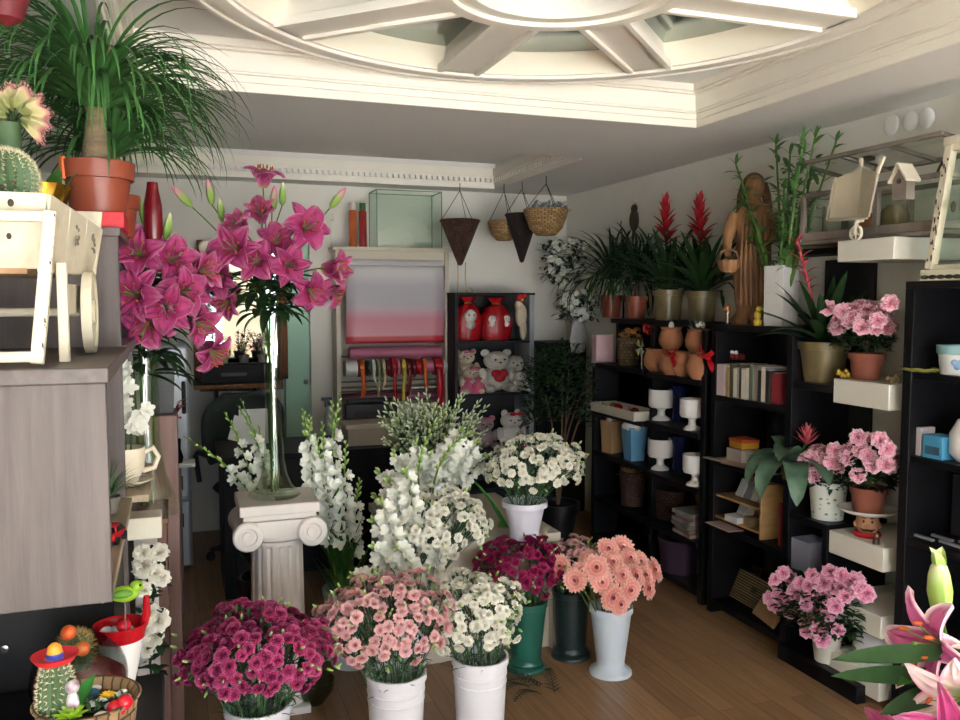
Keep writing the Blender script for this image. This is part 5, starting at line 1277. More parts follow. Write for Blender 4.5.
# ---------------- carved wooden figure of a woman with a basket
OAKC = mat('carved_wood', '9c7046', .55, c2='5a3a22', scale=14, bump=.5, bscale=40, stretch=(1, 1, .4))
p = onto(752, 2.70, 1.475); k = mpp(p)
fgz = 150*k
t = thing('carved_figure', 'carved brown wooden figure of a robed woman standing on the top shelf', 'statue', (p.x, p.y, 1.476), rz=-.5)
def wobr(a, z): return 1+.05*math.sin(a*5+z*18)+.035*math.sin(a*9-z*25)
S = fgz
prof = [(0, 0), (.125*S, 0), (.135*S, .03*S), (.12*S, .05*S), (.10*S, .08*S), (.115*S, .2*S), (.12*S, .35*S), (.115*S, .48*S), (.105*S, .55*S), (.12*S, .65*S), (.125*S, .72*S), (.10*S, .775*S), (.045*S, .805*S), (.04*S, .83*S), (0, .84*S)]
b = MB().lathe(prof, 40, wob=wobr, M=Matrix.Diagonal((1, .8, 1, 1)))
b.ball((0, -.01*S, .895*S), (.062*S, .068*S, .085*S), 20, 14)                 # head
b.ball((0, -.075*S, .885*S), (.012*S, .014*S, .018*S), 8, 6).ball((0, -.068*S, .85*S), (.02*S, .012*S, .008*S), 8, 6)   # nose and mouth
b.ball((-.025*S, -.066*S, .905*S), (.010*S, .008*S, .007*S), 8, 6).ball((.025*S, -.066*S, .905*S), (.010*S, .008*S, .007*S), 8, 6)
b.tube(bez((-.115*S, 0, .72*S), (-.19*S, -.02*S, .58*S), (-.17*S, -.10*S, .44*S), 8), [.045*S, .045*S, .042*S, .04*S, .036*S, .032*S, .028*S, .024*S, .022*S], 10)
b.tube(bez((.115*S, 0, .72*S), (.17*S, -.04*S, .58*S), (.06*S, -.13*S, .52*S), 8), [.045*S, .045*S, .042*S, .04*S, .036*S, .032*S, .028*S, .024*S, .022*S], 10)
for sx in (-.05, .05): b.ball((sx*S, -.11*S, .025*S), (.028*S, .06*S, .022*S), 10, 6)      # feet
b.build('body', OAKC, t, smooth=60)
h = MB(); h.ball((0, .040*S, .922*S), (.074*S, .066*S, .082*S), 20, 12)
for sx in (-1, 1):
    h.tube([(sx*.06*S, .02*S, .93*S), (sx*.078*S, .015*S, .85*S), (sx*.088*S, -.01*S, .77*S), (sx*.075*S, -.045*S, .70*S)], [.025*S, .03*S, .028*S, .012*S], 8)
h.build('hair', mat('carved_wood_dark', '6b4526', .6, c2='3a2413', scale=20, bump=.6, bscale=60), t)
c_ = MB()
for i in range(7):
    a = -2.4+i*.28; c_.tube([(.10*S*math.cos(a), .085*S*math.sin(a)-.015*S, .72*S), (.118*S*math.cos(a), .10*S*math.sin(a)-.012*S, .4*S), (.12*S*math.cos(a+.1), .10*S*math.sin(a+.1)-.01*S, .12*S)], [.008*S, .014*S, .012*S], 6)
c_.build('robe_folds', OAKC, t)
bpz = at(721, 268, X=2.62)
t2 = MB().lathe([(0, 0), (.03, 0), (.05, .025), (.052, .06), (.047, .06), (.04, .025), (0, .012)], 28, wob=lambda a, z: 1+.04*math.cos(a*14)).tube([(.05, 0, .055), (.035, 0, .10), (0, 0, .115), (-.035, 0, .10), (-.05, 0, .055)], .005, 6).build('small_basket', OAKC, t); 
t2.location = (-.17*S, -.12*S, .34*S)
# small objects beside the figure
q = onto(728, 2.60, 1.475); t = thing('tea_light_glass', 'clear tumbler candle with an orange ball beside the carved figure', 'candle', q)
MB().lathe([(0, 0), (.012, 0), (.012, .085), (.010, .085), (.010, .004), (0, .004)], 16).build('glass', GLASS, t); MB().ball((.034, .05, .075), .02, 12, 8).tube([(.034, .05, 0), (.034, .05, .06)], .006, 6).build('orange_ball', mat('orange_ball', 'c8672e', .4), t)
q = onto(758, 2.58, 1.475); t = thing('yellow_ornament', 'small yellow duck-like ornament at the foot of the carved figure', 'ornament', q)
MB().lathe([(0, 0), (.018, 0), (.02, .02), (.016, .028), (0, .03)], 18).build('base', mat('yellow_glaze', 'c9b02e', .3), t); MB().ball((0, 0, .048), (.018, .016, .022), 12, 8).ball((.004, -.005, .078), .014, 12, 8).tube([(.012, -.014, .078), (.024, -.026, .076)], [.005, .001], 6).build('bird', MC['yellow_glaze'], t)
# ---------------- white textured vase with lucky bamboo
p = onto(781, 2.63, 1.475); k = mpp(p)
vs_ = 13*k; m, n, l, b_ = newmat('dimpled_white'); b_.inputs['Base Color'].default_value = lin('dad8d6'); b_.inputs['Roughness'].default_value = .25
vo = n.new('ShaderNodeTexVoronoi'); vo.inputs['Scale'].default_value = 70; l.new(coords(n, l), vo.inputs['Vector']); bp_ = n.new('ShaderNodeBump'); bp_.inputs['Strength'].default_value = .6; bp_.inputs['Distance'].default_value = .004; l.new(vo.outputs[0], bp_.inputs['Height']); l.new(bp_.outputs[0], b_.inputs['Normal'])
t = thing('square_vase', 'square white dimpled vase holding lucky bamboo on the top shelf', 'vase', p)
hv = 60*k
MB().lathe([(0, 0), (vs_*1.25, 0), (vs_*1.3, hv), (vs_*1.18, hv), (vs_*1.15, .02), (0, .02)], 4, M=Matrix.Rotation(pi/4+.2, 4, 'Z')).build('body', m, t, bev=.004, smooth=20)
BAM = mat('bamboo_green', '5f8a3a', .4, .25, 10); BLF = mat('bamboo_leaf', '4a7a35', .45, .3, 20)
rnd.seed(71); B0 = p+V((0, 0, .03))
for i, (px, py, nl) in enumerate(((736, 165, 8), (776, 145, 9), (790, 155, 11), (803, 140, 10), (815, 138, 8), (836, 142, 5), (742, 195, 8), (796, 178, 11), (810, 180, 11), (784, 190, 9))):
    top = at(px, py, X=2.62+U(-.06, .06))
    b0 = B0+V((U(-.015, .015), U(-.015, .015), 0)); t = thing('lucky_bamboo', 'lucky bamboo cane with leafy shoots in the white dimpled vase', 'plant', b0, 0, 'lucky bamboo canes')
    mid = b0.lerp(top, .5)+V((0, 0, .04)); path = [q_-b0 for q_ in bez(b0, mid, top, 14)]
    MB().tube(path, [(.009 if j % 2 else .0078)*(1 if j < 9 else .55) for j in range(15)], 8).build('cane', BAM, t)
    b = MB()
    for j in range(nl*3):
        f = min(13, 5+int(j/3*9/nl)); b.leaf(path[f]+V((U(-.03, .03), U(-.03, .03), U(-.01, .03))), U(0, 6.3), U(-.2, .9), U(.05, .10), .024, U(.3, 1), n=4, fold=.25)
    for j in range(3): b.leaf(path[14], j*2.1, U(.7, 1.3), .07, .016, .5, n=4)
    b.build('foliage', BLF, t)
# ---------------- terrarium house, wheelbarrow, bird house, wall discs, lantern
GW = mat('weathered_grey_wood', '8f857a', .75, c2='6a6058', scale=8, stretch=(1, 1, 1), bump=.2)
TB = 1.836
y0, y1 = at(932, 235, X=2.62).y, at(802, 240, X=2.62).y
y0 = 2.36; 
tr_ = thing('glass_terrarium', 'weathered wood and glass terrarium house with raised lid on the top white shelf', 'terrarium', (2.74, (y0+y1)/2, TB)); hl = (y1-y0)/2
hT = .185; dx = .115; fr = MB(); q = .016
for x in (-dx, dx):
    for y in (-hl, -hl*.15 if x < 0 else 0, hl): fr.box((x, y, hT/2+.03), (q*1.3, q*1.5, hT))
    fr.box((x, 0, .035), (q, 2*hl, .035)); fr.box((x, 0, hT+.03), (q, 2*hl, q*1.2))
for y in (-hl, hl):
    fr.box((0, y, .035), (2*dx, q, .03)); fr.box((0, y, hT+.03), (2*dx, q, q*1.2)); fr.box((0, y, hT/2), (q, q*.8, hT*.9))
fr.build('frame', GW, tr_, bev=.0015)
MB().box((0, 0, .008), (2*dx+.03, 2*hl+.03, .016)).build('base', GW, tr_, bev=.002)
for x in (-dx, dx): MB().box((x, 0, hT/2+.04), (.003, 2*hl-.02, hT-.03)).build('pane', TG, tr_)
for y in (-hl, hl): MB().box((0, y, hT/2+.04), (2*dx-.02, .003, hT-.03)).build('pane', TG, tr_)
ld = MB(); ML = Matrix.Translation((dx, 0, hT+.125)) @ Matrix.Rotation(math.radians(10), 4, 'Y')
for y in (-hl-.01, -hl*.35, hl*.35, hl+.01): ld.box((-.13, y, 0), (.26, q, q), M=ML)
for x in (-.005, -.26): ld.box((x, 0, 0), (q*1.1, 2*hl+.03, q), M=ML)
ld.build('lid_frame', GW, tr_, bev=.0015)
MB().box((-.13, 0, 0), (.25, 2*hl, .003), M=ML).build('lid_pane', TG, tr_)
MB().tube([(-dx, -hl*.9, hT+.02), (-dx+.02, -hl*.9, hT+.06), (-.05, -hl*.9, hT+.13)], .005, 6).box((-.13, hl*.3, .014), (.03, .05, .014), M=ML).build('stay', CHIP, tr_)
for i, (yy, c, s) in enumerate(((.12, 'c06a3c', .05), (-.02, '7a6a48', .06))):
    t = thing('terracotta_ball' if i == 0 else 'moss_ball', ['orange pot shape seen inside the terrarium', 'brown moss ball inside the terrarium'][i], 'ornament', (2.75, (y0+y1)/2+yy, TB+.018))
    MB().lathe([(0, 0), (s*.6, 0), (s, s*.8), (s*.9, s*1.6), (s*.4, s*2.1), (0, s*2.1)], 20).build('body', mat('inner_'+c, c, .8, .4, 30), t)
WBM = mat('pale_wood', 'd6cdb8', .65, .12, 6, bump=.1)
wb = at(855, 200, X=2.45); k = mpp(wb)
t = thing('toy_wheelbarrow', 'pale wooden toy wheelbarrow hung nose down in front of the terrarium', 'ornament', (wb.x+.02, wb.y, wb.z-.0))
def wl_(px, py, X=2.45): return at(px, py, X=X)-V((wb.x+.02, wb.y, wb.z))
def plank(nm, pts, off):
    b = MB(); quadbox(b, *pts, off); return b.build(nm, WBM, t)
q1, q2, q3, q4 = wl_(829, 218, 2.52), wl_(837, 178, 2.52), wl_(862, 167, 2.52), wl_(857, 217, 2.52)
r3, r4 = wl_(877, 174, 2.42), wl_(868, 217, 2.42); l1, l2 = wl_(827, 220, 2.47), wl_(835, 177, 2.47)
plank('bottom_board', (q1, q2, q3, q4), (.008, .002, 0))
plank('side_board', (q4, q3, r3, r4), (.002, -.008, 0))
plank('side_board', (q1, q2, l2, l1), (0, .008, 0))
plank('nose_board', (q1, q4, r4, l1), (0, 0, -.008))
hA, hB = wl_(858, 222, 2.5), wl_(884, 156, 2.48)
MB().tube([hA, hB], .008, 4).tube([wl_(862, 222, 2.54), wl_(861, 158, 2.54)], .008, 4).build('handle', WBM, t, smooth=20)
wc = wl_(856, 233, 2.50); wheel('wheel', wc, .030, .012, WBM, t, 'X', 6, .25)
MB().tube([wl_(858, 216, 2.47), wc+V((-.01, 0, 0))], .006, 5).tube([wl_(856, 216, 2.53), wc+V((.01, 0, 0))], .006, 5).build('fork', WBM, t)
bh = at(903, 180, X=2.50); t = thing('hanging_bird_house', 'small grey wood bird house hanging at the terrarium front', 'ornament', (2.56, at(903, 200, X=2.56).y, at(903, 200, X=2.56).z))
k = mpp(bh); hh = 34*k; ww = 9*k
b = MB(); b.add([(-.02, -ww, 0), (-.02, ww, 0), (-.02, ww, hh*.62), (-.02, 0, hh), (-.02, -ww, hh*.62), (.02, -ww, 0), (.02, ww, 0), (.02, ww, hh*.62), (.02, 0, hh), (.02, -ww, hh*.62)], [(4, 3, 2, 1, 0), (5, 6, 7, 8, 9), (0, 1, 6, 5), (1, 2, 7, 6), (4, 0, 5, 9), (2, 3, 8, 7), (3, 4, 9, 8)]); b.build('body', GW, t)
b = MB(); quadbox(b, (-.035, 0, hh+.003), (-.035, ww*1.3, hh*.52), (.035, ww*1.3, hh*.52), (.035, 0, hh+.003), (0, .003, .008)); quadbox(b, (-.035, 0, hh+.003), (-.035, -ww*1.3, hh*.52), (.035, -ww*1.3, hh*.52), (.035, 0, hh+.003), (0, -.003, .008)); b.build('roof', WBM, t)
MB().lathe([(0, 0), (ww*.3, 0), (ww*.3, .003), (0, .003)], 16, M=Matrix.Translation((-.022, 0, hh*.55)) @ Matrix.Rotation(-pi/2, 4, 'Y')).build('entrance_hole', CHIP, t)
for i, (px, py) in enumerate(((890, 125), (909, 121), (925, 118))):
    p = at(px, py, X=XR-.02); k = mpp(p)
    o = MB().ball((0, 0, 0), (.014, 9.5*k, 10.5*k), 24, 12).build('oval_disc', mat('white_ceramic', 'e9e7e4', .25), None, loc=(XR-.012, p.y, p.z))
    tag(o, ('leftmost', 'middle', 'rightmost')[i]+' of three white oval discs high on the right wall', 'wall ornament')
# lantern on the right cabinet
la = thing('lantern', 'tall distressed white wood and glass lantern on the right edge cabinet', 'lantern', (2.70, 2.21, 1.666), rz=.0)
LZ = at(935, 148, X=2.66).z-1.666; hb, ht = .135, .098
b = MB(); b.box((0, 0, .02), (2*hb+.05, 2*hb+.05, .04))
b.box((0, 0, LZ), (2*ht+.04, 2*ht+.04, .03)); b.build('base', DISTR, la, bev=.003)
ptm = MB()
for sx in (-1, 1):
    for sy in (-1, 1): ptm.tube([(sx*hb, sy*hb, .04), (sx*ht, sy*ht, LZ)], .021, 4)
for (f, ww_) in ((.06, hb), (.94, ht)):
    w_ = hb+(ht-hb)*f; z = LZ*f+.01
    for s in (-1, 1): ptm.box((0, s*w_, z), (2*w_, .016, .035)); ptm.box((s*w_, 0, z), (.016, 2*w_, .035))
ptm.build('frame', DISTR, la, bev=.002)
for s, ax in ((-1, 0), (1, 0), (-1, 1), (1, 1)):
    a = hb-.015; c = ht-.015; g = MB()
    vv = [(-a, s*hb, .05), (a, s*hb, .05), (c, s*ht, LZ-.02), (-c, s*ht, LZ-.02)]
    if ax: vv = [(y, x, z) for x, y, z in vv]
    quadbox(g, *vv, (0, .002, 0) if not ax else (.002, 0, 0)); g.build('pane', TG, la)
MB().lathe([(ht*1.3, 0), (ht*1.1, .03), (ht*.7, .07), (ht*.3, .11), (.03, .13), (.02, .15), (.04, .17), (0, .2)], 4, c=(0, 0, LZ+.015), M=Matrix.Rotation(0, 4, 'Z')).build('roof', mat('filigree_gold', 'b59a68', .5, .4, 40, bump=.6), la, smooth=20)
MB().ball((-hb-.0, .05, LZ*.52), (.012, .006, .02), 10, 6).build('latch', CHIP, la)
fe = MB()
for i in range(9): fe.ball((-hb-.028, -hb+.27*i/8, -.0+.012), (.006, .02, .008), 8, 4)
fe.build('scalloped_edge', mat('dark_lace', '2c3328', .8), la)
ch_ = MB(); rnd.seed(21)
for i in range(40):
    f = U(0.05, 1); sx, sy = rnd.choice(((-1, -1), (-1, 1))); w_ = hb+(ht-hb)*f
    ch_.ball((sx*w_-.016, sy*w_+U(-.012, .012), .04+f*(LZ-.04)), (.003, U(.002, .004), U(.004, .014)), 6, 4)
ch_.build('paint_wear', CHIP, la)['kind'] = 'stuff'
# ================================================================ goods on the right shelves
def tagbox(name, label, cat, p, d, m, rz=0, bev=.002, group=None):
    o = MB().box((0, 0, d[2]/2), d).build(name, m, None, bev, loc=p, rz=rz); return tag(o, label, cat, group)
# clay jar bundles tied with red ribbon
CLAY = mat('clay_jar', 'b57a55', .75, .18, 10, bump=.1)
def jar(label, px, py, X, r, h, dz=0):
    p = at(px, py, X=X); p.z = 1.181+dz
    t = thing('clay_jar', label, 'jar', p)
    MB().lathe([(0, 0), (r*.6, 0), (r*.95, h*.25), (r, h*.5), (r*.85, h*.82), (r*.78, h*.9), (r*.9, h), (r*.8, h), (r*.7, h*.9), (r*.85, h*.5), (0, h*.15)], 28).build('body', CLAY, t)
    return t, p
k = mpp(V((2.6, 4.05, 1.3)))
JR, JH = 14*k, 24*k
jar('clay jar standing at the left of the left ribboned bundle', 657, 360, 2.64, JR, JH)
jar('clay jar at the right front of the left ribboned bundle', 673, 365, 2.60, JR, JH)
tj, p1 = jar('clay jar stacked on top of the left ribboned bundle', 671, 350, 2.66, JR*.92, JH*.95, JH+.001)
jar('clay jar standing at the left of the right ribboned bundle', 686, 365, 2.62, JR, JH)
jar('clay jar at the right front of the right ribboned bundle', 701, 368, 2.59, JR, JH)
tj2, p2 = jar('clay jar stacked on top of the right ribboned bundle', 698, 352, 2.65, JR*.92, JH*.95, JH+.001)
RB = mat('red_ribbon', 'b3141f', .55)
def bow(label, p, s):
    t = thing('ribbon_bow', label, 'ribbon', p); b = MB(); rnd.seed(3)
    for i in range(6):
        a = i*1.05; b.leaf((0, 0, 0), a+1.2, U(-.2, .9), s*U(.8, 1.1), s*.55, -1.2, n=6, nc=3, fold=.5)
    b.leaf((0, 0, 0), -1.9, -.4, s*1.3, s*.4, .8, n=6); b.leaf((0, 0, 0), -1.0, -.3, s*1.3, s*.4, .8, n=6); b.ball((0, 0, .005), s*.22, 10, 6)
    b.build('loops', RB, t); return t
bow('red ribbon bow tied round the left clay jar bundle', at(672, 357, X=2.55), .065)
bow('large red ribbon bow tied round the right clay jar bundle', at(708, 358, X=2.55), .085)
rnd.seed(23)
t = thing('frosted_plant', 'grey frosted succulent sprigs planted in the top right clay jar', 'plant', (p2.x, p2.y, p2.z+JH*.82)); b = MB()
for i in range(40): b.leaf((U(-.02, .02), U(-.02, .02), 0), U(0, 6.3), U(.5, 1.5), U(.05, .1), .008, U(.2, .8), n=4)
b.build('foliage', mat('frosted_leaf', '8d949a', .6, .3, 30), t)
for i in range(5): inst('flower', B_ROSE[0], t, (U(-.03, .03), U(-.04, -.01), U(.03, .05)), rot=face((U(-.5, .5), -1, .5)), scale=.3)
t = thing('toy_egg', 'small white egg ornament in the top left clay jar', 'ornament', (p1.x, p1.y, p1.z+JH*.85)); MB().ball((0, 0, .022), (.016, .016, .024), 12, 8).build('egg', WHITE_PL, t)
MB().tube([(0, 0, 0), (0, 0, .015)], .004, 6).build('pick', CHIP, t)
q = at(650, 325, X=2.70); t = thing('red_rose_pick', 'red artificial rose on a wire at the left of the clay jars', 'flower', (q.x, q.y, 1.181))
MB().tube([(0, 0, 0), (0, 0, q.z-1.19)], .0025, 5).build('stem', G_DK, t); inst('bloom', ruffled(.04, [(.1, 1, 6), (.6, .85, 5), (1.2, .6, 4)], 4).mesh('bloom', P_RED), t, (0, 0, q.z-1.20), rot=face((-.5, -.8, .5)))
q = at(642, 348, X=2.58); t = thing('toy_pinwheel', 'turquoise and yellow toy pinwheel before the clay jars', 'toy', (q.x, q.y, 1.181)); b = MB(); zq = q.z-1.18
for i in range(4):
    a = i*pi/2+.4; quadbox(b, (-.01, 0, zq), (-.012, .05*math.cos(a), zq+.05*math.sin(a)), (-.016, .05*math.cos(a+.9), zq+.05*math.sin(a+.9)), (-.013, .02*math.cos(a+.9), zq+.02*math.sin(a+.9)), (.002, 0, 0))
b.build('vanes', mat('turquoise_film', '3fa7a4', .4, c2='c9b33a', scale=18), t); MB().tube([(0, 0, 0), (0, 0, zq)], .003, 6).build('stick', WBM, t)
# pink box and woven pot of dried orange flowers
p = at(603, 363, X=2.63); p.z = 1.191; k = mpp(p)
tagbox('gift_box', 'pale pink upright gift box at the far left of the shelf', 'box', p, (20*k, .06, 27*k), mat('pale_pink_card', 'c9a9ae', .6))
p = at(629, 363, X=2.66); p.z = 1.191
t = potted('dried_flower_pot', 'brown woven pot of dried orange blooms beside the pink box', 'potted plant', p, 12*k, 10*k, 26*k, wickermat('brown_wicker', '6d5836', '4d3d25', 18, 9)); rnd.seed(5)
for i in range(10): inst('bloom', ruffled(.022, [(.2, 1, 6), (.8, .8, 5)], i).mesh('bloom', mat('dried_orange', 'a4672f', .8)), t, (U(-.06, .06), U(-.05, .04), 27*k+U(.0, .05)), rot=face((U(-.6, .6), -.6, 1)))
leafmass(t, (0, 0, 28*k), (.06, .05, .03), 40, .03, .012, G_DK)
# footed white bowls and blue glass vases
def goblet(label, px, py, X, zs):
    p = at(px, py, X=X); p.z = zs+.001; k = mpp(p); t = thing('footed_bowl', label, 'bowl', p)
    R = 12.5*k; Hh = 31*k
    MB().lathe([(0, 0), (R*.72, 0), (R*.68, Hh*.06), (R*.32, Hh*.16), (R*.28, Hh*.3), (R*.4, Hh*.38), (R*.9, Hh*.42), (R, Hh*.5), (R, Hh), (R*.94, Hh), (R*.93, Hh*.5), (0, Hh*.45)], 36).build('body', mat('white_ceramic', 'e9e7e4', .25), t)
    return t
g1_ = goblet('white footed bowl at left on the upper bowl shelf', 661, 424, 2.64, .90)
q = at(653, 405, X=2.62)-g1_.location; MB().ball(q, .008, 8, 6).build('dot', CHIP, g1_)
goblet('white footed bowl at right on the upper bowl shelf', 692, 430, 2.60, .90)
goblet('white footed bowl at left on the lower bowl shelf', 660, 474, 2.64, .61)
goblet('white footed bowl at right on the lower bowl shelf', 695, 486, 2.59, .61)
for py, zs, lb in ((430, .90, 'dark blue glass vase between the upper white footed bowls'), (480, .61, 'dark blue glass vase between the lower white footed bowls')):
    p = at(680, py, X=2.72); p.z = zs+.001; k = mpp(p)
    o = MB().lathe([(0, 0), (8*k, 0), (8.5*k, .01), (7.5*k, 25*k), (10*k, 36*k), (9*k, 36*k), (6.5*k, 25*k), (7*k, .015), (0, .01)], 28).build('blue_vase', mat('cobalt_glass', '101a44', .1), None, loc=p); tag(o, lb, 'vase')
# trough of little things, blue and beige bins, wicker baskets
p = at(622, 412, X=2.60); k = mpp(p); y0_, y1_ = at(644, 412, X=2.56).y+.03, at(598, 404, X=2.56).y
tr = thing('white_trough', 'long white tray of small ornaments on the far shelf', 'tray', (2.60, (y0_+y1_)/2, .886)); l_ = (y1_-y0_)
b = MB()
for a_, c_ in (((-.09, -l_/2, 0), (.09, l_/2, .008)), ((-.09, -l_/2, .008), (-.08, l_/2, .055)), ((.08, -l_/2, .008), (.09, l_/2, .055)), ((-.08, -l_/2, .008), (.08, -l_/2+.01, .055)), ((-.08, l_/2-.01, .008), (.08, l_/2, .055))): b.span(a_, c_)
b.build('tray', mat('white_card', 'c9c2b4', .6), tr)
for i, (yy, c, n_, lb) in enumerate(((.14, 'red_ornament', 'b4201f', 'shiny red ball in the white tray'), (.04, 'pink_ornament', 'c9a09a', 'pinkish ball in the white tray'), (.20, 'green_ornament', '6f8f3a', 'green ball in the white tray'), (-.06, 'wine_ornament', '7d2a2a', 'wine red ball nearest the upright in the white tray'))):
    o = MB().ball((0, 0, .03), .028, 14, 10).build('small_ball', mat(c, n_, .25), None, loc=(2.58, (y0_+y1_)/2-.10+yy, .895)); tag(o, lb, 'ornament')
t = thing('leaf_sprig', 'green leaf sprig lying in the white tray', 'leaf', (2.58, (y0_+y1_)/2+.2, .90)); b = MB(); rnd.seed(2)
for i in range(14): b.leaf((U(-.03, .03), U(-.07, .07), 0), U(0, 6.3), U(.2, 1.2), .06, .016, .6, n=4)
b.build('foliage', G_LT, t)
p = at(634, 467, X=2.62); p.z = .621; k = mpp(p)
bn = thing('blue_bin', 'light blue tapered bin of white balls on the far shelf', 'bin', p)
MB().lathe([(0, 0), (10*k, 0), (14*k, 34*k), (12.6*k, 34*k), (9*k, .01), (0, .01)], 4, M=Matrix.Rotation(pi/4, 4, 'Z')).build('body', mat('light_blue_plastic', '5f94b8', .4), bn, smooth=20)
rnd.seed(9)
for i in range(8):
    a = i*.9; r_ = .05 if i < 6 else .012
    o = MB().ball((0, 0, 0), .026, 12, 8).build('white_ball', mat('white_ornament', 'cfcdd0', .5), None, loc=p+V((r_*math.cos(a), r_*math.sin(a), 32*k+(.012 if i < 6 else .045)))); tag(o, 'white ornament ball heaped in the light blue bin', 'ornament', 'white balls in the blue bin')
p = at(612, 457, X=2.62); p.z = .621; k = mpp(p)
bn = thing('kraft_bag', 'brown kraft bag of white and red trinkets beside the blue bin', 'bag', p)
MB().lathe([(0, 0), (10*k, 0), (12*k, 32*k), (11.5*k, 32*k), (9.5*k, .01), (0, .01)], 4, M=Matrix.Rotation(pi/4+.2, 4, 'Z')).build('body', mat('kraft', 'a3825c', .8), bn, smooth=20)
for i in range(7): MB().ball((.035*math.cos(i*.9), .035*math.sin(i*.9), 33*k+U(0, .03)), .018, 10, 6).build('trinket', mat('white_ornament', 'cfcdd0', .5) if i % 3 else RB, bn)
def wbasket(label, px, py, X, zs, r, h, m, sq=False):
    p = at(px, py, X=X); p.z = zs+.001; k = mpp(p)
    o = MB().lathe([(0, 0), (r*.85*k, 0), (r*k, h*k*.9), (r*1.05*k, h*k), (r*.92*k, h*k), (r*.8*k, .012), (0, .012)], 28, M=Matrix.Diagonal((.8, 1.2, 1, 1)) if sq else None).build('wicker_basket', m, None, loc=p); return tag(o, label, 'basket')
wbasket('brown wicker basket low on the far shelf below the blue bin', 632, 520, 2.66, .321, 13, 34, WKD)
t = thing('straw_bundle', 'bundle of straw lying in the far wicker basket', 'straw', (2.66, at(632, 520, X=2.66).y, .47)); b = MB(); rnd.seed(4)
for i in range(60): a = U(0, 3.2); b.tube([(U(-.06, .06), U(-.06, .06), U(0, .06)), (U(-.08, .08), U(-.1, .1), U(.02, .1))], .0018, 4)
b.build('straw', mat('straw', 'a08653', .8), t)
wbasket('dark wicker basket beside the magazine stack', 668, 522, 2.70, .321, 17, 30, wickermat('deep_brown_wicker', '4d2f22', '33201a', 22, 10), True)
# magazines: a fan of four on the low shelf with a wooden ring on top
p = at(688, 540, X=2.60); k = mpp(p); zs = .321; rnd.seed(3)
for i in range(6):
    o = MB().box((0, 0, .011), (.21, 32*k, .020)).build('magazine', mat('magazine_%d' % (i % 3), ('b7ab9c', 'a58e86', '9aa09a')[i % 3], .5, c2=('7a6a62', '8a5a55', '6c6f66')[i % 3], scale=12), None, .001, loc=(2.67+U(-.015, .015), p.y+U(-.01, .01), zs+.001+.0225*i), rz=U(-.12, .12)); tag(o, ('bottom', 'second from bottom', 'third from bottom', 'fourth from bottom', 'fifth from bottom', 'topmost')[i]+' magazine of the pile on the low shelf', 'magazine')
zt2 = zs+.001+.0225*6
o = MB().lathe([(.025, 0), (.045, 0), (.05, .012), (.045, .024), (.025, .024), (.02, .012), (.025, 0)], 28, M=Matrix.Translation((0, 0, .05)) @ Matrix.Rotation(1.25, 4, 'Y')).build('wooden_ring', mat('ring_wood', '8a5a34', .6, .4, 12), None, loc=(2.66, p.y-.02, zt2+.0)); tag(o, 'brown wooden ring standing on the magazine pile', 'ornament')
p = at(680, 583, X=2.66); p.z = .071; k = mpp(p)
o = MB().lathe([(0, 0), (18*k, 0), (22*k, 30*k), (24*k, 34*k), (22*k, 34*k), (20*k, 30*k), (16*k, .015), (0, .015)], 36).build('purple_planter', mat('dull_purple', '3a2a3c', .5), None, loc=p); tag(o, 'dull purple empty planter on the floor-level shelf', 'planter')
p = at(702, 582, X=2.74); p.z = .071
o = MB().lathe([(0, 0), (.03, 0), (.045, .1), (.05, .17), (.045, .17), (.03, .01), (0, .01)], 24).build('grey_vase', mat('grey_blue_ceramic', '6d7a8a', .4), None, loc=p); tag(o, 'grey blue vase behind the purple planter', 'vase')
# books on the middle unit, cards, red toy
rnd.seed(13)
ys = at(724, 400, X=2.62).y; ye = at(786, 400, X=2.62).y
bc_ = ['c9b8b8', '8a6f6a', 'a8985a', '4f4a34', '97928a', '5c5246', 'a9a092', '646f5a', 'a0968a', '4d463e', 'a197a0', '35302c', '8a2a33']
th_b = [.07, .02, .016, .018, .03, .022, .03, .022, .03, .026, .03, .022, .034]
nm_ = ['pale pink card box, first in the row of books', 'mauve booklet beside the pale pink box', 'straw coloured booklet third in the row', 'olive spined booklet among the row of books', 'pale grey catalogue left of the middle of the row', 'taupe catalogue in the middle of the row', 'cream catalogue in the middle of the row', 'sage grey catalogue right of the cream one', 'beige catalogue right of the sage one', 'dark taupe catalogue towards the right of the row', 'off-white catalogue towards the right of the row', 'charcoal book beside the red book', 'red book at the right end of the row']
y = ys; sca = (ys-ye)/sum(th_b)
for i, (c, w, lb) in enumerate(zip(bc_, th_b, nm_)):
    w *= sca*.98; hh = (.155 if i == 0 else .15+U(-.012, .02))
    t = thing('book', lb, 'book', (2.62+U(-.01, .015), y-w/2, 1.121), rz=U(-.05, .05))
    MB().span((-.06, -w*.47, 0), (.09, w*.47, hh)).build('cover', mat('book_'+c, c, .6), t, bev=.001)
    (MB().span((-.061, -w*.36, .004), (-.058, w*.36, hh-.004)) if i in (1, 4, 6, 10) else MB()).span((-.058, -w*.36, hh), (.088, w*.36, hh+.001)).build('pages', mat('page_cream', 'd8d0be', .8), t)
    y -= w*1.02
q = at(733, 366, X=2.70)
b = MB(); t = thing('strawberry_toy', 'red and black dotted trinket lying on top of the first books', 'ornament', (2.66, at(733, 368, X=2.66).y, 1.121+.172))
MB().box((0, 0, .018), (.06, .12, .03)).build('body', mat('red_dotted', 'a32a25', .5, c2='201414', scale=45), t, bev=.008)
for i in range(4): MB().ball((-.02, -.05+.033*i, .04), .010, 8, 6).build('dot', WHITE_PL, t)
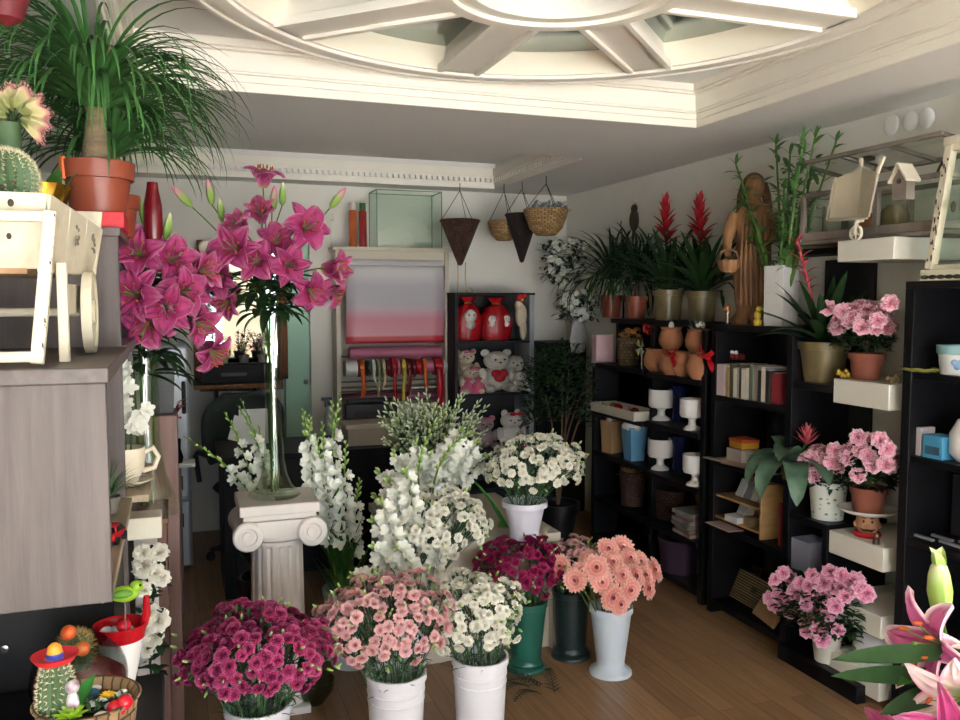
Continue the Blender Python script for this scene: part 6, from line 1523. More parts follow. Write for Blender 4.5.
# boxes and papers on the shelf below the books
p = at(745, 448, X=2.63); zs = .796; k = mpp(p)
t = tagbox('white_box', 'white carton box below the books, left under the orange tub', 'box', (2.64, at(743, 458, X=2.64).y, zs+.001), (.11, 24*k, 13*k), mat('white_carton', 'b5ada6', .7))
t = thing('orange_tub', 'flat box with an orange lid and yellow base on the white carton', 'box', (2.64, at(744, 446, X=2.64).y, zs+.002+13*k)); MB().box((0, 0, .02), (.1, 21*k, .03)).build('base', mat('yellow_card', 'c99a35', .6), t, bev=.002); MB().box((0, 0, .043), (.104, 21.5*k, .016)).build('lid', mat('orange_card', 'c4502a', .6), t, bev=.002)
tagbox('white_box', 'white carton box right of the orange topped one', 'box', (2.66, at(760, 458, X=2.66).y, zs+.001), (.1, 22*k, 11*k), mat('white_carton', 'b5ada6', .7))
rnd.seed(6)
for i, (px, lb) in enumerate(((722, 'leaflet overhanging the shelf edge at left below the orange tub'), (741, 'pinkish leaflet at the middle of the shelf edge'), (766, 'pale leaflet at the right of the shelf edge'))):
    tagbox('leaflet', lb, 'paper', (2.575, at(px, 460, X=2.575).y, zs+.001+.0), (.12, .15, .004), mat('leaflet_%d' % i, ('b0a494', 'a58f86', 'b7aca0')[i], .6), rz=U(-.2, .2), bev=0)
q = at(776, 462, X=2.60); t = thing('yellow_flower_pick', 'yellow and dark ornament flower beside the leaflets', 'ornament', (q.x, q.y, zs+.001)); zz = .03
rosette('flower', t, (0, 0, .04), .04, 8, mat('yellow_pick', 'c4a93a', .5, c2='3a2f1a', scale=40), .5); MB().lathe([(0, 0), (.02, 0), (.01, .04), (0, .04)], 14).build('base', CHIP, t)
# small pine shelf of papers
PINE = mat('pine', 'b08d5e', .55, c2='96754b', scale=4, stretch=(2, 2, 10))
ya, yb = at(719, 520, X=2.60).y, at(768, 520, X=2.60).y; zs = .471; wd = ya-yb
t = thing('pine_shelf', 'small pine organiser shelf standing on the black shelf', 'organiser', (2.63, (ya+yb)/2, zs)); hh = .26
for s in (-1, 1): MB().box((0.03, s*(wd/2-.007), hh/2), (.2, .014, hh)).build('side_panel', PINE, t, bev=.002)
for z in (.03, .14): MB().box((0.03, 0, z), (.19, wd-.03, .012)).build('shelf_board', PINE, t)
MB().box((.125, 0, hh/2), (.008, wd-.03, hh)).build('back_panel', PINE, t)
rnd.seed(4)
for i in range(5):
    zz = .147 if i < 3 else .037; o = MB().box((0, 0, .05), (.010, .055, .09), M=Matrix.Rotation(.45, 4, 'Y')).build('greeting_card', mat('card_%d' % i, ('b9b9bc', '8d8f94', 'c4c4c4', 'a9b0b2', 'c9c6c0')[i], .5), None, loc=(2.62, (ya+yb)/2+(.06-.06*(i % 3)), zs+zz), rz=U(-.1, .1)); tag(o, ('light grey card leaning at left on the pine shelf top tier', 'dark grey card leaning in the middle of the pine shelf top tier', 'white card leaning at right on the pine shelf top tier', 'bluish card on the lower pine tier at left', 'white card on the lower pine tier in the middle')[i], 'card')
for i in range(3):
    tagbox('envelope_stack', ('white envelopes on the lower pine tier', 'brown envelopes at the right of the lower pine tier', 'flat pinkish leaflet under the front of the pine shelf')[i], 'paper', ((2.58, (ya+yb)/2+.02, zs+.037+.0), (2.60, (ya+yb)/2-.07, zs+.037), (2.545, (ya+yb)/2+.07, zs+.001))[i], ((.07, .10, .03), (.06, .05, .045), (.09, .2, .004))[i], mat('env_%d' % i, ('c9c9cc', '7d6a4a', 'b59a92')[i], .6))
q = at(781, 525, X=2.58); t = tagbox('red_folder', 'narrow red folder standing beside the pine shelf', 'folder', (2.66, q.y+.012, .471), (.16, .012, .20), mat('red_folder', '9a3038', .5))
# seagrass mats and kraft parcels at the bottom of the middle unit
SEA = wickermat('seagrass', '9a8560', '6f5d3f', 10, 24); SEAD = wickermat('brown_seagrass', '6f5134', '4a3522', 10, 24)
for i, (px, py, X, sz, m, lb, tl, rz) in enumerate(((733, 590, 2.74, (.30, .16), SEAD, 'brown woven mat leaning at the back of the floor shelf', .35, .1), (742, 592, 2.66, (.30, .155), SEA, 'pale woven seagrass mat with a dark mark on the floor shelf', .45, -.05), (763, 604, 2.60, (.20, .13), mat('kraft', 'a3825c', .8), 'small brown kraft parcel in front of the seagrass mat', .6, -.2))):
    p = at(px, py, X=X); t = thing('woven_mat' if i < 2 else 'kraft_parcel', lb, 'mat' if i < 2 else 'parcel', (X, p.y, .072), rz=rz)
    M = Matrix.Rotation(tl, 4, 'Y')
    MB().box((0, 0, sz[1]/2), (.018, sz[0], sz[1]), M=M).build('panel', m, t, bev=.003)
    if i == 1: MB().box((-.0105, -.06, sz[1]*.55), (.003, .04, .035), M=M).build('dark_mark', CHIP, t)
# ---------------- potted plants stepping down
rnd.seed(81)
p = at(823, 384, X=2.66); p.z = 1.241; k = mpp(p)
t = bromeliad('large bromeliad with a coral red flower spike in an ochre glazed pot', p, (24*k, 18*k, 40*k), GOLDPOT, 30, .33, .045, .02, P_CORAL, 0, .05, el=(.25, 1.2), droop=(.2, .9))
tp_ = at(797, 240, X=2.60)-p; MB().tube(bez((0, 0, .12), (tp_.x*.3, tp_.y*.5, tp_.z*.6), tp_, 8), .006, 8).build('flower_stalk', P_CORAL, t); b = MB()
for i in range(16):
    f = .55+.45*i/16; q = V((0, 0, .12)).lerp(tp_, f); b.leaf(q, i*2.4, .5+.5*f, .07, .018, .9, n=6, nc=2, fold=.4)
b.build('flower_bracts', P_CORAL, t)
q = onto(795, 2.60, 1.24); q = at(796, 382, X=2.60); t = thing('glass_bead_ornament', 'small green glass ornament on a wire stand beside the ochre pot', 'ornament', (2.58, q.y, 1.241)); MB().tube([(0, 0, 0), (0, 0, .11)], .002, 5).build('wire', MIDMETAL, t); MB().ball((0, .01, .02), (.02, .02, .014), 10, 6).build('bead', mat('green_bead', '4f8f6d', .2), t)
def az_on(label, base, pot, cpx, Cx, R, n, blooms, potm, seed, s=(.9, 1.15), nl=420, toward=(-.75, -.6, .35), zmin=-.3, bias=.25, rim=.25, extra=()):
    C = at(*cpx, X=Cx); heads = spherish(C, R, n, zmin, toward, -bias, seed, s)
    for (px, py) in extra: heads.append((at(px, py, X=Cx-R[0]*.9), V((-.8, -.6, .2)), 1))
    rnd.seed(seed+100)
    return azalea(label, base, pot, C-V(base), (R[0]*.9, R[1]*.9, R[2]*.95), heads, blooms, potm, nl=nl, rim=rim)
p = at(866, 378, X=2.64); p.z = 1.276; k = mpp(p)
az_on('pink azalea in a terracotta pot on the upper white floating shelf', p, (17*k, 12.5*k, 26*k), (862, 328), 2.65, (.10, .13, .10), 18, B_AZA, TERRA, 5, zmin=.05, bias=.0, nl=700, extra=((850, 321), (828, 308), (878, 320), (843, 311), (838, 328), (862, 327), (890, 303)))
for px, lb, c in ((841, 'tiny yellow bead ornament at the left end of the upper white shelf', 'b8952f'), (892, 'tiny brown gold ornament at the right end of the upper white shelf', '6f5d3a')):
    q = at(px, 378, X=2.575); t = thing('bead_cluster', lb, 'ornament', (2.58, min(q.y, 2.77), 1.276)); b = MB(); rnd.seed(1)
    for i in range(12): b.ball((U(-.015, .015), U(-.018, .018), .010+U(0, .022)), .009, 8, 6)
    b.build('beads', mat('bead_'+c, c, .35), t)
p = at(827, 524, X=2.64); p.z = .656; k = mpp(p)
DOT = None
m, n, l, b_ = newmat('polka_dot_white'); vo = n.new('ShaderNodeTexVoronoi'); vo.inputs['Scale'].default_value = 13; vo.inputs['Randomness'].default_value = .45; l.new(coords(n, l, 'UV', (1, .55, 1)), vo.inputs['Vector'])
lt = n.new('ShaderNodeMath'); lt.operation = 'LESS_THAN'; lt.inputs[1].default_value = .24; l.new(vo.outputs[0], lt.inputs[0]); mx = n.new('ShaderNodeMix'); mx.data_type = 'RGBA'; l.new(lt.outputs[0], mx.inputs[0]); mx.inputs[6].default_value = lin('d5dbd3'); mx.inputs[7].default_value = lin('6f8f6a'); l.new(mx.outputs[2], b_.inputs['Base Color']); b_.inputs['Roughness'].default_value = .35
az_on('pink azalea in a white tin bucket with green polka dots', p, (18.5*k, 15*k, 38*k), (824, 468), 2.63, (.085, .10, .09), 11, B_AZA, m, 7, zmin=-.2, rim=.06, nl=500, extra=((812, 458), (835, 450), (832, 462), (815, 476), (806, 460)))
# head-shaped planter with a sombrero, terracotta azalea on top
q = at(867, 538, X=2.63); k = mpp(q); zb = .641
t = thing('head_planter', 'planter stand shaped as a moustached man wearing a wide white hat', 'planter', (2.63, q.y, zb), rz=-.75)
SK = mat('painted_skin', 'c08a68', .5)
zh = at(868, 513, X=2.63).z-zb
b = MB(); b.ball((0, 0, zh*.5+.008), (.044, .046, zh*.62), 22, 14).ball((0, -.047, zh*.52), (.009, .012, .010), 10, 6)
for s in (-1, 1): b.ball((s*.044, 0, zh*.5), (.009, .009, .014), 10, 6)
b.build('head', SK, t)
b = MB()
for s in (-1, 1): b.tube([(0, -.05, zh*.36), (s*.014, -.052, zh*.34), (s*.028, -.044, zh*.42)], [.005, .0055, .001], 8); b.ball((s*.016, -.044, zh*.72), (.0045, .003, .006), 8, 6); b.tube([(s*.008, -.044, zh*.86), (s*.024, -.040, zh*.88)], .0025, 6)
b.build('moustache', CHIP, t)
MB().lathe([(0, 0), (.05, 0), (.054, .008), (.048, .018), (0, .02)], 26).build('neckerchief', mat('heart_red', 'b5121f', .6), t)
b = MB(); b.lathe([(0, zh*.98), (.04, zh*.98), (.085, zh*1.02), (.108, zh*1.16), (.112, zh*1.22), (.106, zh*1.22), (.085, zh*1.1), (.05, zh*1.07), (0, zh*1.07)], 36, wob=lambda a, z: 1+.06*math.cos(2*a)).build('hat', mat('white_ceramic', 'e9e7e4', .25), t)
p = V((2.63, q.y, zb+zh*1.075)); k = mpp(p)
az_on('pink azalea in a brown pot sitting on the moustached head planter', p, (17*k, 14*k, 25*k), (870, 462), 2.64, (.10, .12, .11), 10, B_AZA, TERRA, 9, zmin=-.3, nl=700, extra=((858, 437), (887, 449), (868, 456), (886, 464), (858, 475), (848, 458), (880, 440)))
t = thing('toy_figure', 'tiny dark toy figure at the front of the white shelf by the head planter', 'toy', (2.572, 2.56, zb), rz=-.5); MB().lathe([(0, 0), (.014, 0), (.012, .02), (.006, .026), (0, .027)], 14).ball((0, 0, .034), .011, 10, 8).build('body', mat('toy_brown', '4a3d33', .5), t); MB().ball((0, -.010, .034), (.006, .004, .006), 8, 6).build('face', SK, t)
# broad-leaved bromeliad hanging over the shelf edge
p = at(798, 470, X=2.66); p.z = .796
t = potted('urn_plant', 'broad leaved urn plant with a spiky pink flower, arching over the shelf edge', 'potted plant', (2.60, p.y+.06, .796), .05, .04, .07, GOLDPOT)
t.location = (2.57, at(797, 458, X=2.57).y+.03, .80)
b = MB(); rnd.seed(5)
for i, (a, e, L, dr) in enumerate(((3.5, .5, .34, 2.3), (4.1, .5, .36, 2.4), (3.1, .6, .30, 2.3), (4.6, .7, .32, 2.1), (3.8, 1.0, .3, 1.9), (5.2, .9, .28, 1.8), (1.5, 1.1, .2, 1.2), (.5, 1.0, .2, 1.4), (2.6, .8, .24, 2.2))):
    b.leaf((0, 0, .06), a, e, L*1.0, .105, dr, n=9, nc=4, fold=.3, prof=lambda t: (math.sin(pi*min(1, .2+t*.8))**.6 if t < 1 else .05))
b.build('foliage', mat('urn_leaf', '5d7a62', .45, c2='3c5643', scale=16), t)
fp_ = at(807, 432, X=2.58)-t.location
MB().tube([(0, 0, .06), fp_-V((0, 0, .05))], .007, 6).build('stem', G_MD, t); b = MB()
for i in range(26): b.leaf(fp_-V((0, 0, .06-.0012*i)), i*2.4, .5+.035*i, .075, .018, -.1, n=4, nc=2, fold=.4)
b.build('flower_bracts', P_CORAL, t)
tagbox('pale_box', 'pale lilac box on the shelf below the polka dot bucket', 'box', (2.63, at(805, 540, X=2.60).y, .401), (.12, .12, .14), mat('pale_lilac_card', '8f92a5', .6))
t = thing('small_booklet', 'pair of small cards on the dark shelf under the ochre pot', 'card', (2.62, at(805, 400, X=2.60).y, 1.04)); t.location.z = .656+.0
bpil = None
bpy.data.objects.remove(t)
# azalea on the floor
p = at(826, 662, X=2.50); p.z = .072; k = mpp(p)
fb = MB().span((2.50, 2.56, 0), (2.545, 3.03, .07)).build('low_plinth', BLACK, None, .003); tag(fb, 'low black plinth under the large floor azalea', 'plinth')
p = V((2.57, at(826, 660, X=2.57).y, .071)); k = mpp(p)
C = at(818, 604, X=2.50)
hd = []
rnd.seed(91)
for px, py in ((783, 573), (776, 583), (790, 578), (779, 596), (786, 604), (775, 604), (795, 592), (800, 606), (808, 598), (812, 575), (820, 583), (830, 572), (826, 596), (815, 612), (806, 622), (818, 628), (822, 640), (838, 630), (833, 588), (842, 588), (852, 582), (860, 590), (866, 594), (845, 596), (812, 590), (835, 606), (828, 614), (800, 583), (790, 612), (856, 580), (770, 598)):
    hd.append((at(px, py, X=2.44+U(-.03, .05)), (-.7+U(-.3, .3), -.6, .4+U(-.2, .2)), U(.85, 1.1)))
azalea('large sprawling rose pink azalea in a small white pot near the floor', p, (15*k, 11*k, 28*k), C-p, (.10, .20, .12), hd+[(V(a_)+V((U(-.03, .03), U(-.05, .05), U(-.04, .04))), d_, s_*.9) for a_, d_, s_ in hd[::2]], B_AZB, mat('cream_pot', 'c9c2b0', .5), nl=800, rim=.06)
# white appliance
p = at(866, 672, X=2.66); t = thing('air_purifier', 'white rounded appliance on the lowest white shelf', 'appliance', (2.66, 2.63, .131)); k = mpp(V((2.6, 2.63, .2)))
R = 24*k; Hh = at(866, 629, X=2.62).z-.131
MB().lathe([(0, 0), (R*.9, 0), (R, Hh*.1), (R*.98, Hh*.5), (R*.82, Hh*.8), (R*.5, Hh*.96), (0, Hh)], 36, M=Matrix.Diagonal((.8, 1, 1, 1))).build('body', mat('appliance_white', 'd2d3d8', .3), t)
MB().box((-.0, -R*.45, Hh*.93), (.06, .05, .012)).build('control_panel', mat('grey_plastic_dark', '5a5c62', .4), t, bev=.004)
MB().ball((-R*.78, .0, Hh*.2), (.006, .02, .008), 8, 6).build('badge', mat('grey_plastic_dark', '5a5c62', .4), t)
# items in the right edge cabinet
p = V((2.64, at(955, 372, X=2.62).y, 1.331)); k = mpp(p)
t = thing('heart_tin', 'small white tin pot with pale blue rim and blue heart in the edge cabinet', 'planter', p)
MB().lathe([(0, 0), (17*k, 0), (19.5*k, 22*k), (18*k, 22*k), (16*k, .01), (0, .01)], 32).build('body', mat('tin_white', 'd6d9d6', .4), t)
MB().lathe([(19.6*k, 20.5*k), (20.8*k, 21*k), (21.2*k, 29*k), (19*k, 29*k), (18.6*k, 22*k)], 32).build('rim', mat('pale_teal', '8fb5b8', .4), t)
M = Matrix.Rotation(-.95, 4, 'Z') @ Matrix.Translation((0, -18.3*k, 11*k))
MB().ball((-.009, 0, .006), (.012, .004, .012), 12, 8, M).ball((.009, 0, .006), (.012, .004, .012), 12, 8, M).ball((0, 0, -.006), (.013, .004, .014), 12, 8, M).build('heart', mat('heart_blue', '7fa2c4', .4), t)
p = V((2.60, at(920, 370, X=2.60).y, 1.331)); t = thing('bracelet', 'small yellow green coil lying on the edge cabinet top shelf', 'ornament', p); MB().tube([(.05*math.cos(a*.4), .07*math.sin(a*.4), .008+.003*(a % 2)) for a in range(16)], .007, 6, closed=True).build('coil', mat('yellow_green', '8f8f42', .5, .4, 40), t)
tagbox('white_box', 'narrow upright white box in the edge cabinet', 'box', (2.62, at(919, 452, X=2.62).y-.01, 1.021), (.07, .055, .105), mat('box_white', 'bdb4b6', .5))
p = (2.62, at(938, 456, X=2.62).y-.01, 1.021); t = thing('cyan_box', 'bright cyan product box in the edge cabinet', 'box', p); MB().box((0, 0, .042), (.08, .085, .084)).build('carton', mat('cyan_card', '4d9ac0', .45), t, bev=.002); MB().box((-.0405, 0, .03), (.003, .06, .03)).build('window_panel', mat('dark_teal', '2f4f63', .3), t)
p = (2.66, at(968, 456, X=2.64).y, 1.021); t = thing('white_figurine', 'rounded white ceramic piece cut by the right edge of the picture', 'ornament', p); MB().lathe([(0, 0), (.05, 0), (.075, .03), (.075, .10), (.05, .15), (0, .165)], 30).build('body', mat('white_ceramic', 'e9e7e4', .25), t)
MB().lathe([(.015, .164), (.02, .175), (0, .182)], 14).build('finial', mat('white_ceramic', 'e9e7e4', .25), t)
# silver pens: a dark tray and four rows
SIL = mat('silver', 'b9bcc0', .3, metal=.6)
yc = at(948, 500, X=2.60).y
bd_ = thing('pen_board', 'dark display board standing on the low cabinet shelf', 'display board', (2.74, yc-.05, .711)); MB().box((0, 0, .12), (.012, .30, .23)).build('panel', mat('velvet_black', '141318', .9), bd_, bev=.002)
MB().box((.03, 0, .05), (.05, .04, .1)).build('stand', BLACK, bd_)
for r_ in range(2):
    for i in range(5):
        o = MB().tube([(0, 0, -.028), (0, 0, .024), (0, 0, .03)], [.003, .003, .001], 8).build('silver_pen', SIL, None, loc=(2.731, yc+.045-.018*i, .79+.075*r_)); tag(o, ('lower', 'upper')[r_]+' row silver pen held on the dark display board', 'pen', ('lower', 'upper')[r_]+' row of silver pens')
for i, (x, y_) in enumerate(((2.60, .10), (2.66, .07), (2.62, .0), (2.68, -.03))):
    o = MB().box((0, 0, .006), (.016, .09, .010)).build('silver_bar', SIL, None, .002, loc=(x, yc+y_, .711), rz=.0); tag(o, ('front left', 'rear left', 'front right', 'rear right')[i]+' silver bar lying flat on the low cabinet shelf', 'pen')
# ================================================================ white table and the vase of white spray carnations
TBZ = .55
tb = thing('plinth_table', 'white box table behind the flower buckets', 'table', (1.28, 3.85, 0))
TW = mat('table_white', 'c9bfae', .5, .05, 4)
MB().span((-.36, -.42, TBZ-.04), (.34, .42, TBZ)).build('top', TW, tb, bev=.003)
for s in (-.35, .31): MB().span((s, -.40, 0), (s+.022, .40, TBZ-.04)).build('side_panel', TW, tb, bev=.002)
MB().span((-.33, -.36, .0), (.31, -.34, TBZ-.04)).build('front_panel', TW, tb)
vp_ = at(529, 541, Z=TBZ); vp_.z = TBZ+.001; vp_.y += .05; k = mpp(vp_)
hv = at(529, 501, Y=vp_.y).z-TBZ
fv = lathe_bucket(22*k, 14.5*k, hv, flare=.75).build('flared_vase', mat('white_vase', 'd3d2dd', .3), None, loc=vp_); tag(fv, 'flared white vase of white spray carnations on the table', 'vase')
C = at(536, 468, Y=vp_.y)
bunch('spray_carnation', 'white spray carnation stem in the flared white vase on the table', 'white carnations on the table', vp_, 20*k, hv, C, .21, .16, .135, 30, B_WHT, 6, .042, -.35, seed=2, bs=.8)
def fbucket(label, px, py, h, rt_px, rb_px, m=WHITE_PL, **kw):
    top = at(px, py, Z=h); kk = mpp(top)
    p = V((top.x, top.y, 0)); bucket('flower_bucket', label, p, rt_px*kk, rb_px*kk, h, m, **kw); return p, rt_px*kk
# ---- front row
H1 = .36
p, r = fbucket('white bucket of purple-pink carnations at the front left', 258, 704, H1, 32, 25, ribs=(8, 9))
C = at(256, 652, Y=p.y)
bunch('spray_carnation', 'purple-pink spray carnation stem in the front left bucket', 'purple-pink carnations', p, r, H1, C, .235, .19, .125, 40, B_PURP, 7, .042, -.5, seed=4, bs=.76, inner=.22)
p, r = fbucket('white bucket of light pink carnations in the middle of the front row', 396, 672, H1, 29.5, 24, ribs=(9, 10))
C = at(382, 622, Y=p.y)
bunch('spray_carnation', 'soft pink spray carnation stem in the middle front bucket', 'soft pink carnations', p, r, H1, C, .225, .19, .155, 36, B_PINK, 6, .042, -.55, seed=6, inner=.2, bs=.78)
p, r = fbucket('white bucket of white carnations, right in the front row', 480, 656, H1, 27.5, 22.5, ribs=(9, 10))
C = at(474, 614, Y=p.y)
bunch('spray_carnation', 'white spray carnation stem in the right front bucket', 'white carnations at the front', p, r, H1, C, .165, .15, .135, 28, B_WHT, 6, .042, -.6, seed=8, inner=.2, bs=.78)
# ---- second row: green, dark green and white footed buckets
GRN = mat('green_plastic', '1f5c4c', .35); DGR = mat('dark_green_plastic', '1b2a2a', .4)
p, r = fbucket('green footed bucket of deep magenta carnations', 526, 600, .30, 21, 15, GRN, foot=.085)
C = at(522, 568, Y=p.y)
bunch('spray_carnation', 'deep magenta carnation stem in the green footed bucket', 'deep magenta carnations', p, r, .30, C, .19, .15, .115, 24, B_PURPD, 6, .04, -.4, seed=10, bs=.8)
p, r = fbucket('dark green footed bucket of pale pink carnations between two others', 571, 590, .30, 18, 15, DGR, foot=.088)
C = at(572, 563, Y=p.y)
bunch('spray_carnation', 'pale pink carnation stem in the dark green footed bucket', 'pale pink carnations', p, r, .30, C, .12, .12, .10, 16, B_PINK, 6, .036, -.4, seed=12, bs=.8)
p, r = fbucket('white footed bucket of peach gerberas at the right', 611, 606, .29, 21, 14, mat('bluish_white_plastic', 'c9d3de', .35), foot=.092)
rnd.seed(14)
for i, (px, py, dy) in enumerate(((608, 549, .0), (582, 572, -.02), (560, 566, .05), (630, 558, .03), (645, 575, 0), (622, 575, -.08), (602, 582, -.08), (612, 562, -.03), (640, 562, .06), (648, 588, -.02), (630, 590, -.1), (612, 597, -.1), (590, 560, .05), (622, 548, .08), (575, 580, -.06), (654, 570, .06), (596, 568, -.06), (635, 576, -.05), (620, 604, -.1))):
    h = at(px, py, Y=p.y+dy); b0 = V((p.x+U(-.03, .03), p.y+U(-.03, .03), .06))
    t = thing('gerbera_stem', 'peach gerbera stem in the white footed bucket', 'flower', b0, 0, 'peach gerberas')
    d = V(((px-612)/45*.8+U(-.2, .2), -.95, .35+(575-py)/60+U(-.1, .2))).normalized()
    rim = V((p.x+(h.x-p.x)*.35, p.y+(h.y-p.y)*.35, .32))
    MB().tube([q-b0 for q in bez(b0, rim, h-d*.004, 8)], .003, 6).build('stem', G_ST, t)
    f = inst('bloom', rnd.choice(B_GERB), t, h-b0, rot=face(d, U(0, 6)), scale=U(.9, 1.12)); inst('flower_centre', B_GERC, f)
# ---- centre: gladioli, tuberose spikes and white carnations rising behind the front row
gcx = at(425, 560, Y=3.25)
zz = .001
p = V((at(402, 560, Y=3.25).x, 3.28, 0)); bucket('flower_bucket', 'white bucket of gladioli and white carnations hidden behind the pink carnations', p, .12, .095, .38, WHITE_PL)
rnd.seed(44)
for tip, bend in (((372, 520), (420, 560)), ((388, 480), (425, 540)), ((396, 548), (430, 570)), ((372, 545), (420, 590)), ((405, 470), (425, 540)), ((352, 575), (405, 585)), ((440, 545), (430, 580)), ((380, 500), (410, 570))):
    b0 = p+V((U(-.04, .04), U(-.04, .04), .06))
    gladiolus('white gladiolus spike in the bucket behind the pink carnations', 'white gladioli in the centre', b0, at(*bend, Y=3.12), at(*tip, Y=3.02+U(-.1, .1)), (-.1, -1, .25), nf=10, nb=3, f0=.55, f1=.98, leafn=2, s=.98)
C = at(440, 525, Y=3.12)
bunch('spray_carnation', 'white spray carnation stem in the bucket behind the pink carnations', 'white carnations in the centre', p, .11, .38, C, .17, .13, .125, 24, B_WHT, 6, .04, -.5, seed=16, bs=.82)
p = V((at(440, 520, Y=3.6).x, 3.72, TBZ+.001)); p.z = TBZ+.001
bucket('flower_bucket', 'white bucket of long white gladioli and tuberose on the table', p, .11, .09, .22, WHITE_PL)
rnd.seed(45)
for tip, bend in (((462, 428), (440, 470)), ((392, 452), (425, 490)), ((376, 470), (420, 500)), ((415, 440), (430, 490)), ((478, 440), (445, 480)), ((446, 440), (440, 490)), ((430, 452), (430, 480)), ((486, 455), (450, 490)), ((372, 495), (420, 505)), ((402, 470), (425, 505))):
    b0 = p+V((U(-.04, .04), U(-.04, .04), .04))
    gladiolus('white gladiolus spike in the bucket on the table', 'white gladioli on the table', b0, at(*bend, Y=3.65), at(*tip, Y=3.52+U(-.08, .08)), (-.1, -1, .2), nf=9, nb=4, f0=.55, f1=.95, leafn=1, s=.98)
# long green unopened spikes crossing the white heads
for tip, bend, s0 in (((446, 410), (400, 460), (355, 540)), ((478, 432), (430, 440), (400, 455)), ((470, 520), (452, 545), (420, 535))):
    b0 = at(*s0, Y=3.2); 
    gladiolus('green budded gladiolus spike arching across the white flowers', 'green budded spikes', p+V((U(-.03, .03), -.02, .04)), at(*bend, Y=3.35), at(*tip, Y=3.3), (0, -1, .3), nf=0, nb=16, f0=.3, f1=.4, leafn=0, s=1.1)
p2_ = V((at(440, 480, Y=4.0).x, 4.05, TBZ+.001)); bucket('flower_bucket', 'pale bucket of white tuberose behind the gladioli on the table', p2_, .12, .1, .26, mat('grey_plastic', 'b9bfc6', .4))
TUB = petalmat('tuberose_bud', [(0, '6f8f4a'), (.45, 'b9c79a'), (1, 'eef0e2')], tr=.1)
TB_ = [budmesh('bud', TUB, .038, .0062) for _ in range(1)]
rnd.seed(46)
for i in range(52):
    px = 382+100*(i % 13)/12+U(-6, 6); py = 398+ (i//13)*13+U(-6, 6)+abs(px-430)*.10
    tip = at(px, py, Y=3.85+.08*(3-i//13)-.12); b0 = p2_+V((U(-.06, .06), U(-.06, .06), .05))
    t = thing('tuberose_stem', 'white budded tuberose stem massed behind the gladioli', 'flower', b0, 0, 'white tuberose stems')
    path = [q-b0 for q in bez(b0, b0.lerp(tip, .55)+V((0, 0, .08)), tip, 10)]
    MB().tube(path, .0026, 5).build('stem', G_LT, t)
    d = (path[10]-path[8]).normalized()
    for j in range(9):
        f = 1-j*.045; k_ = min(9, int(f*10)); q = path[k_].lerp(path[k_+1], f*10-k_); o = d.orthogonal(); o.rotate(Matrix.Rotation(j*2.4, 3, d))
        inst('bud', TB_[0], t, q, rot=face(d+o*(.35+.06*j)), scale=.75+.05*j)
    lf = MB()
    for j in range(5): lf.leaf(path[3+j], U(0, 6.3), .9, .09, .008, .7, n=4)
    lf.build('foliage', G_MD, t)
# bright green paper sleeve at the vase foot
ls = at(492, 505, Y=3.55)
t = thing('green_leaf_sleeve', 'bright green broad leaf beside the flared white vase', 'leaf', (at(502, 526, Y=3.6).x, 3.6, TBZ+.001)); b = MB()
b.leaf((0, 0, 0), pi*.95, 1.15, .27, .14, .35, n=10, nc=4, fold=.35, prof=lambda t: .75*(1-t)**.6+.05 if t < 1 else .02)
o = b.build('blade', mat('vivid_green', '2f8a2a', .4, .2, 10), t); o.modifiers.new('s', 'SOLIDIFY').thickness = .002
MB().lathe([(0, 0), (.02, 0), (.012, .03), (0, .03)], 12).build('stalk', G_LT, t)
# glass dish on the floor behind the purple carnations, dark fern scraps on the floor
q = at(306, 688, Z=0.05); t = MB().lathe([(0, 0), (.05, 0), (.085, .05), (.09, .09), (.086, .09), (.08, .05), (.045, .008), (0, .008)], 32).build('glass_bowl', glassmat('green_glass', 'b4c9b4', .8), None, loc=(q.x+.02, q.y-.02, .001)); tag(t, 'pale green glass bowl on the floor beside the purple carnations', 'bowl')
fs_ = at(540, 690, Z=0); t = thing('fern_sprig', 'dark fern trimmings lying on the floor in front of the green bucket', 'leaf', (fs_.x, fs_.y, .004)); b = MB(); rnd.seed(5)
for i in range(5):
    a = U(-1.9, 1.2)+pi; e = V((.20*math.cos(a), .14*math.sin(a), .03)); s0 = V((U(-.05, .05), U(-.05, .05), .004)); pth = bez(s0, s0+e*.5+V((0, 0, .05)), s0+e, 8); b.tube(pth, .0016, 4)
    for j in range(24): f = j/24*8; k_ = min(7, int(f)); b.leaf(pth[k_].lerp(pth[k_+1], f-k_), a+(1 if j % 2 else -1)*1.0, .2, .045*(1.1-j/30), .006, .4, n=3)
b.build('fronds', mat('fern_dark', '1d3524', .6, .3, 20), t)
# ================================================================ foreground lilies at the lower right
FY = .92
fvx = at(985, 900, Y=FY)
fz = V((fvx.x+.02, FY+.03, 0))
bucket('flower_bucket', 'white bucket below the picture edge holding the foreground lilies', fz, .11, .09, .40, WHITE_PL)
rnd.seed(8)
FB = [lilybloom(.125, .042, P_LILYP, 21, 2.3, 1.35), lilybloom(.11, .05, P_LILYW, 22, 1.5, 1.1), lilybloom(.11, .045, P_LILY, 23, 1.4, 1.1)]
lab = 'pale edged pink lily stem in the right foreground'
def near(px, py, y=FY): return at(px, py, Y=y)
b0 = fz+V((0, 0, .05))
lily_stem(lab+', with a tall green bud', b0, bez(b0, b0+V((0, 0, .5)), near(958, 650, .95), 10), [(near(962, 650, .93), (-1, .12, .22), 0, 1.0)], 'foreground lily stems', 6, pm=FB, buds=[(near(942, 619, .95), (-.12, 0, 1), 2)], leafL=.18, leaf_from=.85, lm=G_MD)
b0 = fz+V((-.02, -.02, .05))
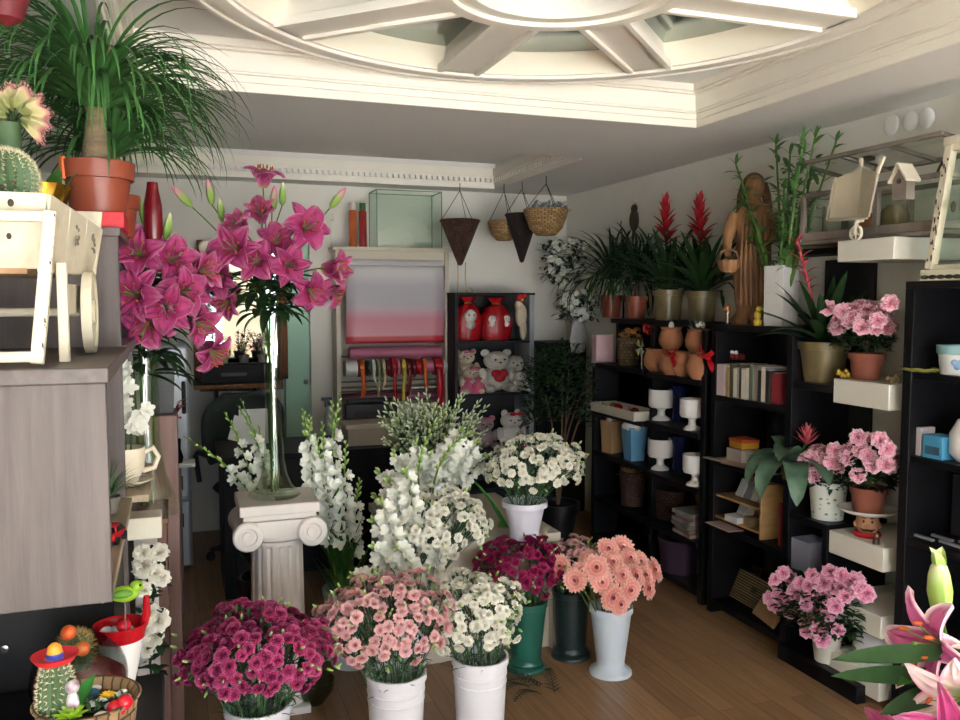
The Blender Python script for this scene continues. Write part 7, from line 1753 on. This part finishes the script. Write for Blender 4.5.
lily_stem(lab+', opening pale at the bottom edge', b0, bez(b0, b0+V((0, 0, .45)), near(962, 705, .9), 10), [(near(972, 692, .88), (-.9, -.35, -.05), 1, .95), (near(945, 752, .86), (-.4, -.8, .6), 2, 1.0)], 'foreground lily stems', 6, pm=FB, leafL=.18, leaf_from=.8, lm=G_MD)
b0 = fz+V((-.04, .0, .05))
t = lily_stem(lab+', petals just entering at bottom', b0, bez(b0, b0+V((-.02, 0, .4)), near(920, 730, .93), 10), [(near(905, 768, .95), (-.3, -.3, 1), 2, .9)], 'foreground lily stems', 3, pm=FB, leafL=.16, leaf_from=.8, lm=G_MD)
lv = MB(); O = b0
for (sx, sy, L, a, e, dr) in ((962, 664, .19, .02, .0, .15), (962, 690, .19, -.03, .05, .15), (960, 698, .13, .25, .0, .4)):
    zc_ = (UP*.8-FW*.6).normalized(); xc_ = -RT; yc_ = zc_.cross(xc_)
    lv.leaf((0, 0, 0), a, e, L, .032, dr, n=8, nc=2, fold=.2, M=Matrix.Translation(near(sx, sy-11, .90)-O) @ Matrix((xc_, yc_, zc_)).transposed().to_4x4())
lv.build('foliage', G_DK, t)
# ================================================================ camera, daylight from the street front
cam = bpy.data.cameras.new('camera'); co = bpy.data.objects.new('camera', cam); COL.objects.link(co)
cam.sensor_width = 36; cam.lens = FPX/960*36; cam.clip_start = .02
co.matrix_world = Matrix.Translation(EYE) @ Matrix((RT, UP, -FW)).transposed().to_4x4()
sc.camera = co
w = bpy.data.worlds.new('sky'); sc.world = w; w.use_nodes = True
n, l = w.node_tree.nodes, w.node_tree.links
bg = n['Background']; bg.inputs[0].default_value = (.74, .86, 1.0, 1); bg.inputs[1].default_value = 1.3
def light(name, kind, loc, rot, e, size=None, col=(1, 1, 1)):
    d = bpy.data.lights.new(name, kind); o = bpy.data.objects.new(name, d); COL.objects.link(o); o.location = loc; o.rotation_euler = rot; d.energy = e; d.color = col
    if size: d.shape = 'RECTANGLE'; d.size, d.size_y = size
    return o
sun = light('sun', 'SUN', (0, -6, 8), (math.radians(-38), 0, math.radians(25)), 24, col=(.96, .98, 1)); sun.data.angle = .02
sun.rotation_euler = V((.25, 1, -.2)).to_track_quat('-Z', 'Y').to_euler()
sun.rotation_euler = V((.3, .25, -1)).to_track_quat('-Z', 'Y').to_euler()
pl = light('sky_portal', 'AREA', ((XL+XR)/2, YF-.1, 1.2), (-pi/2, 0, 0), 1, (XR-XL-.2, 2.3)); pl.rotation_euler = (pi/2, 0, 0)
pl.data.cycles.is_portal = True
vs = sc.view_settings
sc.display_settings.display_device = 'sRGB'
vs.view_transform = 'Standard'; vs.look = 'None'; vs.exposure = 2.65; vs.gamma = 1.0; vs.use_curve_mapping = False
sc.cycles.max_bounces = 8; sc.cycles.diffuse_bounces = 5; sc.cycles.glossy_bounces = 4; sc.cycles.transparent_max_bounces = 16
sc.cycles.caustics_reflective = False; sc.cycles.caustics_refractive = False
sc.cycles.use_denoising = True
